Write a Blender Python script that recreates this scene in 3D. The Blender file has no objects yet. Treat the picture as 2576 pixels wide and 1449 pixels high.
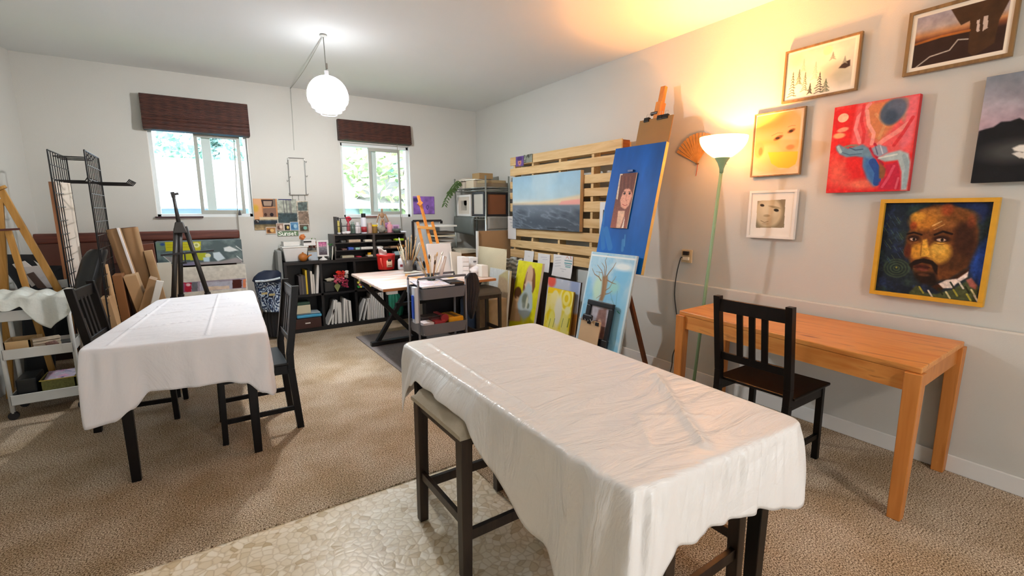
import bpy, math, random
import numpy as np
from mathutils import Matrix, Vector
from math import sin, cos, pi, radians
R = random.Random(7)
SC = bpy.context.scene
COL = SC.collection
SCALE = 0.9            # everything is laid out in units of 0.9 m and scaled once at the end

# ------------------------------------------------------------------ camera solution
F = 1173.26; YAW, PITCH, ROLL = -0.594402, -0.165622, -0.001898; CH = 1.5
CM = (Matrix.Rotation(YAW, 3, 'Z') @ Matrix.Rotation(pi/2+PITCH, 3, 'X') @ Matrix.Rotation(ROLL, 3, 'Z'))
def ray(px, py):
    return CM @ Vector((px-1288, -(py-724.5), -F))
def at(px, py, **k):
    """measured photo point -> place on the plane x=, y= or z= of the room"""
    d = ray(px, py); o = Vector((0, 0, CH))
    for a, v in k.items():
        i = 'xyz'.index(a); return o + d*((v-o[i])/d[i])
def at_plane(px, py, p, n):
    d = ray(px, py); o = Vector((0, 0, CH)); p = Vector(p); n = Vector(n)
    return o + d*((p-o).dot(n)/d.dot(n))

YB, H = 6.45, 2.97
WR0, WR1 = Vector((3.53, .3, 0)), Vector((3.70, 6.45, 0))        # right wall line
WRD = (WR1-WR0).normalized(); WRN = Vector((-WRD.y, WRD.x, 0))     # inward normal
def wr_x(y): return WR0.x + (y-WR0.y)*(WR1.x-WR0.x)/(WR1.y-WR0.y)
def at_wr(px, py, off=.02): return at_plane(px, py, WR0+WRN*off, WRN)

# ------------------------------------------------------------------ materials
def lin(c):
    if isinstance(c, str):
        c = c.lstrip('#'); c = [int(c[i:i+2], 16)/255 for i in (0, 2, 4)]
    return tuple((v/12.92 if v <= .04045 else ((v+.055)/1.055)**2.4) for v in c[:3])
MATS = {}
def nodes(name):
    m = bpy.data.materials.new(name); m.use_nodes = True
    nt = m.node_tree; return m, nt, nt.nodes['Principled BSDF']
def N(nt, t, **k):
    n = nt.nodes.new(t)
    for a, v in k.items():
        if a in n.inputs: n.inputs[a].default_value = v
        else: setattr(n, a, v)
    return n
def ramp(nt, fac, stops):
    r = nt.nodes.new('ShaderNodeValToRGB'); nt.links.new(fac, r.inputs[0])
    e = r.color_ramp.elements
    while len(e) > 1: e.remove(e[-1])
    e[0].position = stops[0][0]; e[0].color = (*lin(stops[0][1]), 1)
    for p, c in stops[1:]:
        x = e.new(p); x.color = (*lin(c), 1)
    return r.outputs[0]
def mat(col, rough=.6, metal=0., var=.08, scale=8., bump=0., bscale=60., trans=0., emit=0., coat=0., alpha=1., spec=None, name=None, stretch=None, sheen=0):
    """plain surface: a colour with faint procedural variation and fine bump"""
    key = (str(col), rough, metal, var, scale, bump, bscale, trans, emit, coat, alpha, spec, str(stretch))
    if key in MATS: return MATS[key]
    m, nt, b = nodes(name or 'surface_%02d' % len(MATS)); L = nt.links
    base = lin(col)
    tc = N(nt, 'ShaderNodeTexCoord')
    src = tc.outputs['Object']
    if stretch:
        mp = N(nt, 'ShaderNodeMapping'); mp.inputs['Scale'].default_value = stretch; L.new(src, mp.inputs[0]); src = mp.outputs[0]
    if var:
        nz = N(nt, 'ShaderNodeTexNoise', Scale=scale, Detail=4.0); L.new(src, nz.inputs['Vector'])
        mx = N(nt, 'ShaderNodeMix', data_type='RGBA'); L.new(nz.outputs[0], mx.inputs[0])
        mx.inputs[6].default_value = (*[v*(1-var) for v in base], 1); mx.inputs[7].default_value = (*[min(1, v*(1+var)) for v in base], 1)
        L.new(mx.outputs[2], b.inputs['Base Color'])
    else: b.inputs['Base Color'].default_value = (*base, 1)
    b.inputs['Roughness'].default_value = rough; b.inputs['Metallic'].default_value = metal
    if spec is not None: b.inputs['Specular IOR Level'].default_value = spec
    if coat: b.inputs['Coat Weight'].default_value = coat
    if trans: b.inputs['Transmission Weight'].default_value = trans
    if alpha < 1: b.inputs['Alpha'].default_value = alpha
    if emit: b.inputs['Emission Color'].default_value = (*base, 1); b.inputs['Emission Strength'].default_value = emit
    if bump:
        n2 = N(nt, 'ShaderNodeTexNoise', Scale=bscale, Detail=5.0); L.new(src, n2.inputs['Vector'])
        bp = N(nt, 'ShaderNodeBump', Strength=bump, Distance=.01); L.new(n2.outputs[0], bp.inputs['Height']); L.new(bp.outputs[0], b.inputs['Normal'])
    MATS[key] = m; return m
def wood(name, c1, c2, c3=None, axis=0, scale=1., rough=.45, knots=0., bump=.15):
    m, nt, b = nodes(name); L = nt.links
    tc = N(nt, 'ShaderNodeTexCoord'); mp = N(nt, 'ShaderNodeMapping')
    s = [14*scale]*3; s[axis] = 1.1*scale; mp.inputs['Scale'].default_value = s
    L.new(tc.outputs['Object'], mp.inputs[0])
    nz = N(nt, 'ShaderNodeTexNoise', Scale=2.2, Detail=6.0, Distortion=.6); L.new(mp.outputs[0], nz.inputs['Vector'])
    st = [(.3, c1), (.62, c2)] + ([(.78, c3)] if c3 else [])
    col = ramp(nt, nz.outputs[0], st)
    if knots:
        mp2 = N(nt, 'ShaderNodeMapping'); s2 = [5.5]*3; s2[axis] = 1.8; mp2.inputs['Scale'].default_value = s2
        L.new(tc.outputs['Object'], mp2.inputs[0])
        vo = N(nt, 'ShaderNodeTexVoronoi', Scale=1.); L.new(mp2.outputs[0], vo.inputs['Vector'])
        rr = N(nt, 'ShaderNodeMapRange'); rr.inputs[1].default_value = .04; rr.inputs[2].default_value = .13; rr.inputs[3].default_value = knots; rr.inputs[4].default_value = 0
        L.new(vo.outputs['Distance'], rr.inputs[0])
        mx = N(nt, 'ShaderNodeMix', data_type='RGBA'); L.new(rr.outputs[0], mx.inputs[0]); L.new(col, mx.inputs[6]); mx.inputs[7].default_value = (*lin(c3 or c2), 1)
        col = mx.outputs[2]
    L.new(col, b.inputs['Base Color']); b.inputs['Roughness'].default_value = rough
    bp = N(nt, 'ShaderNodeBump', Strength=bump, Distance=.003); L.new(nz.outputs[0], bp.inputs['Height']); L.new(bp.outputs[0], b.inputs['Normal'])
    return m

# ------------------------------------------------------------------ objects
PM = {}
def thing(name, label, cat, loc=(0, 0, 0), rz=0, group=None, rx=0, ry=0):
    o = bpy.data.objects.new(name, None); COL.objects.link(o)
    o.empty_display_size = .05
    o.location = loc; o.rotation_euler = (rx, ry, rz)
    o['label'] = label; o['category'] = cat
    if group: o['group'] = group
    from mathutils import Euler
    PM[o.name] = Matrix.Translation(loc) @ Euler((rx, ry, rz)).to_matrix().to_4x4()
    return o
def tag(o, label, cat, group=None, kind=None):
    o['label'] = label; o['category'] = cat
    if group: o['group'] = group
    if kind: o['kind'] = kind
    return o
def copy_thing(root, loc, rz=None, label=None, group=None, scale=None):
    r = root.copy(); COL.objects.link(r); r.location = loc
    if rz is not None: r.rotation_euler = (0, 0, rz)
    if label: r['label'] = label
    if group: r['group'] = group
    if scale: r.scale = scale
    for ch in list(root.children):
        c = ch.copy(); COL.objects.link(c); c.parent = r
        for g in list(ch.children):
            d = g.copy(); COL.objects.link(d); d.parent = c
    return r
class MB:
    def __init__(s): s.v = []; s.f = []; s.smooth = False; s.mi = []
    def add(s, vs, fs):
        b = len(s.v); s.v += [Vector(v) for v in vs]; s.f += [tuple(i+b for i in f) for f in fs]; return s
    def box(s, a, b, M=None):
        x0, y0, z0 = [min(p, q) for p, q in zip(a, b)]; x1, y1, z1 = [max(p, q) for p, q in zip(a, b)]
        vs = [Vector(p) for p in ((x0,y0,z0),(x1,y0,z0),(x1,y1,z0),(x0,y1,z0),(x0,y0,z1),(x1,y0,z1),(x1,y1,z1),(x0,y1,z1))]
        if M: vs = [M @ v for v in vs]
        return s.add(vs, [(0,3,2,1),(4,5,6,7),(0,1,5,4),(1,2,6,5),(2,3,7,6),(3,0,4,7)])
    def beam(s, p, q, w, h, up=(0, 0, 1)):
        """rectangular bar from p to q, w across, h along 'up'"""
        p, q = Vector(p), Vector(q); d = (q-p).normalized(); up = Vector(up)
        if abs(d.dot(up)) > .98: up = Vector((0, 1, 0))
        a = d.cross(up).normalized()*w/2; b = a.cross(d).normalized()*h/2
        vs = [p-a-b, p+a-b, p+a+b, p-a+b, q-a-b, q+a-b, q+a+b, q-a+b]
        return s.add(vs, [(0,1,2,3),(7,6,5,4),(0,4,5,1),(1,5,6,2),(2,6,7,3),(3,7,4,0)])
    def hexa(s, bot, top):
        return s.add(list(bot)+list(top), [(3,2,1,0),(4,5,6,7),(0,1,5,4),(1,2,6,5),(2,3,7,6),(3,0,4,7)])
    def prism(s, pts, n):
        """extrude a planar polygon (list of 3D points) by vector n"""
        k = len(pts); pts = [Vector(p) for p in pts]; n = Vector(n)
        return s.add(pts+[p+n for p in pts], [tuple(reversed(range(k))), tuple(range(k, 2*k))]+[(i, (i+1) % k, k+(i+1) % k, k+i) for i in range(k)])
    def tube(s, pts, r, n=8, cap=True):
        pts = [Vector(p) for p in pts]; k = len(pts); rs = r if isinstance(r, (list, tuple)) else [r]*k
        vs = []; up = None
        for i, p in enumerate(pts):
            d = (pts[min(i+1, k-1)]-pts[max(i-1, 0)]).normalized()
            if up is None: up = d.orthogonal().normalized()
            up = (up - d*up.dot(d)).normalized(); w = d.cross(up)
            vs += [p+(up*cos(2*pi*j/n)+w*sin(2*pi*j/n))*rs[i] for j in range(n)]
        fs = [(i*n+j, i*n+(j+1) % n, (i+1)*n+(j+1) % n, (i+1)*n+j) for i in range(k-1) for j in range(n)]
        if cap: fs += [tuple(reversed(range(n))), tuple(range((k-1)*n, k*n))]
        return s.add(vs, fs)
    def lathe(s, prof, c=(0, 0, 0), n=32, M=None):
        c = Vector(c); k = len(prof)
        vs = [Vector((r*cos(2*pi*j/n), r*sin(2*pi*j/n), z)) for r, z in prof for j in range(n)]
        vs = [(M @ v if M else v)+c for v in vs]
        fs = [(i*n+j, i*n+(j+1) % n, (i+1)*n+(j+1) % n, (i+1)*n+j) for i in range(k-1) for j in range(n)]
        if prof[0][0] > 1e-4: fs.append(tuple(reversed(range(n))))
        if prof[-1][0] > 1e-4: fs.append(tuple(range((k-1)*n, k*n)))
        return s.add(vs, fs)
    def ball(s, c, r, n=16, sq=(1, 1, 1)):
        k = n//2+1
        prof = [(r*sin(pi*i/(k-1)), -r*cos(pi*i/(k-1))) for i in range(k)]
        return s.lathe(prof, c, n, Matrix.Diagonal(sq))
    def grid(s, fn, nu, nv):
        vs = [fn(i/(nu-1), j/(nv-1)) for j in range(nv) for i in range(nu)]
        return s.add(vs, [(j*nu+i, j*nu+i+1, (j+1)*nu+i+1, (j+1)*nu+i) for j in range(nv-1) for i in range(nu-1)])
    def build(s, name, m, parent=None, world=False, bevel=0., smooth=False, solid=0., subsurf=0, auto=False, label=None):
        vs = s.v
        if parent is not None and world:
            Mi = PM[parent.name].inverted(); vs = [Mi @ v for v in vs]
        me = bpy.data.meshes.new(name); me.from_pydata([tuple(v) for v in vs], [], s.f)
        me.validate(); me.update()
        o = bpy.data.objects.new(name, me); COL.objects.link(o)
        if m: me.materials.append(m)
        if parent is not None: o.parent = parent
        if parent is not None: PM[o.name] = PM[parent.name] if parent.name in PM else Matrix()
        if smooth or auto:
            me.polygons.foreach_set('use_smooth', [True]*len(me.polygons))
            if auto: me.set_sharp_from_angle(angle=radians(38))
        if solid:
            md = o.modifiers.new('thickness', 'SOLIDIFY'); md.thickness = solid; md.offset = 0
        if subsurf:
            md = o.modifiers.new('smooth', 'SUBSURF'); md.levels = md.render_levels = subsurf
        if bevel:
            md = o.modifiers.new('edge', 'BEVEL'); md.width = bevel; md.segments = 2; md.limit_method = 'ANGLE'; md.angle_limit = radians(40)
        if label: o['label'] = label
        return o
def struct(mb, name, m, **k):
    o = mb.build(name, m, **k); o['kind'] = 'structure'; return o
def one(mb, name, m, label, cat, group=None, **k):
    return tag(mb.build(name, m, **k), label, cat, group)
def bx(a, b, M=None): return MB().box(a, b, M)

# ------------------------------------------------------------------ painted surfaces
def fbm(u, v, seed=0, oct=4, f=4.):
    """value noise on arrays, 0..1"""
    rs = np.random.RandomState(seed); out = np.zeros_like(u); amp = 1.; tot = 0
    for o in range(oct):
        n = 64; g = rs.rand(n, n)
        x = u*f+rs.rand()*30; y = v*f+rs.rand()*30
        xi = np.floor(x).astype(int); yi = np.floor(y).astype(int); fx = x-xi; fy = y-yi
        fx = fx*fx*(3-2*fx); fy = fy*fy*(3-2*fy)
        a = g[xi % n, yi % n]; b = g[(xi+1) % n, yi % n]; c = g[xi % n, (yi+1) % n]; d = g[(xi+1) % n, (yi+1) % n]
        out += amp*((a*(1-fx)+b*fx)*(1-fy)+(c*(1-fx)+d*fx)*fy); tot += amp; amp *= .55; f *= 2.1
    return out/tot
class Paint:
    """small painter: fills colour arrays over a canvas in measured coordinates (x right, y down)"""
    def __init__(s, w, h, nx=120, ny=None, bg='#ffffff'):
        ny = ny or max(2, int(nx*h/w)); s.nx, s.ny, s.w, s.h = nx, ny, w, h
        s.X, s.Y = np.meshgrid(np.linspace(0, w, nx), np.linspace(0, h, ny))
        s.C = np.zeros((ny, nx, 3)); s.C[:] = s.c(bg)
    @staticmethod
    def c(c):
        if isinstance(c, str):
            c = c.lstrip('#'); return np.array([int(c[i:i+2], 16)/255 for i in (0, 2, 4)])
        return np.array(c, float)
    def mix(s, a, col):
        a = np.clip(a, 0, 1)[..., None]; s.C = s.C*(1-a)+(col if isinstance(col, np.ndarray) and col.ndim == 3 else s.c(col))*a; return s
    def vgrad(s, stops, x0=None, x1=None):
        ys = [p for p, _ in stops]; cs = np.array([s.c(c) for _, c in stops])
        g = np.stack([np.interp(s.Y, ys, cs[:, k]) for k in range(3)], -1)
        a = np.ones_like(s.X)
        if x0 is not None: a = ((s.X >= x0) & (s.X <= x1)).astype(float)
        return s.mix(a, g)
    def ell(s, cx, cy, rx, ry, col, rot=0, soft=.12, op=1.):
        c_, s_ = cos(radians(rot)), sin(radians(rot)); dx = s.X-cx; dy = s.Y-cy
        d = np.sqrt(((dx*c_+dy*s_)/rx)**2+((-dx*s_+dy*c_)/ry)**2)
        return s.mix(np.clip((1+soft/2-d)/max(soft, 1e-3), 0, 1)*op, col)
    def poly(s, pts, col, op=1., soft=0.):
        ins = np.zeros(s.X.shape, bool); n = len(pts); dist = np.full(s.X.shape, 1e9)
        for i in range(n):
            x1, y1 = pts[i]; x2, y2 = pts[(i+1) % n]
            if y1 != y2:
                cnd = ((y1 > s.Y) != (y2 > s.Y)) & (s.X < (x2-x1)*(s.Y-y1)/(y2-y1)+x1); ins ^= cnd
            if soft:
                t = np.clip(((s.X-x1)*(x2-x1)+(s.Y-y1)*(y2-y1))/max(1e-9, (x2-x1)**2+(y2-y1)**2), 0, 1)
                dist = np.minimum(dist, np.hypot(s.X-x1-t*(x2-x1), s.Y-y1-t*(y2-y1)))
        a = ins.astype(float)
        if soft: a = np.clip(.5+np.where(ins, dist, -dist)/soft, 0, 1)
        return s.mix(a*op, col)
    def line(s, pts, w, col, op=1., w2=None):
        dist = np.full(s.X.shape, 1e9); n = len(pts)
        for i in range(n-1):
            x1, y1 = pts[i]; x2, y2 = pts[i+1]
            t = np.clip(((s.X-x1)*(x2-x1)+(s.Y-y1)*(y2-y1))/max(1e-9, (x2-x1)**2+(y2-y1)**2), 0, 1)
            ww = 1.
            if w2 is not None: ww = (w+(w2-w)*(i+t)/(n-1))/w
            dist = np.minimum(dist, np.hypot(s.X-x1-t*(x2-x1), s.Y-y1-t*(y2-y1))/ww)
        px = s.w/s.nx
        return s.mix(np.clip((w/2-dist)/px+.5, 0, 1)*op, col)
    def noise(s, amt=.08, f=6., seed=1, col=None, thr=.55, asp=1.):
        n = fbm(s.X/s.w, s.Y/s.w*asp, seed, 5, f)
        if col is None: s.C = s.C*(1+(n[..., None]-.5)*2*amt)
        else: s.mix(np.clip((n-thr)*5, 0, 1)*amt, col)
        return s
PAINTM = {}
def paint_mat(rough=.55):
    if rough in PAINTM: return PAINTM[rough]
    m, nt, b = nodes('painted_surface'); a = N(nt, 'ShaderNodeVertexColor', layer_name='paint')
    nz = N(nt, 'ShaderNodeTexNoise', Scale=220., Detail=2.0); bp = N(nt, 'ShaderNodeBump', Strength=.15, Distance=.002)
    nt.links.new(nz.outputs[0], bp.inputs['Height']); nt.links.new(bp.outputs[0], b.inputs['Normal'])
    nt.links.new(a.outputs[0], b.inputs['Base Color']); b.inputs['Roughness'].default_value = rough; b.inputs['Specular IOR Level'].default_value = .22
    PAINTM[rough] = m; return m
def painted(p, tl, tr, br, bl, name, parent=None, world=False, rough=.55, bend=None):
    """grid mesh over the quad tl,tr,br,bl carrying the colours of Paint p"""
    tl, tr, br, bl = map(Vector, (tl, tr, br, bl)); mb = MB()
    def fn(u, v):
        q = (tl*(1-u)+tr*u)*(1-v)+(bl*(1-u)+br*u)*v
        return q+bend(u, v) if bend else q
    nx, ny = p.nx, p.ny
    vs = [fn(i/(nx-1), j/(ny-1)) for j in range(ny) for i in range(nx)]
    mb.add(vs, [(j*nx+i, (j+1)*nx+i, (j+1)*nx+i+1, j*nx+i+1) for j in range(ny-1) for i in range(nx-1)])
    o = mb.build(name, paint_mat(rough), parent, world, smooth=True)
    C = np.clip(p.C, 0, 1).reshape(-1, 3); C = np.where(C <= .04045, C/12.92, ((C+.055)/1.055)**2.4)
    at_ = o.data.color_attributes.new('paint', 'FLOAT_COLOR', 'POINT')
    at_.data.foreach_set('color', np.concatenate([C, np.ones((len(C), 1))], 1).astype(np.float32).ravel())
    return o
# ================================================================== SETTING
def carpet_mat():
    m, nt, b = nodes('carpet'); L = nt.links
    tc = N(nt, 'ShaderNodeTexCoord')
    n1 = N(nt, 'ShaderNodeTexNoise', Scale=150., Detail=4.0, Roughness=.8); L.new(tc.outputs['Object'], n1.inputs['Vector'])
    n2 = N(nt, 'ShaderNodeTexNoise', Scale=3., Detail=2.0); L.new(tc.outputs['Object'], n2.inputs['Vector'])
    c = ramp(nt, n1.outputs[0], [(.40, '#35261c'), (.46, '#9c8268'), (.53, '#e0cbae'), (.60, '#fff4e2')])
    c2 = ramp(nt, n2.outputs[0], [(.35, '#e4dccf'), (.65, '#ffffff')])
    mx = N(nt, 'ShaderNodeMix', data_type='RGBA', blend_type='MULTIPLY'); mx.inputs[0].default_value = 1
    L.new(c, mx.inputs[6]); L.new(c2, mx.inputs[7]); L.new(mx.outputs[2], b.inputs['Base Color'])
    b.inputs['Roughness'].default_value = .95; b.inputs['Specular IOR Level'].default_value = .1
    bp = N(nt, 'ShaderNodeBump', Strength=.6, Distance=.01); L.new(n1.outputs[0], bp.inputs['Height']); L.new(bp.outputs[0], b.inputs['Normal'])
    return m
def vinyl_mat():
    m, nt, b = nodes('pebble_vinyl'); L = nt.links
    tc = N(nt, 'ShaderNodeTexCoord')
    dn = N(nt, 'ShaderNodeTexNoise', Scale=6., Detail=2.0); L.new(tc.outputs['Object'], dn.inputs['Vector'])
    mxv = N(nt, 'ShaderNodeMix', data_type='RGBA'); mxv.inputs[0].default_value = .06; L.new(tc.outputs['Object'], mxv.inputs[6]); L.new(dn.outputs[1], mxv.inputs[7])
    vo = N(nt, 'ShaderNodeTexVoronoi', Scale=30., feature='DISTANCE_TO_EDGE'); L.new(mxv.outputs[2], vo.inputs['Vector'])
    vc = N(nt, 'ShaderNodeTexVoronoi', Scale=30.); L.new(mxv.outputs[2], vc.inputs['Vector'])
    sp = N(nt, 'ShaderNodeSeparateColor'); L.new(vc.outputs['Color'], sp.inputs[0])
    stone = ramp(nt, sp.outputs[0], [(0., '#d2bd98'), (.12, '#eadcc0'), (.5, '#f6ebd6'), (1., '#fff8ea')])
    edge = ramp(nt, vo.outputs['Distance'], [(0., '#b5a384'), (.07, '#e6dcc6'), (.14, '#ffffff')])
    mx = N(nt, 'ShaderNodeMix', data_type='RGBA', blend_type='MULTIPLY'); mx.inputs[0].default_value = .4
    L.new(stone, mx.inputs[6]); L.new(edge, mx.inputs[7])
    big = N(nt, 'ShaderNodeTexNoise', Scale=1.6, Detail=3.0); L.new(tc.outputs['Object'], big.inputs['Vector'])
    bc = ramp(nt, big.outputs[0], [(.33, '#dcc7a0'), (.6, '#fffaf0')])
    m2 = N(nt, 'ShaderNodeMix', data_type='RGBA', blend_type='MULTIPLY'); m2.inputs[0].default_value = .55
    L.new(mx.outputs[2], m2.inputs[6]); L.new(bc, m2.inputs[7]); L.new(m2.outputs[2], b.inputs['Base Color'])
    b.inputs['Roughness'].default_value = .33
    bp = N(nt, 'ShaderNodeBump', Strength=.35, Distance=.004); L.new(vo.outputs['Distance'], bp.inputs['Height']); L.new(bp.outputs[0], b.inputs['Normal'])
    return m
WALL = mat('#cfcec7', .85, var=.02, scale=2, bump=.12, bscale=160, name='wall_paint')
CEIL = mat('#e9ebe9', .9, var=.02, scale=2, bump=.1, bscale=160, name='ceiling_paint')
TRIM = mat('#e9e8e4', .45, var=.02, name='trim_paint')
XL0, XL1 = -2.6, -1.28      # left wall at y=-3 and at y=YB
YF = -3.0
EX, EY = 1.235, 2.33         # edge of the vinyl entry
def xl(y): return XL0+(y-YF)*(XL1-XL0)/(YB-YF)
# floor under everything: carpet (L-shape) and vinyl entry
mb = MB(); nx, ny = 2, 2
mb.box((xl(YF)-.3, EY, -.05), (wr_x(YB)+.05, YB+.02, 0)).box((EX, YF, -.05), (wr_x(YB)+.05, EY, 0))
struct(mb, 'floor', carpet_mat())
struct(bx((xl(YF)-.3, YF, -.05), (EX, EY, -.008)), 'floor_entry', vinyl_mat())
struct(bx((xl(YF)-.2, YF-.1, H), (wr_x(YB)+.2, YB+.2, H+.1)), 'ceiling', CEIL)
# back wall with two window openings
W1 = (-.325, .612, 1.425, 2.40); W2 = (1.665, 2.618, 1.405, 2.375)
mb = MB(); xs = [xl(YB)-.4, W1[0], W1[1], W2[0], W2[1], wr_x(YB)+.3]
mb.box((xs[0], YB, 0), (xs[1], YB+.16, H)); mb.box((xs[2], YB, 0), (xs[3], YB+.16, H)); mb.box((xs[4], YB, 0), (xs[5], YB+.16, H))
for w in (W1, W2):
    mb.box((w[0], YB, 0), (w[1], YB+.16, w[2])); mb.box((w[0], YB, w[3]), (w[1], YB+.16, H))
struct(mb, 'wall_back', WALL)
# right wall, lower part standing proud as a ledge
def wr_box(s0, s1, z0, z1, d0, d1):
    a, b = WR0+WRD*s0, WR0+WRD*s1
    lo = [a+WRN*d0, b+WRN*d0, b+WRN*d1, a+WRN*d1]
    return [Vector((p.x, p.y, z0)) for p in lo], [Vector((p.x, p.y, z1)) for p in lo]
LEDGE = .862
mb = MB(); mb.hexa(*wr_box(-3.4, 6.4, 0, H, -.15, 0)); struct(mb, 'wall_right', WALL)
mb = MB(); mb.hexa(*wr_box(-3.4, 6.14, 0, LEDGE, 0, .035)); o = struct(mb, 'wall_right_ledge', WALL, bevel=.008)
mb = MB(); mb.hexa(*wr_box(-3.4, 6.1, 0, .1, .035, .05)); struct(mb, 'baseboard_right', TRIM, bevel=.004)
mb = MB(); mb.hexa([Vector((xl(YF)-.15, YF, 0)), Vector((xl(YF), YF, 0)), Vector((xl(YB), YB, 0)), Vector((xl(YB)-.15, YB, 0))],
                   [Vector((xl(YF)-.15, YF, H)), Vector((xl(YF), YF, H)), Vector((xl(YB), YB, H)), Vector((xl(YB)-.15, YB, H))])
struct(mb, 'wall_left', WALL)
# wall behind the viewer; its unseen patio opening is added for fill daylight
mb = MB(); mb.box((xl(YF)-.2, YF-.15, 0), (.5, YF, H)).box((1.4, YF-.15, 0), (wr_x(YF)+.2, YF, H)).box((.5, YF-.15, 2.3), (1.4, YF, H))
struct(mb, 'wall_front', WALL)
mb = MB()
for x in (.52, .93, 1.36): mb.box((x-.02, YF-.1, 0), (x+.04, YF-.05, 2.3))
mb.box((.5, YF-.1, 2.24), (1.4, YF-.05, 2.3)); mb.box((.5, YF-.1, 0), (1.4, YF-.05, .06))
struct(mb, 'added_door_1', TRIM)  # unseen door frame made up for the added opening
struct(bx((-1.0, YB-.012, 0), (wr_x(YB), YB, .09)), 'baseboard_back', TRIM)

# windows: outer frame, sash stiles and glass
GLASS = None
def glass_mat():
    m, nt, b = nodes('window_glass'); L = nt.links
    nt.nodes.remove(b); out = nt.nodes['Material Output']
    tr = N(nt, 'ShaderNodeBsdfTransparent'); gl = N(nt, 'ShaderNodeBsdfGlossy', Roughness=.02); mx = N(nt, 'ShaderNodeMixShader')
    tr.inputs[0].default_value = (.95, .98, .97, 1)
    lw = N(nt, 'ShaderNodeLayerWeight', Blend=.12); mu = N(nt, 'ShaderNodeMath', operation='MULTIPLY'); mu.inputs[1].default_value = .5
    L.new(lw.outputs['Fresnel'], mu.inputs[0]); L.new(mu.outputs[0], mx.inputs[0]); L.new(tr.outputs[0], mx.inputs[1]); L.new(gl.outputs[0], mx.inputs[2]); L.new(mx.outputs[0], out.inputs[0])
    return m
GLASS = glass_mat()
VW = mat('#dfe4e4', .35, var=.02, name='window_vinyl')
VG = mat('#a9ada4', .4, var=.02, name='window_sash_grey')
def window(name, w, stiles):
    x0, x1, z0, z1 = w; y = YB+.05
    f = MB(); t = .04
    for a, b in (((x0, z0), (x0+t, z1)), ((x1-t, z0), (x1, z1)), ((x0, z0), (x1, z0+t)), ((x0, z1-t), (x1, z1))):
        f.box((a[0], y, a[1]), (b[0], y+.09, b[1]))
    for sx, sw, dy, kind in stiles:
        if kind == 'w': f.box((sx, y+dy, z0+t), (sx+sw, y+dy+.03, z1-t))
    o = struct(f, name, VW, bevel=.004)
    g = MB()
    for sx, sw, dy, kind in stiles:
        if kind == 'g': g.box((sx, y+dy, z0+t), (sx+sw, y+dy+.025, z1-t))
    a, b = stiles[0][0], stiles[-1][0]
    g.box((a, y-.005, z1-t-.045), (b, y+.02, z1-t+.003)); g.box((a, y-.005, z0+t-.003), (b, y+.02, z0+t+.04))
    g.build('window_sash', VG, o, bevel=.003)
    bx((x0+t, y+.055, z0+t), (x1-t, y+.06, z1-t)).build('window_pane', GLASS, o)
    s = MB(); s.box((x0, YB+.001, z0-.012), (x1, YB+.05, z0+.002)); s.build('window_sill', TRIM, o)
    l = MB(); l.box((x0, YB+.001, z0), (x0+.006, YB+.05, z1)); l.box((x1-.006, YB+.001, z0), (x1, YB+.05, z1)); l.build('window_reveal', TRIM, o)
    return o
window('window_1', W1, [(.085, .035, 0, 'g'), (.155, .09, .06, 'w'), (.50, .035, 0, 'g')])
window('window_2', W2, [(2.045, .04, 0, 'g'), (2.10, .07, .06, 'w'), (2.46, .03, 0, 'g')])

# ================================================================== OUTSIDE
struct(bx((-30, YB+.3, -.4), (40, 60, -.3)), 'ground', mat('#6f8f55', .9, var=.3, scale=.6))
def foliage(c1, c2):
    m, nt, b = nodes('foliage'); tc = N(nt, 'ShaderNodeTexCoord')
    nz = N(nt, 'ShaderNodeTexNoise', Scale=3.5, Detail=6.0, Roughness=.75); nt.links.new(tc.outputs['Object'], nz.inputs['Vector'])
    nt.links.new(ramp(nt, nz.outputs[0], [(.4, c1), (.62, c2)]), b.inputs['Base Color']); b.inputs['Roughness'].default_value = .8; return m
FOL = [foliage('#7c9c94', '#bcd6cb'), foliage('#9ab488', '#e4e8b8'), foliage('#6f8c86', '#a8c6bd')]
def tree(x, y, r, h, k, label, conifer=False):
    t = thing('tree', label, 'tree', (x, y, -.3), group='trees outside the windows')
    MB().tube([(0, 0, 0), (0.05, 0, h*.6)], [.16, .08]).build('trunk', mat('#6b5a49', .9), t)
    rr = random.Random(int(x*10+y)); vs, fs = [], []
    n = 1500
    for i in range(n):
        a = rr.random()*2*pi; u = rr.random()
        if conifer:
            z = h*(.15+.85*u); rad = r*(1-u)*(.55+.45*rr.random()); p = Vector((rad*cos(a), rad*sin(a), z))
        else:
            q = math.acos(2*rr.random()-1); k_ = (.6+.4*rr.random())
            p = Vector((r*k_*sin(q)*cos(a), r*k_*sin(q)*sin(a), h*.58+h*.42*k_*cos(q)))
        s_ = .13+.16*rr.random(); d1 = Vector((rr.uniform(-1, 1), rr.uniform(-1, 1), rr.uniform(-.8, .5))).normalized(); d2 = d1.orthogonal().normalized()
        b = len(vs); vs += [p-d1*s_, p+d2*s_*.5, p+d1*s_, p-d2*s_*.5]; fs.append((b, b+1, b+2, b+3))
    MB().add(vs, fs).build('leaves', FOL[k], t)
for i, (x, y, r, h, k, l, c) in enumerate([
    (-1.6, 24, 2.6, 6.2, 0, 'blue green leafy tree behind the neighbouring roof, seen at the left of the left window', False),
    (1.0, 27, 1.7, 6.6, 2, 'dark pointed evergreen behind the neighbouring roof, seen in the left window', True),
    (3.1, 22, 2.2, 5.8, 0, 'rounded blue green tree seen through the right part of the left window', False),
    (4.9, 12.5, 1.9, 4.8, 1, 'yellow green bushy tree at the left of the right window', False),
    (7.2, 16.0, 2.4, 5.8, 0, 'tall green tree filling the middle of the right window', False),
    (5.9, 10.6, 1.0, 2.4, 1, 'small yellow tinged shrub low in the right window', False)]): tree(x, y, r, h, k, l, c)
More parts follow.
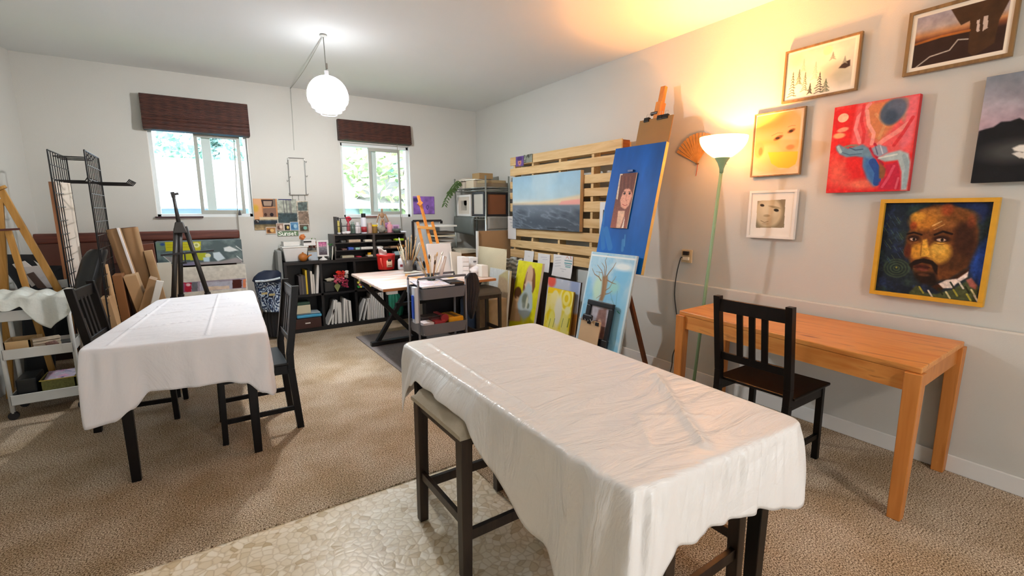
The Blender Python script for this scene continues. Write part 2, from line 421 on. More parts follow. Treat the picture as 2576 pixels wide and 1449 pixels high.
# neighbouring roof seen from above
t = thing('house', 'low neighbouring house with a pale shingled roof seen through the left window', 'house', (1.2, 14, -.3))
MB().box((-4.3, -2.2, 0), (3.3, 3.4, 2.0)).build('wall', mat('#b9cbd6', .8), t)
m_sh = mat('#a39a98', .9, var=.35, scale=7, bump=.4, bscale=20, name='shingles', stretch=(1, 3, 3))
MB().prism([(-4.7, -2.7, 1.95), (-4.7, .6, 3.1), (-4.7, 3.9, 1.95)], (8.4, 0, 0)).build('roof', m_sh, t)
MB().box((-4.7, -2.78, 1.84), (3.7, -2.68, 1.97)).build('gutter', mat('#e6ebee', .5), t)
MB().tube([(-.4, .1, 2.8), (-.4, .1, 3.3)], .09).build('vent_pipe', mat('#dddddd', .6), t)
t = thing('car', 'bright blue car roof parked beyond the left window sill', 'car', (-.3, 9.6, -.3))
MB().prism([(-1.9, 0, .55), (-1.9, .4, .9), (-1.9, 1.4, .9), (-1.9, 1.8, .55), (-1.9, 1.8, .25), (-1.9, 0, .25)], (4.0, 0, 0)).build('body', mat('#3c8fd0', .35, coat=.5), t, bevel=.08)
MB().prism([(-1.1, .25, .9), (-1.0, .5, 1.42), (-1.0, 1.3, 1.42), (-1.1, 1.55, .9)], (2.3, 0, 0)).build('cabin', mat('#2c6ea5', .3, coat=.5), t, bevel=.06)
wb = MB()
for wx in (-1.2, 1.35): wb = MB().tube([(wx, -.02, .32), (wx, .18, .32)], .32, 20).build('wheel', mat('#222222', .8), t)

# ================================================================== LIGHT
w = bpy.data.worlds.new('daylight'); SC.world = w; w.use_nodes = True
nt = w.node_tree; bg = nt.nodes['Background']
tc = N(nt, 'ShaderNodeTexCoord'); sp = N(nt, 'ShaderNodeSeparateXYZ'); nt.links.new(tc.outputs['Generated'], sp.inputs[0])
cr = ramp(nt, sp.outputs[2], [(0., '#f2f6fa'), (.5, '#d3e4f8')]); nt.links.new(cr, bg.inputs[0])
bg.inputs[1].default_value = 7.0
def area_portal(name, c, sx, sy, rot):
    l = bpy.data.lights.new(name, 'AREA'); l.shape = 'RECTANGLE'; l.size = sx; l.size_y = sy; l.cycles.is_portal = True
    o = bpy.data.objects.new(name, l); COL.objects.link(o); o.location = c; o.rotation_euler = rot
for w_ in (W1, W2):
    area_portal('daylight_opening', ((w_[0]+w_[1])/2, YB+.14, (w_[2]+w_[3])/2), w_[1]-w_[0], w_[3]-w_[2], (-pi/2, 0, 0))
area_portal('daylight_opening', (.95, YF-.12, 1.15), .9, 2.3, (pi/2, 0, 0))  # portal of the added opening behind the viewer
def point(name, loc, power, col, r):
    l = bpy.data.lights.new(name, 'POINT'); l.energy = power*SCALE*SCALE; l.color = lin(col); l.shadow_soft_size = r*SCALE
    o = bpy.data.objects.new(name, l); COL.objects.link(o); o.location = loc; return o

# pendant globe
def shade_mat(name, col, emit, tfac, tcol=(1, 1, 1), zr=None):
    m, nt, b = nodes(name); nt.nodes.remove(b); out = nt.nodes['Material Output']; L = nt.links
    tp = N(nt, 'ShaderNodeBsdfTransparent'); tp.inputs[0].default_value = (*tcol, 1)
    tl = N(nt, 'ShaderNodeBsdfTranslucent'); tl.inputs[0].default_value = (*lin(col), 1)
    em = N(nt, 'ShaderNodeEmission', Strength=emit); em.inputs[0].default_value = (*lin(col), 1)
    m1 = N(nt, 'ShaderNodeMixShader'); m1.inputs[0].default_value = tfac; L.new(tl.outputs[0], m1.inputs[1]); L.new(tp.outputs[0], m1.inputs[2])
    if zr:
        tc = N(nt, 'ShaderNodeTexCoord'); sp = N(nt, 'ShaderNodeSeparateXYZ'); L.new(tc.outputs['Object'], sp.inputs[0]); mr = N(nt, 'ShaderNodeMapRange')
        for i, v in enumerate((zr[0], zr[1], tfac, zr[2])): mr.inputs[i+1].default_value = v
        L.new(sp.outputs[2], mr.inputs[0]); L.new(mr.outputs[0], m1.inputs[0])
    a = N(nt, 'ShaderNodeAddShader'); L.new(m1.outputs[0], a.inputs[0]); L.new(em.outputs[0], a.inputs[1]); L.new(a.outputs[0], out.inputs[0])
    return m
PC = Vector((1.067, 4.42, 2.475)); PR = .168
t = thing('pendant_lamp', 'white slatted globe pendant lamp hanging on a thin cable from the ceiling', 'lamp', (PC.x, PC.y, H))
bulb_m = mat('#fbfbff', .5, var=0, emit=4.)
sh = shade_mat('globe_shade', '#eef1fb', .62, .50, zr=(PC.z-H-.03, PC.z-H+.08, .035))
mb = MB()
prof = []
for i in range(4):      # stacked bands of the globe, like overlapping louvres
    a0, a1 = [(-.32, 1.55), (-.60, -.33), (-.86, -.62), (-1.15, -.88)][i]
    k = 14 if i == 0 else 5
    r0 = PR*(1.0 if i == 0 else .98-.02*i)
    mb.lathe([(r0*cos(a0+(a1-a0)*j/k)*(1.0 if i == 0 else 1-.05*(j == 0)), r0*sin(a0+(a1-a0)*j/k)) for j in range(k+1)][: k+1], PC, 40)
    # open bands: drop the caps that lathe adds
mb.f = [f for f in mb.f if len(f) == 4]
globe = mb.build('globe_shade', sh, t, True, smooth=True)
rb = MB()
for a in (-.325, -.61, -.87, -1.17):
    rb.tube([PC+Vector((PR*.985*cos(a)*cos(q), PR*.985*cos(a)*sin(q), PR*sin(a))) for q in [2*pi*i/40 for i in range(41)]], .0035, 6, False)
rb.build('shade_band', mat('#d4d6e2', .5, var=0, emit=.35), t, True)
MB().ball(PC+Vector((0, 0, -.03)), .045, 16).build('bulb', bulb_m, globe, True, smooth=True)
MB().tube([PC+Vector((0, 0, .05)), PC+Vector((0, 0, PR+.04))], .018).build('socket', mat('#e8e8e8', .5), t, True)
MB().tube([PC+Vector((0, 0, PR+.02)), PC+Vector((-.004, 0, .3)), Vector((PC.x-.008, PC.y, H-.002))], .004).build('cable', mat('#8d9089', .6), t, True)
MB().tube([PC+Vector((.004, 0, PR+.055)), PC+Vector((.004, 0, PR+.10))], .009).build('cord_grip', mat('#8f8a80', .6), t, True)
MB().lathe([(.005, 0), (.03, -.004), (.03, -.012), (.005, -.02)], (PC.x-.008, PC.y, H), 20).build('ceiling_hook', mat('#c9cac4', .5), t, True)
# slack cable swagged over the ceiling and down the back wall
c0 = Vector((PC.x-.01, PC.y, H-.012)); c1 = at(730, 210, y=YB-.01); c1.z = H-.012
pts = [c0+(c1-c0)*i/8+Vector((0, 0, -.03*sin(pi*i/8))) for i in range(9)]
pts += [Vector((c1.x, YB-.008, H-.03)), at(736, 300, y=YB-.008), at(740, 378, y=YB-.008)]
one(MB().tube(pts, .004, 6), 'lamp_cord', mat('#b4b6ae', .6), 'thin pale cord swagged across the ceiling and down the wall between the windows', 'cord')
point('pendant_bulb', PC+Vector((0, 0, -.02)), 840, '#f3f4f6', .05)
# ================================================================== TABLES WITH CLOTHS
BLACK = wood('black_brown_wood', '#080606', '#110d0c', axis=2, rough=.36, bump=.04)
BLACK.node_tree.nodes['Principled BSDF'].inputs['Specular IOR Level'].default_value = .22
DARKW = wood('dark_brown_wood', '#201610', '#35271d', axis=2, rough=.4, bump=.1)
PINE = wood('pine', '#cc7c38', '#e09a50', '#84401a', axis=1, scale=.9, rough=.38, knots=.95)
PINEV = wood('pine_upright', '#b9702f', '#cd8440', '#8f4a20', axis=2, scale=.9, rough=.4, knots=.4)
def cloth_mat(name, col, rough, wr=.35, sheen=0.):
    m, nt, b = nodes(name); L = nt.links
    tc = N(nt, 'ShaderNodeTexCoord'); b.inputs['Base Color'].default_value = (*lin(col), 1); b.inputs['Roughness'].default_value = rough
    mp = N(nt, 'ShaderNodeMapping'); mp.inputs['Scale'].default_value = (1.2, 4, 1.2); L.new(tc.outputs['Object'], mp.inputs[0])
    n1 = N(nt, 'ShaderNodeTexNoise', Scale=2.2, Detail=5.0, Roughness=.55, Distortion=1.2); L.new(mp.outputs[0], n1.inputs['Vector'])
    bp = N(nt, 'ShaderNodeBump', Strength=wr, Distance=.02); L.new(n1.outputs[0], bp.inputs['Height']); L.new(bp.outputs[0], b.inputs['Normal'])
    b.inputs['Subsurface Weight'].default_value = 0
    return m
def interp_loop(ctrl, s):
    """ctrl: list of (s, value) on a closed loop 0..1"""
    c = sorted(ctrl); c = [(c[-1][0]-1, c[-1][1])]+c+[(c[0][0]+1, c[0][1])]
    for (a, x), (b, y) in zip(c, c[1:]):
        if a <= s <= b:
            t = (s-a)/(b-a) if b > a else 0; t = t*t*(3-2*t); return x+(y-x)*t
    return c[0][1]
def drape(corners, z, hem, flare, m, name, nper=360, rad=.035, rows=22, fold=.012, nf=38, seed=1, creases=(), gather=None):
    """cloth on a four-cornered table top (corners in order) hanging down its sides.
    hem / flare: (side.fraction -> length / outward reach) controls, side 0 = corner0->corner1 ..."""
    rr = random.Random(seed); P = [Vector((c[0], c[1], 0)) for c in corners]
    ctr = sum(P, Vector())/4
    per = []
    for i in range(4):
        a, b = P[i], P[(i+1) % 4]; pv = P[i-1]; nx_ = P[(i+2) % 4]
        n = Vector(((b-a).y, -(b-a).x, 0)).normalized()
        if n.dot((a+b)/2-ctr) < 0: n = -n
        k = nper//4
        for j in range(k):
            t = j/k; p = a.lerp(b, t); nn = n.copy()
            # corner blending of the normal
            L_ = (b-a).length; d0, d1 = t*L_, (1-t)*L_
            pn = Vector(((a-pv).y, -(a-pv).x, 0)).normalized(); pn = pn if pn.dot((a+pv)/2-ctr) > 0 else -pn
            qn = Vector(((nx_-b).y, -(nx_-b).x, 0)).normalized(); qn = qn if qn.dot((nx_+b)/2-ctr) > 0 else -qn
            if d0 < .12: nn = (n+pn*(1-d0/.12)).normalized()
            if d1 < .12: nn = (n+qn*(1-d1/.12)).normalized()
            # round the corner slightly
            ins = 0
            if d0 < rad*1.6: ins = (1-d0/(rad*1.6))**2*rad*.55
            if d1 < rad*1.6: ins = max(ins, (1-d1/(rad*1.6))**2*rad*.55)
            per.append((p-nn*ins, nn, (i+t)/4, i, t))
    n = len(per); vs, fs = [], []
    ph = [rr.uniform(0, 6.28) for _ in range(6)]
    # skirt rows
    for r in range(rows):
        q = r/(rows-1)
        for p, nn, s, i, t in per:
            Lh = interp_loop(hem, s); fl = interp_loop(flare, s)
            f_ = fold*(sin(2*pi*s*nf+ph[0])+.6*sin(2*pi*s*nf*.61+ph[1])+.5*sin(2*pi*s*nf*1.7+ph[2]))
            g = 0.
            if gather:
                for gs, gw, ga, gn in gather:
                    ds = min(abs(s-gs), 1-abs(s-gs))
                    if ds < gw: g += ga*cos(ds/gw*pi/2)*sin(2*pi*(s-gs)*gn+3*q)*(1-q)**1.3
            if q < .12:
                a = q/.12*pi/2; o_ = rad*.5*sin(a); zz = z-rad*.5*(1-cos(a)); f2 = f_*.15*q/.12
            else:
                u = (q-.12)/.88; o_ = rad*.5+fl*(1-(1-u)**1.5); zz = z-rad*.5-Lh*u; f2 = f_*(.15+.85*u)
            v = p+nn*(o_+f2+g*min(1, q*3)); vs.append(Vector((v.x, v.y, zz)))
    for r in range(rows-1):
        for j in range(n):
            k = (j+1) % n; fs.append((r*n+j, r*n+k, (r+1)*n+k, (r+1)*n+j))
    # top: rings shrinking to the centre
    rings = 64; base = len(vs)
    for r in range(1, rings):
        q = 1-r/rings
        for j, (p, nn, s, i, t) in enumerate(per):
            e = vs[j]; v = ctr+(Vector((e.x, e.y, 0))-ctr)*q
            dz = 0
            for (x0, y0, x1, y1, w_, h_) in creases:
                d = Vector((x1-x0, y1-y0)); pp = Vector((v.x-x0, v.y-y0)); tt = max(0, min(1, pp.dot(d)/d.length_squared)); ds = (pp-d*tt).length
                dz += max(h_, -.003)*math.exp(-(ds/w_)**2)
            vs.append(Vector((v.x, v.y, z+dz*min(1, (1-q)*12))))
    for r in range(rings-1):
        a0 = 0 if r == 0 else base+(r-1)*n; b0 = base+r*n
        for j in range(n):
            k = (j+1) % n; fs.append((a0+k, a0+j, b0+j, b0+k))
    vs.append(Vector((ctr.x, ctr.y, z))); c = len(vs)-1; b0 = base+(rings-2)*n
    for j in range(n): fs.append((b0+(j+1) % n, b0+j, c))
    mb = MB(); mb.v = vs; mb.f = fs
    return mb.build(name, m, smooth=True, solid=.002)

def table(name, label, corners, z, leg_in, m, leg=.055, leg_pts=None):
    c = sum((Vector(p) for p in corners), Vector((0, 0)))/4
    t = thing(name, label, 'table', (c.x, c.y, 0))
    P = [Vector((p[0], p[1])) for p in corners]
    sh = lambda p, k: c+(p-c)*k
    q = [sh(p, leg_in+.04) for p in P]
    MB().hexa([Vector((p.x, p.y, z-.045)) for p in q], [Vector((p.x, p.y, z-.016)) for p in q]).build('tabletop', m, t, True, bevel=.004)
    lp = leg_pts or [sh(p, leg_in-.05) for p in P]
    for i in range(4):
        a, b = Vector(lp[i]), Vector(lp[(i+1) % 4])
        MB().beam((a.x, a.y, z-.08), (b.x, b.y, z-.08), .022, .075).build('apron', m, t, True)
    for p in lp:
        h = leg/2
        MB().hexa([Vector((p[0]+sx*h*.8, p[1]+sy*h*.8, 0)) for sx, sy in ((-1, -1), (1, -1), (1, 1), (-1, 1))],
                  [Vector((p[0]+sx*h, p[1]+sy*h, z-.045)) for sx, sy in ((-1, -1), (1, -1), (1, 1), (-1, 1))]).build('leg', m, t, True, bevel=.003)
    return t
# --- left table
TL = [(-.545, 3.12), (.285, 3.0), (.372, 4.70), (-.285, 4.62)]
ZT = .80
table('dining_table', 'black dining table under the plain cotton cloth at the left', TL, ZT, .93, BLACK,
      leg_pts=[(-.40, 3.19), (.205, 3.17), (.29, 4.52), (-.24, 4.52)])
CL1 = cloth_mat('cotton_cloth', '#e9e8ec', .75, .6)
cr1 = [(-.45, 3.9, .3, 4.0, .006, .009), (-.42, 3.72, .3, 3.80, .006, -.010), (-.4, 4.2, .34, 4.36, .006, .009), (-.36, 4.4, .33, 4.46, .006, -.010),
       (-.46, 3.5, .3, 3.62, .006, .008), (.0, 3.1, .12, 4.6, .006, .008), (-.43, 3.15, -.22, 4.55, .006, .008)]
hem1 = [(0, .40), (.03, .385), (.055, .33), (.08, .25), (.12, .25), (.16, .25), (.19, .25), (.215, .27), (.235, .34), (.25, .37), (.27, .34), (.32, .26), (.42, .24), (.5, .25), (.52, .3), (.6, .24), (.72, .24), (.75, .3), (.77, .24), (.93, .26), (.98, .34)]
flr1 = [(0, .02), (.03, .0), (.07, -.03), (.13, .0), (.2, .0), (.25, .02), (.28, .02), (.4, .02), (.5, .03), (.6, .02), (.75, .05), (.9, .03), (.97, .05)]
c = drape(TL, ZT, hem1, flr1, CL1, 'tablecloth', fold=.006, nf=20, seed=3, creases=cr1, gather=[(.0, .05, .02, 40), (.245, .05, .02, 34)])
tag(c, 'creased white cotton tablecloth on the left table, corners hanging low', 'tablecloth', 'white tablecloths')
# --- centre table
def g2(px, py): v = at(px, py, z=ZT); return (v.x, v.y)
TC = [g2(1585, 1232), g2(2015, 1058), g2(1342, 812), g2(1018, 862)]
table('dining_table', 'black dining table under the glossy plastic cloth in the foreground', TC, ZT, .94, BLACK)
bpy.data.objects['dining_table.001']  # second of the pair
CL2 = cloth_mat('plastic_cloth', '#efedeb', .3, .9)
cr2 = [(TC[0][0]+.35, TC[0][1]+.02, TC[0][0]+.72, TC[0][1]+.5, .016, .014), (TC[0][0]+.22, TC[0][1]+.12, TC[0][0]+.35, TC[0][1]+.28, .008, .005),
       (TC[0][0]+.35, TC[0][1]+.28, TC[0][0]+.55, TC[0][1]+.14, .008, .005), (TC[0][0]+.08, TC[0][1]+.5, TC[3][0]+.1, TC[3][1]-.1, .008, .005),
       (TC[3][0]+.3, TC[3][1]-.02, TC[0][0]+.62, TC[0][1]+.9, .005, .005), (TC[0][0]+.05, TC[0][1]+.35, TC[0][0]+.02, TC[0][1]+1.0, .02, -.008)]
hem2 = [(0, .58), (.012, .50), (.028, .26), (.05, .205), (.12, .20), (.17, .21), (.20, .23), (.225, .26), (.25, .22), (.27, .2), (.35, .2), (.5, .22), (.55, .2), (.70, .22), (.745, .30), (.765, .33), (.785, .14), (.80, .085), (.84, .08), (.875, .10), (.90, .23), (.94, .38), (.97, .52), (.99, .58)]
flr2 = [(0, .05), (.04, .01), (.1, .0), (.2, .02), (.25, .04), (.4, .03), (.5, .03), (.65, .02), (.75, .03), (.79, .05), (.84, .055), (.87, .05), (.9, .02), (.95, -.02), (.99, .03)]
c = drape(TC, ZT, hem2, flr2, CL2, 'tablecloth', fold=.006, nf=26, seed=8, creases=cr2, gather=[(.0, .05, .024, 52), (.13, .12, .012, 83), (.12, .11, .008, 47), (.75, .05, .02, 30), (.25, .04, .01, 30)])
tag(c, 'glossy white plastic tablecloth on the foreground table, one corner trailing to the floor', 'tablecloth', 'white tablecloths')

# --- stools with upholstered seats
def make_stool(label, loc, rz):
    t = thing('counter_stool', label, 'stool', loc, rz, 'upholstered counter stools')
    w, h = .22, .62
    for sx in (-1, 1):
        for sy in (-1, 1):
            x0, y0 = sx*w, sy*w
            MB().hexa([Vector((x0+a*.021, y0+b*.021, 0)) for a, b in ((-1, -1), (1, -1), (1, 1), (-1, 1))],
                      [Vector((x0*.97+a*.026, y0*.97+b*.026, h)) for a, b in ((-1, -1), (1, -1), (1, 1), (-1, 1))]).build('leg', DARKW, t, bevel=.003)
    for sx in (-1, 1): MB().beam((sx*w, -w, .245), (sx*w, w, .245), .02, .04).build('side_stretcher', DARKW, t, bevel=.002)
    for sy in (-1, 1): MB().beam((-w, sy*w, .185), (w, sy*w, .185), .022, .045).build('front_stretcher', DARKW, t, bevel=.002)
    for sy in (-1, 1): MB().beam((-w, sy*w, h-.02), (w, sy*w, h-.02), .02, .04).build('seat_rail', DARKW, t)
    for sx in (-1, 1): MB().beam((sx*w, -w, h-.02), (sx*w, w, h-.02), .02, .04).build('seat_rail', DARKW, t)
    s = MB(); nseg = 17; e = w+.028
    def top(u, v):
        x, y = (u*2-1), (v*2-1); dx = max(0, abs(x)-.75)/.25; dy = max(0, abs(y)-.75)/.25
        return Vector((x*e, y*e, h+.018+.05*(1-dx**2.4*.9)*(1-dy**2.4*.9)-.03*(x*x)*.15))
    s.grid(top, nseg, nseg)
    s.v += []; b = len(s.v); s.add([(-e, -e, h-.001), (e, -e, h-.001), (e, e, h-.001), (-e, e, h-.001)], [(3, 2, 1, 0)])
    edge = [i for i in range(nseg)]+[j*nseg+nseg-1 for j in range(1, nseg)]+[(nseg-1)*nseg+i for i in range(nseg-2, -1, -1)]+[j*nseg for j in range(nseg-2, 0, -1)]
    base = len(s.v); s.v += [Vector((s.v[i].x, s.v[i].y, h-.001)) for i in edge]; n = len(edge)
    s.f += [(edge[k], edge[(k+1) % n], base+(k+1) % n, base+k)[::-1] for k in range(n)]
    s.build('seat_cushion', mat('#b9ad97', .85, bump=.5, bscale=300, var=.1, scale=30, name='linen'), t, auto=True)
    return t
make_stool('dark wood counter stool with beige linen seat at the left side of the foreground table', (1.02, 1.75, 0), 0)
make_stool('dark wood counter stool tucked under the near end of the foreground table', (1.415, 1.08, 0), 0)

# --- slatted chairs
def make_chair(label, loc, rz, group='black slat back chairs'):
    t = thing('slat_back_chair', label, 'chair', loc, rz, group)
    w, d, sh_ = .205, .215, .485      # faces +y
    for sx in (-1, 1):
        MB().beam((sx*w, d, 0), (sx*w*.98, d-.01, sh_-.015), .034, .034, up=(0, 1, 0)).build('leg', BLACK, t, bevel=.003)
        pl = [(-d-.02, 0), (-d+.012, sh_-.05), (-d+.012, sh_+.05), (-d-.055, 1.0)]
        mb = MB(); tk = .022
        for (y0, z0), (y1, z1) in zip(pl, pl[1:]):
            mb.hexa([Vector((sx*w+a*.018, y0+b*tk, z0)) for a, b in ((-1, -1), (1, -1), (1, 1), (-1, 1))],
                    [Vector((sx*w+a*.018, y1+b*tk, z1)) for a, b in ((-1, -1), (1, -1), (1, 1), (-1, 1))])
        mb.build('back_leg', BLACK, t, bevel=.002)
        MB().beam((sx*w, d, .15), (sx*w, -d, .15), .018, .03).build('stretcher', BLACK, t)
        MB().beam((sx*w, d-.01, sh_-.05), (sx*w, -d+.01, sh_-.05), .018, .06).build('seat_rail', BLACK, t)
    MB().beam((-w, d-.01, sh_-.05), (w, d-.01, sh_-.05), .018, .06).build('seat_rail', BLACK, t)
    MB().box((-w-.028, -d+.03, sh_-.018), (w+.028, d+.035, sh_)).build('seat', BLACK, t, bevel=.006)
    yb = lambda z: -d+.012-.067*(z-.535)/.465
    MB().beam((-w, yb(.955), .945), (w, yb(.955), .945), .02, .075).build('top_rail', BLACK, t, bevel=.003)
    MB().beam((-w, yb(.63), .63), (w, yb(.63), .63), .018, .045).build('lower_rail', BLACK, t, bevel=.003)
    for x in (-.072, 0, .072):
        MB().beam((x, yb(.63), .63), (x, yb(.93), .93), .034, .012, up=(0, 1, 0)).build('slat', BLACK, t)
    return t
make_chair('black slatted chair at the right side of the left table, seat catching the light', (.255, 3.585, 0), pi/2+.0)
make_chair('black slatted chair on the far left of the left table beside the white cart', (-.42, 4.26, 0), -pi/2-.12)
make_chair('black slatted chair pushed up to the pine desk on the right', (2.80, 1.36, 0), -pi/2+.0)

# --- pine desk
DK = [at(2320, 925, z=.778), at(2447, 850, z=.778), at(1862, 752, z=.778), at(1715, 778, z=.778)]
DK[1] = Vector((3.475, .665, .778)); DK[2] = Vector((3.50, 2.10, .778)); DK[3] = Vector((2.87, 2.07, .778)); DK[0] = Vector((2.715, .645, .778))
cc = sum(DK, Vector())/4
t = thing('pine_desk', 'orange pine desk with knotty top standing against the right wall', 'desk', (cc.x, cc.y, 0))
MB().hexa([p-Vector((0, 0, .03)) for p in DK], DK).build('desktop', PINE, t, True, bevel=.005)
ins = [cc+(p-cc)*.965 for p in DK]
for i in range(4):
    a, b = ins[i], ins[(i+1) % 4]; z_ = .778-.03-.048
    MB().beam((a.x, a.y, z_), (b.x, b.y, z_), .022, .095).build('apron', PINE if i % 2 else PINEV, t, True)
for p in ins:
    h = .034
    MB().hexa([Vector((p.x+a*h*.8, p.y+b*h*.8, 0)) for a, b in ((-1, -1), (1, -1), (1, 1), (-1, 1))],
              [Vector((p.x+a*h, p.y+b*h, .748)) for a, b in ((-1, -1), (1, -1), (1, 1), (-1, 1))]).build('leg', PINEV, t, True, bevel=.004)

# ================================================================== FLOOR LAMP
lx, ly = 3.28, 2.075
t = thing('floor_lamp', 'tall pale green torchiere floor lamp with a glowing white bowl shade', 'lamp', (lx, ly+.06, 0))
GRN = mat('#8fb08a', .45, name='green_enamel', var=.05)
MB().lathe([(.0, .025), (.03, .025), (.12, .018), (.125, 0), (0, 0)], (lx, ly+.12, 0), 32).build('base', GRN, t, True, smooth=True)
MB().tube([(lx, ly+.12, .02), (lx, ly+.055, 1.0), (lx, ly, 1.80)], .0125, 14).build('pole', GRN, t, True, smooth=True)
MB().lathe([(.014, 1.77), (.016, 1.80), (.03, 1.84), (.052, 1.875), (.056, 1.885)], (lx, ly, 0), 28).build('shade_holder', GRN, t, True, smooth=True)
bp_ = [(.045+.125*sin(a*pi/2)**.75*1.0 if 0 else .05+.115*(1-(1-a)**2.2), 1.875+.15*a) for a in [i/12 for i in range(13)]]
mb = MB().lathe(bp_, (lx, ly, 0), 48); mb.f = [f for f in mb.f if len(f) == 4]
mb.build('lamp_shade', shade_mat('bowl_shade', '#ffdcaa', 1.4, .10, (1, .82, .55)), t, True, smooth=True)
MB().tube([(lx+.015, ly, 1.85), (lx+.06, ly, 1.835)], .003).build('switch', mat('#cfcfc0', .5), t, True)
MB().ball((lx, ly, 1.925), .035, 14).build('bulb', mat('#ffdca0', .5, var=0, emit=8), bpy.data.objects['lamp_shade'], True, smooth=True)
point('torchiere_bulb', (lx, ly, 1.90), 285, '#ffa958', .05)
# added fill lamp: an unseen copy of the globe pendant brightens the near half
copy_thing(bpy.data.objects['pendant_lamp'], (1.6, -1.4, H), label='added fill copy of the white globe pendant lamp, unseen behind the viewer')
point('pendant_bulb', (1.6, -1.4, 2.45), 150, '#fff0e2', .08)  # point light of the added fill lamp
# ================================================================== PICTURES ON THE RIGHT WALL
c7 = lambda x, y: (1940+.33125*x, .33125*y)
c8 = lambda x, y: (1860+.3727*x, 240+.3727*y)
class Flat:
    """rectangle on a plane, fitted to four measured photo corners; conv() maps photo points to x right, y down in it"""
    def __init__(s, px, p, n, up=(0, 0, 1)):
        s.p, s.n = Vector(p), Vector(n).normalized()
        q = [at_plane(*c, s.p, s.n) for c in px]
        s.ey = -(Vector(up)-s.n*Vector(up).dot(s.n)).normalized()
        s.ex = s.n.cross(s.ey)
        if s.ex.dot(q[1]-q[0]) < 0: s.ex = -s.ex
        X = [(v-q[0]).dot(s.ex) for v in q]; Y = [(v-q[0]).dot(s.ey) for v in q]
        x0, x1 = (X[0]+X[3])/2, (X[1]+X[2])/2; y0, y1 = (Y[0]+Y[1])/2, (Y[2]+Y[3])/2
        s.tl = q[0]+s.ex*x0+s.ey*y0; s.w, s.h = x1-x0, y1-y0
    def P(s, x, y, d=0): return s.tl+s.ex*x+s.ey*y+s.n*d
    def conv(s, px, py, inset=0):
        v = at_plane(px, py, s.p, s.n)-s.tl; return (v.dot(s.ex)-inset, v.dot(s.ey)-inset)
    def slab(s, mb, x0, y0, x1, y1, d0, d1):
        return mb.hexa([s.P(x0, y0, d0), s.P(x1, y0, d0), s.P(x1, y1, d0), s.P(x0, y1, d0)], [s.P(x0, y0, d1), s.P(x1, y0, d1), s.P(x1, y1, d1), s.P(x0, y1, d1)])
def framed(name, label, f, fw, fm, paint, back=.0, depth=.022, cat='picture', rec=.008, glass=False, group='pictures on the right wall'):
    t = thing(name, label, cat, f.P(f.w/2, f.h, back), 0, group)
    mb = MB()
    for a in ((0, 0, f.w, fw), (0, f.h-fw, f.w, f.h), (0, fw, fw, f.h-fw), (f.w-fw, fw, f.w, f.h-fw)): f.slab(mb, *a, back, back+depth)
    mb.build('frame', fm, t, True, bevel=.001)
    mb = MB(); f.slab(mb, fw*.5, fw*.5, f.w-fw*.5, f.h-fw*.5, back+.002, back+depth-rec-.002); mb.build('backing', mat('#d8d0c0', .8), t, True)
    painted(paint, f.P(fw, fw, back+depth-rec), f.P(f.w-fw, fw, back+depth-rec), f.P(f.w-fw, f.h-fw, back+depth-rec), f.P(fw, f.h-fw, back+depth-rec), 'artwork', t, True)
    if glass:
        mb = MB(); f.slab(mb, fw, fw, f.w-fw, f.h-fw, back+depth-.004, back+depth-.003); mb.build('glazing', GLASS, t, True)
    return t
def canvas(name, label, f, paint, depth=.035, side=None, back=0., cat='painting', group=None, rough=.5):
    t = thing(name, label, cat, f.P(f.w/2, f.h, back), 0, group)
    mb = MB(); f.slab(mb, 0, 0, f.w, f.h, back, back+depth); mb.build('stretched_canvas', side or mat('#d9cfba', .8), t, True, bevel=.002)
    d = back+depth+.0012
    painted(paint, f.P(.001, .001, d), f.P(f.w-.001, .001, d), f.P(f.w-.001, f.h-.001, d), f.P(.001, f.h-.001, d), 'painted_face', t, True, rough)
    return t
WP = WR0+WRN*.012
GOLDW = wood('frame_wood', '#6d5433', '#8f7146', axis=2, rough=.45)
# misty forest print
f = Flat([(1982, 132), (2173, 79), (2160, 228), (1968, 262)], WP, WRN); fw = .014
p = Paint(f.w-2*fw, f.h-2*fw, 150, bg='#f4efdc'); K = lambda x, y: f.conv(*c7(x, y), fw)
a = K(150, 450); b_ = K(640, 640); W_, H_ = p.w, p.h
p.vgrad([(0, '#c9cfbf'), (H_*.35, '#dcdccb'), (H_*.6, '#e9e6d6'), (H_, '#f3efe2')]); p.noise(.10, 3.5, 3)
for x, y, rx, ry, o in ((480, 540, 110, 60, .45), (560, 590, 90, 60, .4), (200, 470, 60, 50, .25), (250, 560, 80, 50, .2)):
    k = K(x, y); p.ell(*k, rx*.00075, ry*.00085, '#8e9a8c', soft=.9, op=o)
k = K(440, 385); p.ell(*k, .028, .028, '#efe3b8', soft=.2)
p.poly([K(520, 520), K(545, 490), K(575, 470), K(608, 455), (K(612, 455)[0], K(612, 500)[1]), K(570, 520)], '#3a2c28', soft=.006)
def fir(x, y0, y1, w, col, op=1.):
    a = K(x, y0); b = K(x, y1); p.line([a, b], .003, col, op)
    n = 9
    for i in range(n):
        t = (i+.6)/n; yy = a[1]+(b[1]-a[1])*t; ww = w*t*(.8+.3*((i*7) % 3))
        p.line([(a[0]-ww, yy+.006), (a[0], yy-.004), (a[0]+ww, yy+.006)], .005, col, op)
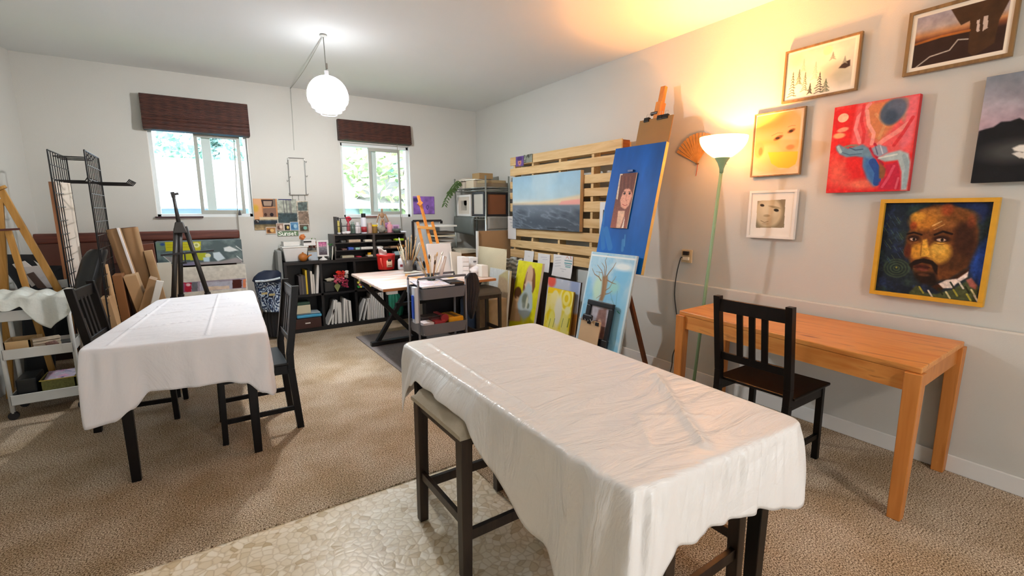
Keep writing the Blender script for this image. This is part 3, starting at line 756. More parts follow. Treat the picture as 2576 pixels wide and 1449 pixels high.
for x, y0, y1, w, c_, o in ((480, 400, 450, .014, '#8d948a', .7), (570, 430, 480, .012, '#8d948a', .7), (260, 450, 540, .014, '#a9ada0', .6), (350, 470, 600, .02, '#a0a698', .6),
                            (178, 550, 735, .022, '#3f4a44', 1), (225, 530, 640, .016, '#4f6158', .9), (270, 550, 690, .018, '#55685e', .9), (305, 635, 710, .012, '#3f4a44', .95), (380, 550, 725, .03, '#2f3a36', 1), (425, 600, 700, .026, '#566a58', .9)): fir(x, y0, y1, w, c_, o)
m_ = .012
for q in ([(0, 0), (W_, 0), (W_, m_), (0, m_)], [(0, H_-m_), (W_, H_-m_), (W_, H_), (0, H_)], [(0, 0), (m_, 0), (m_, H_), (0, H_)], [(W_-m_*2, 0), (W_, 0), (W_, H_), (W_-m_*2, H_)]): p.poly(q, '#f6f1e0')
framed('framed_print', 'wood framed misty fir forest print with a pale moon, high on the right wall', f, fw, GOLDW, p)
# dusk print with dark pavilion
f = Flat([(2294, 33), (2576, -42), (2551, 142), (2271, 195)], WP, WRN); fw = .018
p = Paint(f.w-2*fw, f.h-2*fw, 150, bg='#f2ead9'); K = lambda x, y: f.conv(*c7(x, y), fw)
W_, H_ = p.w, p.h; m_ = .022
p.poly([(m_, m_), (W_-m_, m_), (W_-m_, H_-m_), (m_, H_-m_)], '#a9a0a6')
sky = Paint.c
def inner(col, pts, op=1., soft=.0): p.poly(pts, col, op, soft)
p.vgrad([(0, '#9a97a6'), (H_*.30, '#b3a6a2'), (H_*.40, '#c08a5c'), (H_*.47, '#7c4a30'), (H_*.55, '#382420'), (H_, '#2a1b18')])
p.poly([K(1375, 75), K(1700, -60), K(1850, -60), K(1740, 150), K(1690, 160), K(1620, 200), K(1540, 130), K(1450, 195), K(1420, 150)], '#4a3422', soft=.004)
p.poly([K(1520, 140), K(1560, 130), K(1570, 380), K(1500, 430)], '#4a3020'); p.poly([K(1600, 110), K(1700, 90), K(1700, 330), K(1560, 420)], '#452c1e')
p.poly([K(1085, 340), K(1490, 240), K(1820, 200), K(1800, 400), K(1075, 545)], '#33221d', soft=.01)
p.poly([K(1375, 75), K(1700, -60), K(1850, -60), K(1740, 150), K(1700, 330), K(1540, 430), K(1500, 400), K(1520, 160), K(1450, 195), K(1420, 150)], '#46301f', soft=.004)
p.poly([K(1570, 160), K(1590, 150), K(1588, 240), K(1565, 250)], '#c9b9ae'); p.poly([K(1620, 130), K(1655, 120), K(1650, 215), K(1612, 240)], '#c9b9ae')
p.line([K(1080, 535), K(1210, 435), K(1360, 385), K(1425, 305), K(1500, 300)], .006, '#b9b2a8')
p.line([K(1095, 345), K(1300, 280), K(1510, 235)], .012, '#c4742e', .8)
p.noise(.15, 12, 5)
for q in ([(0, 0), (W_, 0), (W_, m_), (0, m_)], [(0, H_-m_), (W_, H_-m_), (W_, H_), (0, H_)], [(0, 0), (m_, 0), (m_, H_), (0, H_)], [(W_-m_, 0), (W_, 0), (W_, H_), (W_-m_, H_)]): p.poly(q, '#f2ead9')
framed('framed_print', 'framed dusk print of a dark thatched pavilion, cut by the top edge at far right', f, fw, GOLDW, p)
# framed baby portrait with a yellow bowl
f = Flat([(1903, 290), (2032, 266), (2015, 437), (1890, 448)], WP, WRN); fw = .009
p = Paint(f.w-2*fw, f.h-2*fw, 120, bg='#ecd2b4'); K = lambda x, y: f.conv(*c8(x, y), fw)
u = f.w/330; E_ = lambda x, y, rx, ry, c_, **k: p.ell(*K(x, y), rx*u, ry*u*.86, c_, **k)
E_(260, 260, 190, 190, '#efb277', soft=.25); E_(200, 430, 110, 110, '#eec093', soft=.3); E_(200, 160, 150, 90, '#f2a250', soft=.6, op=.8); E_(140, 370, 34, 60, '#e9a877', soft=.3)
E_(150, 380, 14, 30, '#c98256', soft=.5); E_(330, 320, 60, 60, '#f3bb90', soft=.7); E_(350, 350, 26, 18, '#de8f63', soft=.6)
E_(270, 287, 30, 14, '#8a5a34', soft=.5, rot=-20); E_(265, 290, 14, 9, '#3a2415', soft=.3); E_(358, 240, 24, 13, '#8a5a34', soft=.5, rot=-20); E_(356, 242, 12, 9, '#3a2415', soft=.3)
p.line([K(225, 275), K(265, 255), K(300, 255)], .004, '#a06a3c', .6); p.line([K(335, 215), K(360, 205), K(385, 205)], .004, '#a06a3c', .6)
p.poly([K(200, 385), K(405, 378), K(402, 420), K(385, 465), K(340, 492), K(270, 488), K(222, 460)], '#f2c84c', soft=.004)
p.poly([K(100, 540), K(240, 500), K(290, 500), K(380, 480), K(410, 530)], '#dcb791', .5, .01)
for q in ((0, 0, p.w, .008), (0, p.h-.008, p.w, p.h), (0, 0, .008, p.h), (p.w-.02, 0, p.w, p.h)): p.poly([(q[0], q[1]), (q[2], q[1]), (q[2], q[3]), (q[0], q[3])], '#ddcdb4')
framed('framed_drawing', 'thin framed coloured drawing of a baby drinking from a yellow bowl', f, fw, GOLDW, p)
# white framed sepia baby face
f = Flat([(1892, 482), (2012, 475), (2000, 601), (1882, 598)], WP, WRN); fw = .018
p = Paint(f.w-2*fw, f.h-2*fw, 130, bg='#f3eee4'); K = lambda x, y: f.conv(*c8(x, y), fw)
p.poly([K(133, 712), K(322, 702), K(312, 893), K(122, 893)], '#8b8168'); E_ = lambda x, y, rx, ry, c_, **k: p.ell(*K(x, y), rx*u, ry*u*.86, c_, **k)
E_(205, 790, 92, 118, '#c9bc9c', soft=.25, rot=-12); E_(215, 770, 60, 60, '#d9ceb0', soft=.6); E_(165, 742, 15, 10, '#2a241c', soft=.4, rot=12); E_(260, 775, 17, 11, '#2a241c', soft=.4, rot=12)
E_(195, 812, 22, 10, '#a8997a', soft=.6); p.line([K(155, 845), K(180, 857), K(205, 850)], .004, '#7a6a50'); E_(185, 866, 24, 8, '#b7a687', soft=.6); E_(250, 755, 40, 8, '#a39676', soft=.7, rot=12)
q = [K(133, 712), K(322, 702), K(312, 893), K(122, 893)]
for i in ([(0, 0), (p.w, 0), q[1], q[0]], [q[1], (p.w, 0), (p.w, p.h), q[2]], [q[3], q[2], (p.w, p.h), (0, p.h)], [(0, 0), q[0], q[3], (0, p.h)]): p.poly(i, '#f3eee4')
framed('framed_drawing', 'white framed sepia baby face drawing below the bowl picture', f, fw, mat('#efeae2', .45, name='white_frame'), p, depth=.03)
# red painting
f = Flat([(2107, 273), (2322, 236), (2290, 478), (2083, 488)], WP, WRN)
p = Paint(f.w, f.h, 190, bg='#e02a2c'); K = lambda x, y: f.conv(*c8(x, y)); u = f.w/560
E_ = lambda x, y, rx, ry, c_, **k: p.ell(*K(x, y), rx*u, ry*u, c_, **k)
L_ = lambda pts, w_, c_, **k: p.line([K(*q) for q in pts], w_*u, c_, **k)
G_ = lambda pts, c_, **k: p.poly([K(*q) for q in pts], c_, **k)
p.noise(.6, 7, 12, '#f2665a', .55)
E_(850, 600, 130, 40, '#f08a6a', soft=.9, op=.7); E_(670, 480, 60, 60, '#f0705a', soft=.9, op=.6); E_(680, 560, 80, 70, '#ee8c70', soft=1, op=.5)
G_([(815, 50), (1235, 0), (1180, 380), (1130, 420), (960, 440), (900, 360), (770, 330), (790, 200)], '#ea5f62', soft=.02)
G_([(880, 60), (1100, 20), (1080, 180), (960, 330), (900, 280), (880, 180)], '#d58a58', soft=.03, op=.9)
G_([(1040, 30), (1170, 15), (1190, 110), (1160, 200), (1120, 170)], '#b98f7c', soft=.02)
G_([(1170, 5), (1235, 0), (1185, 300), (1110, 380), (1100, 330)], '#e8707c', soft=.02)
for pts, w_, c_ in (([(900, 60), (820, 150), (800, 230), (830, 320)], 26, '#f2979a'), ([(880, 110), (890, 200), (925, 260), (910, 330)], 26, '#f4a9a0'), ([(860, 70), (840, 170), (860, 250), (850, 320)], 22, '#dc3a40'),
                    ([(1160, 190), (1080, 250), (1000, 300), (960, 330)], 34, '#f09a92'), ([(1190, 150), (1120, 260), (1060, 340)], 22, '#d8343c'), ([(930, 330), (960, 370), (900, 380)], 16, '#b8203a'), ([(940, 130), (1000, 200), (960, 290)], 22, '#e0a070')): L_(pts, w_, c_, op=.85)
E_(1050, 115, 78, 92, '#4e6076', soft=.25, rot=15); E_(1090, 80, 55, 60, '#5e6a80', soft=.6); E_(1040, 150, 40, 55, '#3d5066', soft=.6)
E_(718, 155, 39, 35, '#f5c9a8', soft=.1); E_(715, 235, 42, 18, '#f4a184', soft=.4, rot=-8); E_(690, 275, 44, 22, '#f2b07c', soft=.5)
G_([(668, 348), (690, 334), (722, 350), (752, 362), (800, 346), (850, 334), (890, 358), (925, 430), (962, 520), (952, 600), (925, 612), (880, 560), (850, 480), (852, 422), (800, 414), (740, 420), (695, 402), (672, 374)], '#6b91aa', soft=.012); L_([(760, 356), (800, 372), (850, 366)], 8, '#3f617e'); L_([(700, 385), (760, 404), (840, 396)], 7, '#4a6e8a'); L_([(730, 350), (770, 340), (810, 340)], 16, '#8a7a6c')
L_([(684, 352), (700, 385)], 22, '#9dc0cc'); G_([(862, 420), (925, 430), (962, 520), (952, 600), (925, 612), (880, 560), (855, 480)], '#3f70b0', soft=.03); L_([(915, 450), (955, 520), (945, 590)], 50, '#28509a'); L_([(900, 360), (985, 470)], 16, '#b0203c')
G_([(910, 360), (960, 335), (1010, 350), (1020, 385), (960, 420), (925, 400)], '#8e9cb2', soft=.01); L_([(935, 350), (950, 400)], 8, '#5c6a86'); L_([(970, 345), (985, 395)], 8, '#c0c8d4')
G_([(950, 430), (1010, 395), (1100, 372), (1160, 395), (1172, 450), (1160, 560), (1145, 640), (1105, 640), (1110, 520), (1085, 440), (1000, 450)], '#a9bfc4', soft=.012)
L_([(1130, 410), (1150, 480), (1130, 620)], 26, '#8fa9b4', op=.7); L_([(960, 425), (1080, 400)], 12, '#d4e0dc')
G_([(960, 450), (1010, 500), (990, 570), (960, 560)], '#8a5a3a', soft=.01); G_([(1000, 470), (1085, 450), (1105, 520), (1100, 640), (950, 640), (960, 590), (1010, 540)], '#c22744', soft=.015)
L_([(1060, 480), (1020, 560), (980, 620)], 18, '#e05a72', op=.8); L_([(1090, 560), (1070, 630)], 14, '#e87a88', op=.7)
p.noise(.10, 26, 9)
canvas('red_painting', 'red and pink canvas of swirling bands above two open blue hands', f, p, .035, mat('#c2282e', .6))
# dark lake canvas at the right edge
f = Flat([(2492, 192), (2668, 170), (2632, 456), (2443, 460)], WP, WRN)
f.w = .50
p = Paint(f.w, f.h, 110, bg='#1c2024'); K = lambda x, y: f.conv(*c7(x, y)); u = f.w/520*.9
p.vgrad([(0, '#7d8794'), (f.h*.25, '#a3a0ab'), (f.h*.45, '#b09ca8'), (f.h, '#a698a4')])
G_([(1590, 1000), (1640, 985), (1700, 970), (1760, 930), (1830, 925), (1900, 900), (1960, 930), (2060, 880), (2200, 940), (2300, 1400), (1500, 1420)], '#17191d', soft=.006)
p.noise(.2, 8, 4); E_(1860, 1150, 130, 60, '#5a5c5a', soft=1, op=.7)
G_([(1845, 1130), (1900, 1105), (2000, 1100), (2080, 1180), (1980, 1230), (1890, 1190), (1930, 1160), (1860, 1150)], '#e6e4dc', soft=.006)
G_([(1840, 1170), (1900, 1155), (1960, 1190), (1900, 1205)], '#d8d8d2', soft=.004)
canvas('dark_lake_painting', 'dark canvas of black hills around a white lake, cut by the right edge', f, p, .035, mat('#15171a', .7))
# portrait of a bearded man in a yellow frame
f = Flat([(2222, 503), (2518, 495), (2480, 771), (2192, 738)], WP, WRN); fw = .023
p = Paint(f.w-2*fw, f.h-2*fw, 200, bg='#1b2430'); K = lambda x, y: f.conv(*c8(x, y), fw); u = f.w/800
E_ = lambda x, y, rx, ry, c_, **k: p.ell(*K(x, y), rx*u, ry*u, c_, **k)
p.noise(.7, 6, 2, '#2c4038', .5); p.noise(.5, 9, 6, '#2a3f78', .6)
G_([(1570, 1080), (1700, 950), (1690, 1260), (1620, 1300), (1560, 1180)], '#23469a', soft=.04); G_([(1400, 720), (1715, 710), (1700, 800), (1640, 860), (1560, 770)], '#1d2a50', soft=.03)
for r_ in range(8): E_(1065, 1165, 100-r_*12, 88-r_*10.5, ['#3a4a3a', '#1f2c2c'][r_ % 2], soft=.15); E_(1065, 1160, 8, 8, '#8a8a3c')
for i in range(26):
    a_ = i*.7; L_([(1010+60*sin(a_)+i*2, 800+i*12), (1030+60*sin(a_)+i*2, 830+i*12)], 6, ['#4a6a5a', '#35507a', '#5a6a4a'][i % 3], op=.6)
G_([(1160, 900), (1170, 830), (1225, 770), (1320, 738), (1440, 738), (1540, 775), (1600, 840), (1622, 910), (1612, 1000), (1575, 1080), (1545, 1160), (1420, 1240), (1330, 1250), (1250, 1262), (1190, 1210), (1160, 1130), (1122, 1060), (1132, 960)], '#6a3d1e', soft=.015)
E_(1400, 830, 190, 85, '#8e5a2a', soft=.5); E_(1330, 800, 120, 50, '#a36a2c', soft=.6); E_(1525, 980, 72, 185, '#3a2015', soft=.6, rot=-6); E_(1490, 810, 90, 50, '#74451f', soft=.7); E_(1440, 1120, 90, 90, '#4a2c18', soft=.7)
E_(1250, 850, 95, 80, '#b9772a', soft=.7); E_(1210, 820, 50, 40, '#cf9334', soft=.6); E_(1410, 770, 40, 50, '#a04420', soft=.7, op=.8); E_(1180, 880, 25, 35, '#8c3418', soft=.7, op=.7)
E_(1575, 850, 26, 50, '#8a3c24', soft=.8, op=.5); L_([(1310, 880), (1370, 850)], 10, '#e8c080', op=.7); L_([(1320, 905), (1390, 870)], 8, '#d8a868', op=.6)
E_(1205, 1050, 48, 75, '#c68a30', soft=.5); E_(1360, 1060, 75, 95, '#c99538', soft=.45); E_(1350, 1030, 55, 55, '#ddac48', soft=.6); E_(1140, 1050, 26, 60, '#5a2818', soft=.6)
G_([(1240, 975), (1270, 970), (1290, 1050), (1300, 1090), (1262, 1105), (1225, 1090), (1230, 1040)], '#e0a840', soft=.012); E_(1258, 1095, 26, 10, '#7a4418', soft=.6); L_([(1240, 960), (1228, 1080)], 10, '#8a5620', op=.7)
for x_, y_, w_ in ((1180, 970, 42), (1370, 975, 58)):
    E_(x_, y_-6, w_, 28, '#2c1610', soft=.5); E_(x_-2, y_, w_*.55, 13, '#c9a890', soft=.3); E_(x_+4, y_, 11, 13, '#140c0a', soft=.3); L_([(x_-w_*.8, y_+24), (x_, y_+32), (x_+w_*.7, y_+22)], 7, '#7a4a24', op=.8)
L_([(1140, 935), (1185, 925), (1235, 940)], 16, '#1d100b'); L_([(1325, 940), (1380, 918), (1440, 935)], 18, '#1d100b')
G_([(1150, 1140), (1190, 1110), (1250, 1098), (1310, 1115), (1345, 1150), (1340, 1210), (1320, 1190), (1300, 1140), (1240, 1128), (1180, 1150), (1170, 1180)], '#1c110d', soft=.006)
E_(1235, 1158, 58, 24, '#4c2219', soft=.3); E_(1235, 1176, 45, 12, '#6e3828', soft=.5); L_([(1180, 1160), (1230, 1155), (1290, 1160)], 5, '#200f0b')
G_([(1185, 1190), (1330, 1195), (1345, 1260), (1320, 1290), (1230, 1270), (1190, 1230)], '#1c120e', soft=.02, op=.95); E_(1250, 1210, 40, 14, '#5a3520', soft=.7)
G_([(1300, 1290), (1450, 1230), (1560, 1160), (1540, 1230), (1350, 1320)], '#3a2012', soft=.01)
G_([(1350, 1270), (1400, 1245), (1480, 1235), (1550, 1188), (1545, 1225), (1470, 1270), (1440, 1300), (1380, 1300)], '#e3d5cc', soft=.006)
G_([(1150, 1330), (1200, 1280), (1260, 1330), (1330, 1340), (1440, 1310), (1560, 1240), (1620, 1290), (1600, 1390), (1400, 1370), (1160, 1345)], '#4a5234', soft=.01)
for i, (x_, y_) in enumerate(((1220, 1310), (1280, 1335), (1350, 1320), (1400, 1345), (1450, 1330), (1490, 1280), (1530, 1310), (1570, 1330), (1540, 1360), (1590, 1370), (1430, 1280))): L_([(x_, y_-20), (x_+26, y_+22)], 13, ['#a8a23c', '#e6dccb', '#23281c', '#d8cf9c'][i % 4], op=.9)
G_([(1535, 1245), (1570, 1230), (1610, 1280), (1600, 1310), (1560, 1290)], '#a8645a', soft=.008)
p.noise(.28, 34, 31)
framed('framed_portrait', 'yellow framed oil portrait of a bald man with moustache and goatee', f, fw, mat('#d9a32c', .45, var=.15, scale=20, name='yellow_frame'), p, depth=.035, rec=.022)
# folding fan
f = Flat([(1715, 345), (1790, 345), (1790, 440), (1715, 440)], WP, WRN)
pv = f.conv(1757, 412); t = thing('hand_fan', 'open carved wooden hand fan hung on the wall left of the lamp', 'fan', f.P(pv[0], pv[1], .0), 0)
FANM = mat('#b98a4c', .6, var=.25, scale=30)
R_ = .25
for i in range(13):
    a = radians(150-i*8.0); d = Vector((cos(a), sin(a))); n_ = Vector((-d.y, d.x)); mb = MB()
    pts = [(.012, .003), (.09, .004), (.12, .008), (R_, .0125)]
    if i: pass
    L1 = [f.P(pv[0]+d.x*r-n_.x*w, pv[1]-d.y*r+n_.y*w, .004+.0015*i) for r, w in pts]; L2 = [f.P(pv[0]+d.x*r+n_.x*w, pv[1]-d.y*r-n_.y*w, .004+.0015*i+.003) for r, w in reversed(pts)]
    mb.prism(L1+L2, WRN*.0018); mb.build('fan_blade', FANM, t, True)
MB().tube([f.P(pv[0], pv[1], 0), f.P(pv[0], pv[1], .03)], .006).build('rivet', mat('#7a5a30', .4, metal=.6), t, True)
MB().tube([f.P(pv[0], pv[1], .01), f.P(pv[0]-.006, pv[1]+.06, .008), f.P(pv[0]-.012, pv[1]+.10, .008)], .003).build('tassel', mat('#a04a2c', .8), t, True)
# outlet with a plug and its cable
f = Flat([(1716, 627), (1742, 629), (1742, 662), (1716, 659)], WP, WRN); t = thing('wall_outlet', 'cream wall outlet with a dark plug and white adapter in it', 'outlet', f.P(f.w/2, f.h, 0))
mb = MB(); f.slab(mb, 0, 0, f.w, f.h, 0, .01); mb.build('cover_plate', mat('#d8c39a', .5), t, True, bevel=.003)
mb = MB(); f.slab(mb, f.w*.25, f.h*.12, f.w*.78, f.h*.42, .01, .035); mb.build('dark_plug', mat('#241a14', .5), t, True, bevel=.004)
mb = MB(); f.slab(mb, f.w*.22, f.h*.55, f.w*.8, f.h*.8, .01, .03); mb.build('white_plug', mat('#e8dcc4', .5), t, True, bevel=.004)
o_ = f.P(f.w*.25, f.h*.65, .03)
def wp(px, py, d=.045): return at_plane(px, py, WR0+WRN*d, WRN)
pts = [o_, wp(1712, 650), wp(1702, 690), wp(1697, 740), wp(1702, 790), wp(1708, 850), wp(1700, 872), wp(1692, 895), wp(1690, 920, .06)]
q_ = at(1683, 945, z=.012); pts += [Vector((min(q_.x, wr_x(q_.y)-.08), q_.y, .014))]
def smooth_pts(pts, k=4):
    out = []; P_ = [Vector(p) for p in pts]; n = len(P_)
    for i in range(n-1):
        a, b, c, d = P_[max(i-1, 0)], P_[i], P_[i+1], P_[min(i+2, n-1)]
        for j in range(k):
            t_ = j/k; out.append(.5*((2*b)+(c-a)*t_+(2*a-5*b+4*c-d)*t_*t_+(3*b-a-3*c+d)*t_**3))
    return out+[P_[-1]]
one(MB().tube(smooth_pts(pts), .0045, 6), 'power_cord', mat('#1d1a18', .5), 'black power cord looping down from the wall outlet to the floor', 'cord', smooth=True)
def boxthing(name, a, b, m, label, cat, group=None, bevel=.003, rz=0.):
    a, b = Vector(a), Vector(b); c = (a+b)/2
    M_ = Matrix.Translation((c.x, c.y, 0)) @ Matrix.Rotation(rz, 4, 'Z') @ Matrix.Translation((-c.x, -c.y, 0))
    return one(bx(a, b, M_), name, m, label, cat, group, bevel=bevel)
# ================================================================== PALLET BOARD AND WHAT HANGS ON IT
PAL = wood('pallet_wood', '#c9a26c', '#dfc08c', '#a9824e', axis=1, scale=.8, rough=.7, knots=.5, bump=.3)
PALE = wood('pallet_end', '#8f4f24', '#b06c38', axis=0, rough=.8)
k2 = lambda x, y: (1270+.2553*x, 330+.2553*y)
f = Flat([(1287, 398), (1567, 348), (1550, 688), (1280, 644)], WR0+WRN*.165, WRN)
t = thing('wooden_pallet', 'pale wooden pallet fixed upright on the right wall as a display board', 'pallet', f.P(f.w/2, f.h, -.1))
rows_ = [((65, 260), (1165, 70), (65, 335), (1165, 185)), ((62, 370), (1115, 225), (62, 440), (1115, 325)), ((60, 530), (1100, 360), (60, 590), (1100, 465)), ((55, 610), (1050, 545), (55, 665), (1050, 640)),
         ((55, 700), (950, 705), (55, 790), (950, 800)), ((50, 850), (940, 862), (50, 930), (940, 945)), ((45, 965), (950, 1000), (45, 1030), (950, 1100)), ((45, 1065), (870, 1145), (45, 1135), (870, 1235)), ((40, 1165), (850, 1250), (40, 1230), (850, 1355))]
for a, b, c_, d in rows_:
    y0 = (f.conv(*k2(*a))[1]+f.conv(*k2(*b))[1])/2; y1 = (f.conv(*k2(*c_))[1]+f.conv(*k2(*d))[1])/2
    mb = MB(); f.slab(mb, 0, y0, f.w, y1, -.018, 0); mb.build('board', PAL, t, True, bevel=.003)
    y_last = y1
for px in ((83, 600), (262, 330), (530, 300), (845, 600)):
    x = f.conv(*k2(*px))[0]; mb = MB(); f.slab(mb, x-.018, .004, x+.02, y_last-.004, -.11, -.018); mb.build('stringer', PAL, t, True)
mb = MB(); f.slab(mb, f.w-.04, .004, f.w-.001, y_last-.004, -.11, -.018); mb.build('stringer', PALE, t, True)
for y in (.06, .5, f.h-.08): mb = MB(); f.slab(mb, 0, y-.04, f.w, y+.04, -.128, -.11); mb.build('back_board', PAL, t, True)
PF = f
def on_pallet(px, d=.0):
    return Flat(px, WR0+WRN*(.167+d), WRN)
# seascape canvas
f = on_pallet([(1297, 446), (1472, 428), (1463, 583), (1297, 574)])
p = Paint(f.w, f.h, 170); K = lambda x, y: f.conv(*k2(x, y)); H_ = f.h; W_ = f.w
p.vgrad([(0, '#8fb2c8'), (H_*.2, '#9bbccd'), (H_*.42, '#a9c3cd'), (H_*.50, '#cfd0c4'), (H_*.53, '#7f8f9e'), (H_*.62, '#7c8794'), (H_*.8, '#4d5763'), (H_, '#3a434f')])
p.noise(.10, 4, 3); p.noise(.6, 3, 8, '#b7cdd4', .5)
p.poly([K(450, 690), K(800, 620), K(790, 725), K(105, 730), K(105, 715)], '#e6c79a', .75, .03); p.poly([K(590, 690), K(790, 665), K(790, 722), K(560, 728)], '#e39a94', .85, .015)
p.poly([(0, H_*.545), (W_, H_*.56), (W_, H_), (0, H_)], '#66717e', .85, .02)

p.poly([(0, H_*.72), (W_, H_*.78), (W_, H_), (0, H_)], '#444e5a', .8, .12)
wv = fbm(p.X*.9+p.Y*.5, p.Y*4.2-p.X*.9, 21, 4, 3.); rg = 1-np.abs(wv*2-1); sea = np.clip((p.Y/H_-.56)*8, 0, 1)
p.mix(np.clip((rg-.86)*6, 0, 1)*sea*.6, '#94a0ae'); p.mix(np.clip((.42-wv)*5, 0, 1)*sea*.6, '#363f4b')
p.line([K(450, 955), K(560, 965), K(650, 965)], .012, '#20262c', .8)
canvas('seascape_painting', 'long seascape canvas with a pink horizon over grey waves, mounted on the pallet', f, p, .045, mat('#cdb592', .8))
PAPER = mat('#e6e4e0', .8, name='paper')
def sheet(name, label, f, paint, cat='paper', group=None, curl=0., off=.003):
    o = painted(paint, f.P(0, 0, off), f.P(f.w, 0, off), f.P(f.w, f.h, off), f.P(0, f.h, off), name, bend=(lambda u, v: f.n*(curl*(v**2))) if curl else None)
    o.modifiers.new('thickness', 'SOLIDIFY').thickness = .0015
    return tag(o, label, cat, group)
def note_paint(f, nx=50, lines=(), col='#e6e4e2'):
    p = Paint(f.w, f.h, nx, bg=col)
    for x0, y0, x1, y1, w, c_ in lines: p.line([(x0*f.w, y0*f.h), (x1*f.w, y1*f.h)], w, c_, .8)
    return p
f = on_pallet([(1395, 639), (1445, 646), (1438, 703), (1391, 690)], .004)
ln = [(.1, .16+i*.13, .4, .1+i*.13, .004, '#8f9098') for i in range(4)]+[(.4, .62, .7, .63, .004, '#9a9aa2'), (.5, .72, .6, .72, .004, '#9a9aa2'), (.65, .12, .72, .04, .006, '#c86a4a'), (.72, .04, .8, .14, .006, '#c86a4a'), (.88, .02, .9, .12, .009, '#c84a3a'),
      (.6, .22, .95, .22, .012, '#5b8a94'), (.6, .34, .95, .34, .014, '#3f8c94'), (.62, .42, .92, .43, .01, '#6a8ea0'), (.66, .5, .9, .5, .012, '#55989a')]
sheet('flyer', 'white printed sheet with a teal and orange emblem clipped low on the pallet', f, note_paint(f, 70, ln), curl=.03)
f = on_pallet([(1351, 637), (1380, 639), (1388, 684), (1357, 684)], .004)
sheet('flyer', 'white handwritten sheet clipped to the pallet left of the emblem sheet', f, note_paint(f, 40, [(.25, .2, .75, .18, .004, '#9a93b0'), (.4, .32, .8, .3, .004, '#9a93b0')]), curl=.02)
f = on_pallet([(1320, 630), (1337, 631), (1350, 662), (1320, 656)], .004)
sheet('flyer', 'narrow folded white sheet hanging from the pallet above the yellow portrait', f, note_paint(f, 30, [(.4, .5, .6, .5, .006, '#c0c0b0')]), curl=.02)
f = on_pallet([(1278, 544), (1297, 544), (1300, 602), (1278, 601)], .004)
sheet('note', 'tall white handwritten note at the left edge of the pallet', f, note_paint(f, 40, [(.2, .12, .5, .14, .006, '#555a66'), (.3, .28, .6, .28, .005, '#777c88'), (.4, .42, .7, .42, .005, '#888890')]))
f = on_pallet([(1511, 510), (1540, 506), (1532, 590), (1507, 592)], .004)
sheet('note', 'white sheet with a bold black angular sign, half hidden behind the blue canvas', f, note_paint(f, 60, [(.35, .25, .75, .48, .012, '#1c1c1c'), (.35, .25, .3, .6, .012, '#1c1c1c'), (.3, .6, .75, .48, .012, '#1c1c1c'), (.35, .62, .32, .8, .012, '#1c1c1c'), (.55, .6, .6, .7, .012, '#1c1c1c')]))
f = on_pallet([(1301, 393), (1317, 393), (1318, 417), (1295, 420)], .006); p = Paint(f.w, f.h, 36, bg='#6a5090')
p.ell(f.w*.5, f.h*.6, f.w*.22, f.h*.32, '#c88a7a', soft=.3); p.ell(f.w*.5, f.h*.25, f.w*.35, f.h*.2, '#4a3068', soft=.5); p.ell(f.w*.5, f.h*.66, f.w*.1, f.h*.06, '#803040', soft=.4)
sheet('photo_print', 'small purple portrait photo tucked at the top left of the pallet', f, p, 'photo')
f = on_pallet([(1316, 390), (1342, 387), (1336, 408), (1320, 410)], .004); p = Paint(f.w, f.h, 36, bg='#8a8f80'); p.noise(.9, 4, 3, '#3a3c34', .5); p.noise(.8, 5, 8, '#d8d8cc', .58)
sheet('photo_print', 'small grey and green photo beside the purple one on the pallet', f, p, 'photo')

# ================================================================== BIG EASEL WITH THE BLUE CANVAS
def lean_flat(px, x, z, k, yaw=0.):
    n = Vector((-1, 0, k)).normalized(); n.rotate(Matrix.Rotation(yaw, 3, 'Z').to_euler())
    u = Vector((k, 0, 1)); return Flat(px, (x, at(*px[0], x=x).y, z), n, u)
KB = .25/1.12
EAS = wood('easel_wood', '#a8652c', '#c9853c', axis=2, rough=.5); EASD = wood('easel_wood_dark', '#5c3219', '#7a4524', axis=2, rough=.5)
def bxk(z, off=0): return 3.30+KB*(z-2.045)+off           # the plane of the blue canvas
t = thing('artist_easel', 'tall wooden easel standing by the right wall behind the blue canvas', 'easel', (3.0, 2.8, 0))
m0, m1 = Vector((bxk(.0, .09), 2.83, .0)), at(1670, 218, x=bxk(2.53, .09)); m1 = Vector((bxk(m1.z, .09), m1.y, m1.z))
MB().beam(m0, m1, .035, .05, up=(0, 1, 0)).build('mast', EAS, t, True, bevel=.003)
cz = 2.30; cp = m0.lerp(m1, (cz-m0.z)/(m1.z-m0.z))
MB().beam(cp-Vector((KB*.12, 0, .12)), cp+Vector((KB*.12, 0, .12)), .07, .055, up=(0, 1, 0)).build('clamp_block', EAS, t, True, bevel=.003)
MB().tube([cp+Vector((-.02, .06, .03)), cp+Vector((-.02, -.01, .03))], .016, 12).build('clamp_knob', mat('#2a1c12', .4), t, True)
for sy in (-1, 1): MB().beam((bxk(0, .09), 2.97+sy*.16, 0), (bxk(1.9, .10), 2.80+sy*.05, 1.9), .03, .045, up=(0, 1, 0)).build('leg', EASD, t, True, bevel=.002)
rf = at(1624, 903, z=0.); MB().beam((3.50, 2.86, .0), (bxk(.95, .1), 2.88, .95), .03, .04, up=(0, 1, 0)).build('leg', EASD, t, True, bevel=.002)
MB().beam((bxk(.86, .05), 2.74, .86), (bxk(.86, .05), 3.2, .86), .09, .03).build('ledge', EASD, t, True, bevel=.003)
BLU = Flat([(1562, 384), (1698, 348), (1606, 702), (1494, 665)], (bxk(2.045), 2.8, 2.045), Vector((-1, 0, KB)), Vector((KB, 0, 1)))
f = BLU; p = Paint(f.w, f.h, 110, bg='#0254a8'); p.vgrad([(0, '#004c9e'), (f.h*.5, '#0055ab'), (f.h, '#0a62b6')]); p.noise(.18, 5, 4, None, asp=.3)
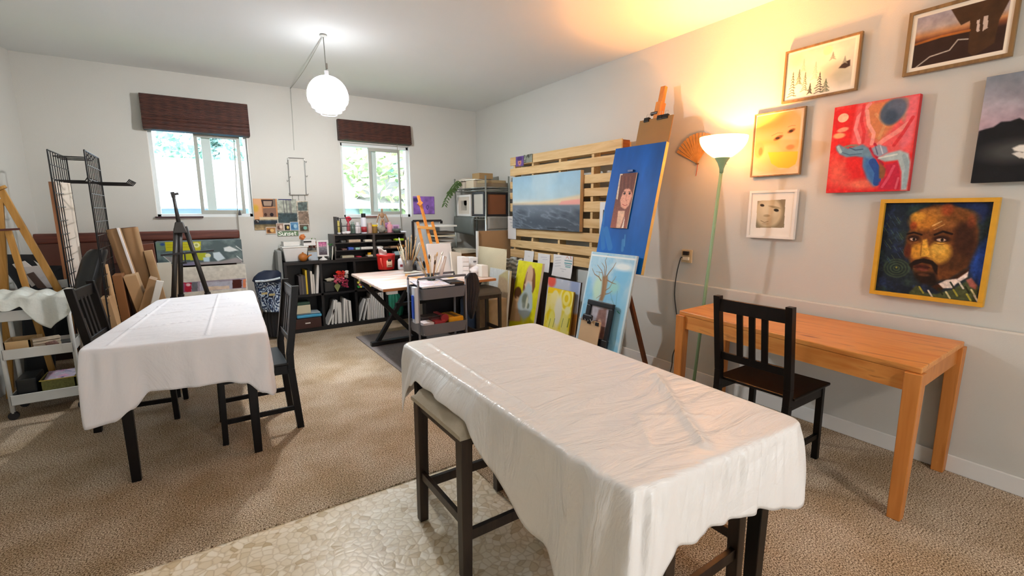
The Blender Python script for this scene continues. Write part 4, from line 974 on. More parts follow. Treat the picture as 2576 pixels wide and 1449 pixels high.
k3 = lambda x, y: (1500+.345*x, 200+.345*y); K = lambda x, y: f.conv(*k3(x, y))
for pts, w_, c_ in (([(90, 1100), (120, 1230)], .06, '#4484c4'), ([(60, 1090), (70, 1230)], .05, '#3a7cc0'), ([(215, 1180), (210, 1250)], .03, '#5a94cc'), ([(230, 1140), (225, 1220)], .012, '#6fa4d4'), ([(75, 960), (70, 1060)], .025, '#3a7cc0')):
    p.line([K(*q) for q in pts], w_, c_, .6)
canvas('blue_painting', 'large plain blue canvas propped on the tall easel', f, p, .035, mat('#d9b970', .7, var=.3, scale=9))
f = Flat([(1562, 438), (1606, 434), (1576, 576), (1537, 573)], BLU.P(0, 0, .042), BLU.n, Vector((KB, 0, 1))); K = lambda x, y: f.conv(*k3(x, y))
p = Paint(f.w, f.h, 90, bg='#7a4a3c'); p.vgrad([(0, '#5e3630'), (f.h*.5, '#6e4238'), (f.h, '#93584a')]); u = f.w/125
E_ = lambda x, y, rx, ry, c_, **k: p.ell(*K(x, y), rx*u, ry*u*1.0, c_, **k); L_ = lambda pts, w_, c_, **k: p.line([K(*q) for q in pts], w_*u, c_, **{a: (b*u if a == 'w2' else b) for a, b in k.items()}); G_ = lambda pts, c_, **k: p.poly([K(*q) for q in pts], c_, **k)
G_([(180, 690), (200, 690), (160, 880), (150, 870)], '#c9bca8'); G_([(150, 1085), (165, 960), (215, 960), (210, 1000), (180, 1085)], '#dcb294', soft=.01); G_([(215, 1000), (205, 1085), (190, 1085)], '#f0e2d2')
G_([(195, 840), (205, 800), (262, 795), (268, 850), (245, 920), (215, 950), (185, 930), (180, 880)], '#d99c84', soft=.012); G_([(185, 700), (300, 690), (270, 830), (252, 800), (235, 790), (215, 800), (195, 830), (170, 900), (165, 860)], '#63382e', soft=.01)
for i in range(6): L_([(200+i*14, 710), (196+i*13, 800)], 4, ['#84503e', '#4a2a24'][i % 2], op=.7)
E_(212, 833, 9, 7, '#3a2420', soft=.4); E_(250, 833, 8, 7, '#3a2420', soft=.4); L_([(203, 818), (222, 822)], 3, '#4a2c24'); L_([(240, 822), (258, 818)], 3, '#4a2c24'); L_([(228, 840), (222, 885), (230, 888)], 3, '#b8705c'); L_([(197, 912), (215, 922), (232, 915)], 4, '#a04a40')
p.noise(.15, 20, 3)
t = canvas('small_portrait', 'narrow painted portrait of a dark haired woman clipped onto the blue canvas', f, p, .01, mat('#c9bba6', .8))
MB().beam(f.P(f.w*.45, -.02, .006), f.P(f.w*.75, -.02, .006), .02, .016).build('binder_clip', mat('#123a7a', .4), t, True)
f = Flat([(1605, 317), (1695, 277), (1683, 362), (1600, 382)], (bxk(2.3, .05), 2.8, 2.3), Vector((-1, 0, KB)), Vector((KB, 0, 1))); f.h += .12
t = thing('drawing_board', 'brown hardboard drawing board with black clips on top of the tall easel', 'board', f.P(f.w/2, f.h, 0))
mb = MB(); f.slab(mb, 0, 0, f.w, f.h, -.004, .006); mb.build('board', mat('#8a6a3c', .7, var=.12, scale=5), t, True)
for x_ in (.22, .62, .78):
    mb = MB(); f.slab(mb, f.w*x_-.028, -.016, f.w*x_+.028, .022, -.012, .016); bc_ = mb.build('binder_clip', mat('#14110f', .35, metal=.3), t, True, bevel=.004)
    MB().tube([f.P(f.w*x_-.015, -.01, .0), f.P(f.w*x_-.012, -.05, .0), f.P(f.w*x_+.012, -.05, .0), f.P(f.w*x_+.015, -.01, .0)], .002).build('clip_wire', mat('#b0b0b0', .3, metal=.8), bc_, True)

# ================================================================== PICTURES LEANING BELOW
def to_floor(f, z=.012):
    f.h = (f.tl.z-z)/(-f.ey.z); return f
f = lean_flat([(1495, 627), (1607, 652), (1562, 884), (1451, 850)], 3.03, 1.12, .22); to_floor(f)
kt = lambda x, y: (1360+.17949*x, 640+.17949*y)
K = lambda x, y: f.conv(*kt(x, y)); p = Paint(f.w, f.h, 150, bg='#a9cfe2'); p.noise(.9, 3, 5, '#7fbfe2', .42); p.noise(.5, 4, 9, '#e4ecf0', .6)
u = f.w/640
E_ = lambda x, y, rx, ry, c_, **k: p.ell(*K(x, y), rx*u, ry*u*1.0, c_, **k); L_ = lambda pts, w_, c_, **k: p.line([K(*q) for q in pts], w_*u, c_, **{a: (b*u if a == 'w2' else b) for a, b in k.items()}); G_ = lambda pts, c_, **k: p.poly([K(*q) for q in pts], c_, **k)
E_(1180, 320, 100, 110, '#7cc0e6', soft=.8, op=.9); E_(1180, 180, 130, 40, '#e2eef2', soft=.8); E_(820, 480, 60, 130, '#c4e2c4', soft=.8, op=.8); E_(1050, 470, 70, 60, '#a4d8c8', soft=.9, op=.7); E_(1100, 900, 100, 260, '#86c8ea', soft=.8, op=.8)
TR_ = '#8a6a4c'
G_([(890, 320), (960, 300), (965, 360), (950, 440), (930, 560), (890, 660), (840, 650), (870, 560), (885, 440)], '#94704e', soft=.02); G_([(930, 330), (955, 330), (930, 560), (900, 600)], '#a98660', soft=.02, op=.7)
for pts, w_ in (([(905, 330), (880, 230), (820, 150)], 11), ([(915, 320), (920, 180), (880, 120)], 9), ([(930, 310), (945, 180), (930, 90), (970, 10)], 11), ([(950, 310), (990, 250), (1040, 190), (1080, 120)], 13), ([(870, 370), (840, 320), (780, 280), (745, 200)], 13), ([(840, 320), (850, 240)], 6), ([(880, 260), (800, 245)], 6),
                ([(950, 360), (1020, 400), (1080, 420)], 12), ([(1020, 400), (1060, 350), (1080, 310)], 7), ([(930, 510), (990, 470), (1030, 400)], 10), ([(930, 560), (980, 550), (1025, 515)], 10), ([(870, 570), (800, 620)], 8)): L_(pts, w_, TR_, w2=w_*.4)
for pts in ([(1000, 540), (1040, 680), (1075, 780)], [(1100, 520), (1080, 700), (1080, 800)], [(1080, 780), (1040, 980), (1000, 1200)], [(1090, 780), (1140, 800)], [(1010, 620), (1060, 720)]): L_(pts, 6, '#6fa3b8', op=.8)
L_([(1100, 800), (1130, 830)], 9, '#2f8a7a'); G_([(740, 0), (1380, 70), (1370, 90), (740, 20)], '#e8eef0')
p.poly([(f.w*.965, 0), (f.w, 0), (f.w, f.h), (f.w*.965, f.h)], '#dde6ea', .8, .01); p.poly([(0, 0), (f.w*.03, 0), (f.w*.03, f.h), (0, f.h)], '#dde6ea', .8, .01)
canvas('tree_painting', 'tall pale blue painting of a bare brown tree leaning under the blue canvas', f, p, .02, mat('#b9c9cf', .8))
f = lean_flat([(1486, 743), (1547, 777), (1530, 874), (1470, 835)], 2.89, .72, .22); to_floor(f, .02)
t = thing('black_framed_picture', 'thick black picture frame leaning on the tree painting', 'frame', f.P(f.w/2, f.h, 0)); BF = mat('#15151a', .35, name='black_lacquer')
mb = MB(); fw = .045; ih = .27
for a in ((0, 0, f.w, fw), (0, ih+fw, f.w, f.h), (0, fw, fw, ih+fw), (f.w-fw, fw, f.w, ih+fw)): f.slab(mb, *a, 0, .03)
mb.build('frame', BF, t, True, bevel=.006)
p = Paint(f.w-2*fw, ih, 60, bg='#b9b4bc'); p.poly([(p.w*.25, p.h), (p.w*.4, p.h*.1), (p.w*.8, 0), (p.w*.95, p.h)], '#8d6a62', soft=.02); p.ell(p.w*.55, p.h*.75, p.w*.15, p.h*.35, '#e0bba2', soft=.3); p.noise(.15, 9, 3)
painted(p, f.P(fw, fw, .006), f.P(f.w-fw, fw, .006), f.P(f.w-fw, fw+ih, .006), f.P(fw, fw+ih, .006), 'artwork', t, True)
f = lean_flat([(1464, 799), (1512, 812), (1504, 865), (1456, 846)], 2.80, .55, .20); f.h *= 1.35
f = to_floor(f, .02)
t = thing('clipboard', 'tan clipboard with a large black clip leaning in front of the black frame', 'clipboard', f.P(f.w/2, f.h, 0))
mb = MB(); f.slab(mb, 0, 0, f.w, f.h, 0, .006); mb.build('board', mat('#c9a983', .7, var=.08), t, True)
mb = MB(); f.slab(mb, f.w*.12, -.045, f.w*.6, .012, .004, .03); mb.build('clip', mat('#17161a', .4), t, True, bevel=.012)
pts = [f.P(f.w*(.0+.05*i), .0+.012*sin(i*2.2), .022+.008*cos(i*2.2)) for i in range(14)]
MB().tube(pts, .005, 6).build('clip_spring', mat('#b8b8bc', .3, metal=.9), t, True)
for x_ in (.45, .85): mb = MB(); f.slab(mb, f.w*x_-.018, .004, f.w*x_+.018, .035, .004, .018); mb.build('binder_clip', BF, t, True, bevel=.004)
# yellow figures
f = lean_flat([(1381, 721), (1446, 735), (1436, 840), (1375, 808)], 3.10, .69, .15); to_floor(f)
K = lambda x, y: f.conv(*kt(x, y)); p = Paint(f.w, f.h, 100, bg='#e6cf2c'); u = f.w/360
p.noise(.8, 4, 6, '#efe2a0', .5); G_([(120, 450), (310, 490), (290, 540), (120, 540)], '#eec712', soft=.01); E_(225, 600, 50, 66, '#e9dc9a', soft=.15); E_(225, 690, 80, 90, '#ecdf94', soft=.5, op=.8)
for r_, c_ in ((1, '#f2e68c'), (.8, '#e8cc1e'), (.55, '#f0e27c'), (.28, '#e6c81c')): E_(385, 620, 90*r_, 120*r_, c_, soft=.12)
E_(265, 800, 55, 150, '#e8e4cc', soft=.5); E_(160, 860, 60, 60, '#e6c814', soft=.3); E_(165, 960, 45, 130, '#e8e070', soft=.4); E_(350, 980, 50, 120, '#e6de7c', soft=.4); E_(400, 790, 40, 40, '#efe6a8', soft=.5)
for x_ in (130, 190, 310, 390, 400): L_([(x_, 1020), (x_+30, 900)], 6, '#5a6428', op=.8)
canvas('yellow_figures_painting', 'small bright yellow canvas of pale rounded figures on the floor', f, p, .02, mat('#b89a3c', .8))
f = lean_flat([(1384, 694), (1465, 714), (1450, 846), (1370, 815)], 3.16, .79, .12); to_floor(f)
p = Paint(f.w, f.h, 70, bg='#b8c0d0'); K = lambda x, y: f.conv(*kt(x, y)); p.noise(.9, 3, 4, '#dfe2e6', .5); u = f.w/450
E_(175, 370, 60, 60, '#dc5a4c', soft=.5); G_([(440, 830), (560, 840), (500, 1140), (420, 1140)], '#c98c4c', soft=.03); E_(500, 460, 60, 120, '#94a4c8', soft=.7)
canvas('cloudy_painting', 'blue grey cloudy canvas with a red corner behind the yellow figures canvas', f, p, .018, mat('#3a3028', .8))
# woman on yellow
f = lean_flat([(1312, 656), (1371, 663), (1349, 810), (1285, 808)], 3.15, .91, .18); to_floor(f)
kw = lambda x, y: (1200+.15186*x, 600+.15186*y); K = lambda x, y: f.conv(*kw(x, y)); p = Paint(f.w, f.h, 110, bg='#d8d012'); u = f.w/400
p.noise(.6, 4, 3, '#e6e23c', .5); p.noise(.4, 5, 8, '#b8b414', .6)
G_([(690, 860), (640, 950), (560, 1370), (760, 1370), (740, 1000)], '#c9a070', soft=.02); E_(710, 905, 62, 62, '#5a3820', soft=.3); G_([(690, 960), (740, 980), (740, 1370), (660, 1370)], '#d4b088', soft=.02, op=.8)
G_([(930, 490), (985, 500), (1005, 600), (1000, 800), (960, 910), (930, 880), (860, 880), (790, 870), (810, 740), (845, 600), (880, 520)], '#7a4c2c', soft=.015)
E_(900, 630, 60, 110, '#cba98a', soft=.3); G_([(870, 700), (950, 720), (950, 860), (840, 860), (820, 760)], '#d8c4b4', soft=.02); L_([(870, 560), (850, 660), (830, 750)], 8, '#8a5a38')
G_([(885, 730), (940, 800), (955, 1000), (955, 1150), (900, 1290), (800, 1320), (720, 1230), (705, 1080), (740, 960), (830, 850)], '#a9c0ca', soft=.03)
E_(840, 1090, 90, 160, '#bac8c8', soft=.5); E_(830, 1010, 50, 60, '#7c8474', soft=.5); E_(880, 1120, 22, 28, '#7c8474', soft=.5); E_(810, 1110, 25, 30, '#8a9284', soft=.6); E_(860, 1060, 18, 60, '#d0cfb8', soft=.6)
canvas('yellow_portrait_painting', 'tall yellow canvas of a long haired woman in a pale blue veil with a child', f, p, .03, mat('#ddd8cc', .8))
f = lean_flat([(1232, 678), (1283, 674), (1283, 808), (1234, 813)], 3.0, .8, .10); to_floor(f)
K = lambda x, y: f.conv(*kw(x, y)); p = Paint(f.w, f.h, 70, bg='#d6d8d4'); G_([(400, 620), (550, 520), (550, 1350), (330, 1350), (370, 900)], '#b49c7c', soft=.02); G_([(400, 620), (550, 520), (550, 700), (480, 640)], '#c4bc88', soft=.03, op=.8); p.noise(.05, 20, 2)
canvas('unfinished_canvas', 'tall white canvas with a bare tan area standing beside the drafting table', f, p, .03, mat('#cfcabc', .8))
f = lean_flat([(1208, 627), (1280, 618), (1281, 676), (1208, 676)], 3.1, 1.05, .06); f.h += .25
mb = MB(); n_ = 15
def cush(u, v):
    x, y = u*2-1, v*2-1; return f.P(f.w*u*(1), f.h*v, .035+.045*max(0, 1-abs(x)**3)*max(0, 1-abs(y)**3))
mb.grid(cush, n_, n_); mb.grid(lambda u, v: f.P(f.w*u, f.h*v, .035-.04*max(0, 1-abs(u*2-1)**3)*max(0, 1-abs(v*2-1)**3)), n_, n_)
one(mb, 'cushion', mat('#cfc2a2', .85, bump=.2, name='beige_canvas_cloth'), 'large beige padded seat cushion standing below the wire shelf', 'cushion', auto=True)
f = Flat([(1276, 652), (1322, 648), (1318, 700), (1283, 702)], (3.30, 4.6, .9), Vector((-1, 0, .1)), Vector((.1, 0, 1)))
mb = MB(); rr = random.Random(4)
def bagf(u, v): return f.P(f.w*u+.01*sin(v*9), f.h*v+.012*sin(u*11), .05+.04*sin(u*pi)*sin(v*pi*.9)+.012*sin(u*23+v*9)+.008*sin(v*31))
mb.grid(bagf, 24, 24); o = one(mb, 'plastic_bag', mat('#c2c4bf', .35, bump=.8, bscale=14, var=.15), 'crumpled grey white plastic bag behind the yellow portrait', 'bag', smooth=True, solid=.003)
boxthing('dark_carton', (3.27, 4.42, 0), (3.42, 4.76, .84), mat('#35241b', .8), 'dark brown carton on the floor behind the yellow portrait, under the plastic bag', 'box')
f = Flat([(1340, 660), (1487, 690), (1480, 800), (1330, 780)], WR0+WRN*.07, WRN); to_floor(f)
f.tl = f.tl+Vector((0, 0, .05)); f.h += .05
mb = MB(); f.slab(mb, 0, 0, f.w, f.h, -.015, .01); one(mb, 'grey_sheet', mat('#8d8c88', .7, var=.15, scale=4), 'big grey board standing on the floor against the wall under the pallet', 'board')
f = Flat([(1453, 676), (1490, 684), (1480, 780), (1450, 770)], WR0+WRN*.10, WRN); to_floor(f)
mb = MB(); f.slab(mb, 0, 0, f.w, f.h, -.01, .01); one(mb, 'foam_sheet', mat('#c9cecb', .6), 'narrow white panel leaning on the grey board left of the tree painting', 'panel')
# ================================================================== WIRE SHELF IN THE CORNER
CHR = mat('#b9beba', .25, metal=.85, name='chrome_wire')
ax0, ax1, ay0, ay1 = 3.234, 3.60, 5.40, 6.28
Z1, Z2 = 1.80, 1.41
t = thing('wire_shelving_unit', 'chrome wire shelving unit in the back right corner', 'shelf', ((ax0+ax1)/2, (ay0+ay1)/2, 0))
for x in (ax0, ax1):
    for y in (ay0, ay1): MB().tube([(x, y, 0), (x, y, 1.95)], .0125, 10).build('post', CHR, t, True, smooth=True)
for z in (Z1, Z2, .62, .2):
    mb = MB()
    for a, b in (((ax0, ay0), (ax1, ay0)), ((ax0, ay1), (ax1, ay1)), ((ax0, ay0), (ax0, ay1)), ((ax1, ay0), (ax1, ay1))):
        mb.tube([(*a, z), (*b, z)], .005, 6); mb.tube([(*a, z-.035), (*b, z-.035)], .004, 6)
    n = 22
    for i in range(n): y = ay0+(ay1-ay0)*(i+.5)/n; mb.tube([(ax0, y, z), (ax1, y, z)], .0025, 5)
    for i in range(12): y = ay0+(ay1-ay0)*i/11; mb.tube([(ax0, y, z), (ax0, y+.03, z-.035)], .0025, 5)
    mb.build('wire_shelf', CHR, t, True, smooth=True)
KR = mat('#a3805a', .8, var=.1, name='kraft_card'); KRL = mat('#bd9a70', .8, var=.1, name='light_kraft_card'); WHT = mat('#e3e1db', .7, name='white_card'); BK = mat('#161418', .5, name='matt_black'); DK_ = mat('#3a2f28', .7)
CREAM = mat('#d8cfb8', .75, name='cream_card'); GREY = mat('#8c8e8c', .6, name='mid_grey')
def boxthing(name, a, b, m, label, cat, group=None, bevel=.003, rz=0.):
    a, b = Vector(a), Vector(b); c = (a+b)/2
    M_ = Matrix.Translation((c.x, c.y, 0)) @ Matrix.Rotation(rz, 4, 'Z') @ Matrix.Translation((-c.x, -c.y, 0))
    return one(bx(a, b, M_), name, m, label, cat, group, bevel=bevel)
# top shelf: paper pads, boxes
z = Z1+.006
boxthing('paper_stack', (ax0+.02, ay0+.03, z), (ax1-.01, ay0+.28, z+.05), mat('#8a7960', .8, bump=.4, bscale=90, stretch=(.3, .3, 8)), 'flat stack of brown mat boards at the near end of the top wire shelf', 'papers')
boxthing('paper_stack', (ax0+.03, ay0+.04, z+.052), (ax1-.02, ay0+.27, z+.09), mat('#a3906c', .8, bump=.4, bscale=90, stretch=(.3, .3, 8)), 'thinner stack of mat boards lying on the brown stack', 'papers')
boxthing('storage_box', (ax0+.01, ay0+.34, z), (ax0+.24, ay0+.56, z+.10), mat('#cbbda4', .8), 'pale cream box in the middle of the top wire shelf', 'box')
boxthing('storage_box', (ax0+.02, ay0+.62, z), (ax0+.26, ay0+.86, z+.09), mat('#d9cbb9', .8), 'rosy white box at the far end of the top wire shelf', 'box')
boxthing('magazine', (ax0+.0, ay0+.32, z+.102), (ax0+.25, ay0+.57, z+.118), mat('#e2dccb', .6), 'cream magazine on top of the pale cream box', 'magazine', rz=.12)
boxthing('cardboard_box', (ax0+.08, ay0+.30, z+.12), (ax0+.30, ay0+.50, z+.20), mat('#a08258', .8), 'small open brown box on the magazine at the top of the wire shelf', 'box')
mb = MB(); rr = random.Random(3)
mb.grid(lambda u, v: Vector((ax0+.0+.25*u, ay0+.62+.26*v, z+.10+.05*sin(u*3.1)*sin(v*3.1)+.012*sin(u*17+v*8))), 14, 14)
one(mb, 'crumpled_paper', mat('#d8cdbd', .8), 'crumpled wrapping paper heaped on the rosy white box', 'paper', smooth=True, solid=.01)
# trailing plant in a small white pot
pp = Vector((3.262, 6.20, z)); pp.y = 6.33-.09
t = thing('trailing_plant', 'small white pot with a green plant trailing over the end of the wire shelf', 'plant', (3.20, 6.22, z))
MB().lathe([(.03, 0), (.045, .07), (.04, .07), (.02, .05)], (3.27, 6.2, z), 20).build('pot', mat('#e4e6e6', .3), t, True, smooth=True)
for i, tp in enumerate([((1150, 462), (1138, 480), (1124, 497), (1118, 515)), ((1152, 455), (1140, 468), (1132, 482), (1128, 492)), ((1155, 460), (1146, 470), (1138, 476), (1130, 481))]):
    pts = [Vector((3.27, 6.2, z+.075))]+[at(*q, y=6.05) for q in tp]
    MB().tube(smooth_pts(pts), .004, 5).build('vine', mat('#4c6a3c', .6), t, True)
    lv = MB()
    for q in smooth_pts(pts, 3)[1:]:
        for s_ in (-1, 1):
            d = Vector((s_*.03, .01*s_, -.02)); lv.add([q, q+d+Vector((0, 0, .014)), q+d*1.9, q+d+Vector((0, 0, -.014))], [(0, 1, 2, 3)])
    lv.build('leaf', mat('#54753f', .6, name='leaf_green'), t, True, solid=.0015)
# second shelf: frames standing
def upright(name, label, x0, x1, y, z, h, th, m, tilt=0., cat='frame', face=None, group='frames on the wire shelf', axis='x'):
    t = thing(name, label, cat, ((x0+x1)/2, y, z), 0, group)
    M_ = Matrix.Rotation(tilt, 4, 'X')
    w = x1-x0; mb = MB(); b = .028
    for a in ((-w/2, w/2, 0, b), (-w/2, w/2, h-b, h), (-w/2, -w/2+b, b, h-b), (w/2-b, w/2, b, h-b)): mb.box((a[0], -th, a[2]), (a[1], 0, a[3]), M_)
    mb.build('frame', m, t); bx((-w/2+b*.6, -th*.6, b*.6), (w/2-b*.6, -th*.3, h-b*.6), M_).build('backing', face or mat('#6b3f25', .7, var=.15), t)
    return t
def up_y(name, label, x, y0, y1, z, h, th, m, tilt=0., face=None, cat='frame', lean_y=0.):
    t = thing(name, label, cat, (x, (y0+y1)/2, z), pi/2, 'frames on the wire shelf')
    M_ = Matrix.Rotation(tilt, 4, 'X') @ Matrix.Rotation(lean_y, 4, 'Y'); w = y1-y0; b = .03; mb = MB()
    for a in ((-w/2, w/2, 0, b), (-w/2, w/2, h-b, h), (-w/2, -w/2+b, b, h-b), (w/2-b, w/2, b, h-b)): mb.box((a[0], 0, a[2]), (a[1], th, a[3]), M_)
    mb.build('frame', m, t); bx((-w/2+b*.6, th*.3, b*.6), (w/2-b*.6, th*.6, h-b*.6), M_).build('backing', face or mat('#6b3f25', .7, var=.15), t)
    return t
z = Z2+.006
upright('framed_board', 'black frame with a brown backing facing out on the middle wire shelf', ax0+.01, ax1-.01, ay0+.03, z, .32, .02, BK, .0, face=mat('#7a4a2c', .8, var=.12))
up_y('framed_mat', 'dark frame with a grey mat leaning at the left of the middle wire shelf', ax0+.05, ay0+.10, ay0+.42, z, .33, .018, BK, .0, face=mat('#b9b3a6', .8))
up_y('framed_mat', 'pale wooden frame with a cream mat at the far end of the middle wire shelf', ax0+.03, ay0+.44, ay0+.84, z, .30, .02, WHT, .0, face=mat('#cfc6b6', .8))
mb = MB(); mb.box((ax0+.018, ay0+.56, z+.08), (ax0+.024, ay0+.74, z+.22)); one(mb, 'mat_board', mat('#8c8474', .8), 'grey cut mat resting in front of the cream frame on the wire shelf', 'mat board')
boxthing('small_canvas', (ax0+.10, ay0+.2, z), (ax0+.12, ay0+.5, z+.28), WHT, 'white edged canvas panel standing behind the dark frame on the wire shelf', 'canvas')
boxthing('small_canvas', (ax1-.12, ay0+.06, z), (ax1-.02, ay0+.08, z+.30), mat('#7c5650', .8, var=.2), 'reddish brown panel behind the black frame near the wall', 'canvas')
# clear sheet hanging, brown boxes and papers below
mb = MB(); mb.grid(lambda u, v: Vector((ax0-.012-.01*sin(v*3), ay0+.3+.6*u, Z2-.0-.26*v*(1-.1*u))), 10, 8)
mg = mat('#5e645f', .35, trans=0, var=.25, scale=5, name='grey_plastic_sheet')
one(mb, 'plastic_sheet', mg, 'grey translucent plastic sheet hanging below the middle wire shelf', 'sheet', smooth=True, solid=.002)
mb = MB(); mb.grid(lambda u, v: Vector((ax0+.015+.34*u, ay0-.014-.01*sin(u*7), Z2+.0-.17*v)), 10, 8)
one(mb, 'plastic_wrap', mat('#8d8b85', .25, var=.3, scale=6, name='clear_wrap'), 'glossy clear plastic wrap bunched on the front of the wire shelf', 'plastic', smooth=True, solid=.002)
c0 = at(1222, 576, y=ay0+.04)
t = thing('cardboard_portfolio', 'tall brown cardboard sheet standing below the wire shelf on the near side', 'cardboard', (3.4, ay0-.04, .65))
bx((3.06, ay0-.075, .63), (3.585, ay0-.06, 1.23)).build('front_sheet', KR, t, True)
bx((3.04, ay0-.10, .63), (3.06, ay0-.06, 1.23)).build('white_edge', WHT, t, True)
t['label'] = 'tall brown cardboard with a white edge at the near end of the wire shelf'
boxthing('cardboard_box', (3.0, ay0-.13, .0), (3.6, ay0+.0, .625), KR, 'brown cardboard carton standing on the floor below the tall cardboard', 'box')
boxthing('cardboard_box', (2.95, 5.62, .60), (3.2, 5.95, .92), mat('#8d6238', .8, var=.2), 'open brown box left of the tall cardboard sheet', 'box')
boxthing('paper_bundle', (2.92, 5.60, .92), (3.18, 5.96, .97), CREAM, 'cream paper bundle lying over the open brown box', 'papers', rz=.1)
boxthing('cardboard_box', (2.9, 5.6, .0), (3.2, 5.97, .6), DK_, 'dark brown carton on the floor left of the wire shelf', 'box')
# ledge drawer unit with paper trays, between drafting table and wire shelf
t = thing('paper_organizer', 'black wire file organizer with papers behind the small table easel', 'organizer', (2.75, 5.9, 0))
p0 = at(1038, 556, y=5.95); p1 = at(1110, 556, y=5.95); zt = p0.z
MB().beam((p0.x, 5.95, .62), (p0.x, 5.95, zt), .03, .02).build('upright', BK, t, True, bevel=.004)
MB().beam((p0.x, 5.95, zt), (p1.x, 5.95, zt), .02, .03).build('top_bar', BK, t, True, bevel=.004)
MB().beam((p1.x, 5.95, zt-.04), (p1.x, 5.95, zt), .03, .02).build('upright', BK, t, True)
bx((p0.x+.015, 5.97, .7), (p1.x-.02, 5.985, zt-.01)).build('white_sheet', mat('#c9ced0', .7, var=.15, scale=14), t, True)
bx((p0.x, 5.6, .0), (3.0, 6.3, .62)).build('cabinet', BK, t, True, bevel=.005)
for i, (px0, px1, py, c_, th) in enumerate([(1088, 1146, 567, '#e2e2da', .02), (1092, 1140, 583, '#4a4238', .03), (1092, 1142, 592, '#c4bda4', .02), (1096, 1138, 600, '#6c675c', .02), (1098, 1132, 610, '#e0dfd6', .015), (1098, 1135, 622, '#3c3a38', .03), (1094, 1140, 640, '#2a2624', .05), (1096, 1140, 660, '#5a4c40', .04)]):
    a = at(px0, py, y=5.7); b = at(px1, py, y=5.7)
    one(bx((a.x, 5.66, a.z-th), (b.x, 5.93, a.z)), 'paper_tray', mat(c_, .7, var=.1), ['white drawing paper fanned on top of the paper organizer', 'dark folder under the top white paper of the organizer', 'cream sheets below the dark folder of the organizer', 'grey sheets in the middle of the organizer', 'white sheets in the lower middle of the organizer', 'black tray below the lower white sheets', 'thick black tray near the organizer base', 'brown folder stack lowest on the organizer'][i], 'papers')
# ================================================================== DRAFTING TABLE
struct(bx((1.48, 3.2, .0), (3.0, 5.52, .012)), 'floor_rug', mat('#8f8683', .95, var=.3, scale=40, bump=.8, bscale=160, name='grey_rug'))
def worn_top():
    m, nt, b = nodes('worn_tabletop'); tc = N(nt, 'ShaderNodeTexCoord'); mp = N(nt, 'ShaderNodeMapping'); mp.inputs['Scale'].default_value = (1.5, 7, 7)
    nz = N(nt, 'ShaderNodeTexNoise', Scale=2.2, Detail=5.0); nt.links.new(tc.outputs['Object'], mp.inputs[0]); nt.links.new(mp.outputs[0], nz.inputs['Vector'])
    nt.links.new(ramp(nt, nz.outputs[0], [(.35, '#cfa98c'), (.5, '#dcc6bb'), (.65, '#e6dad4')]), b.inputs['Base Color']); b.inputs['Roughness'].default_value = .4; return m
ZD = .80
dc = [(1.354, 4.09), (2.56, 4.09), (2.60, 5.30), (1.41, 5.31)]
t = thing('drafting_table', 'work table with worn pale top and black crossed metal legs at the back', 'table', (1.98, 4.7, 0))
MB().hexa([Vector((x, y, ZD-.03)) for x, y in dc], [Vector((x, y, ZD)) for x, y in dc]).build('tabletop', worn_top(), t, True, bevel=.008)
mb = MB(); mb.box((1.36, 4.083, ZD-.028), (2.56, 4.09, ZD-.004)); mb.build('edge_band', mat('#b3743e', .5), t, True)
for a in (1.40, 1.60): bx((a, 4.10, ZD-.06), (a+.14 if a > 1.5 else a+.10, 4.14, ZD-.032)).build('white_bracket', mat('#e4e2e2', .5), t, True)
mb_ = mat('#141316', .4, name='black_metal')
for x0 in (1.60, 2.55):
    for y in (5.03,):
        s_ = 1 if x0 < 2 else 1
        MB().beam((x0-.03, y, .03), (x0+.45, y, ZD-.05), .045, .05, up=(0, 1, 0)).build('leg', mb_, t, True, bevel=.004)
        MB().beam((x0+.45, y-.04, .03), (x0-.17, y-.04, ZD-.05), .045, .05, up=(0, 1, 0)).build('leg', mb_, t, True, bevel=.004)
        MB().beam((x0-.10, y-.02, .037), (x0+.55, y-.02, .037), .06, .045).build('foot_bar', mb_, t, True, bevel=.006)
        MB().beam((x0-.17, y-.02, ZD-.05), (x0+.5, y-.02, ZD-.05), .05, .04).build('top_bar', mb_, t, True)
MB().beam((1.8, 5.0, .45), (2.75, 5.0, .45), .04, .04).build('crossbar', mb_, t, True)
def on(px, py, z=ZD): return at(px, py, z=z)
def zr(px0, py0, px1, py1, y): return (at(px0, py0, y=y), at(px1, py1, y=y))
def size_at(px, p):                       # photo pixels -> length at place p
    d = (Vector(p)-Vector((0, 0, CH))); return px*(-(CM.transposed() @ d).z)/F
# red tub
b = on(972, 677); r = size_at(22, b); hh = size_at(38, b)
t = thing('red_tub', 'red plastic coffee tub with moulded handle and cream label, towel poking out', 'tub', b)
RED = mat('#c9201c', .35, name='red_plastic')
MB().lathe([(r*.86, 0), (r*.9, .01), (r*.96, hh*.5), (r, hh*.86), (r*1.04, hh*.88), (r*1.04, hh), (r*.96, hh), (r*.92, hh*.3), (0, hh*.28)], (0, 0, 0), 36).build('body', RED, t, smooth=True)
dv = Vector((b.x, b.y)).normalized(); sd = Vector((dv.y, -dv.x))
lb = MB(); 
for i in range(1): lb.grid(lambda u, v: Vector((-(dv*cos(-.05+.9*u-.1)-sd*sin(-.05+.9*u-.1)).x, -(dv*cos(.9*u-.15)-sd*sin(.9*u-.15)).y, hh*(.18+.5*v)))*1.0, 2, 2) if 0 else None
def cyl_patch(r_, a0, a1, z0, z1, n=10):
    m_ = MB(); base = math.atan2(-dv.y, -dv.x)
    m_.grid(lambda u, v: Vector((r_*cos(base+a0+(a1-a0)*u), r_*sin(base+a0+(a1-a0)*u), z0+(z1-z0)*v)), n, 3); return m_
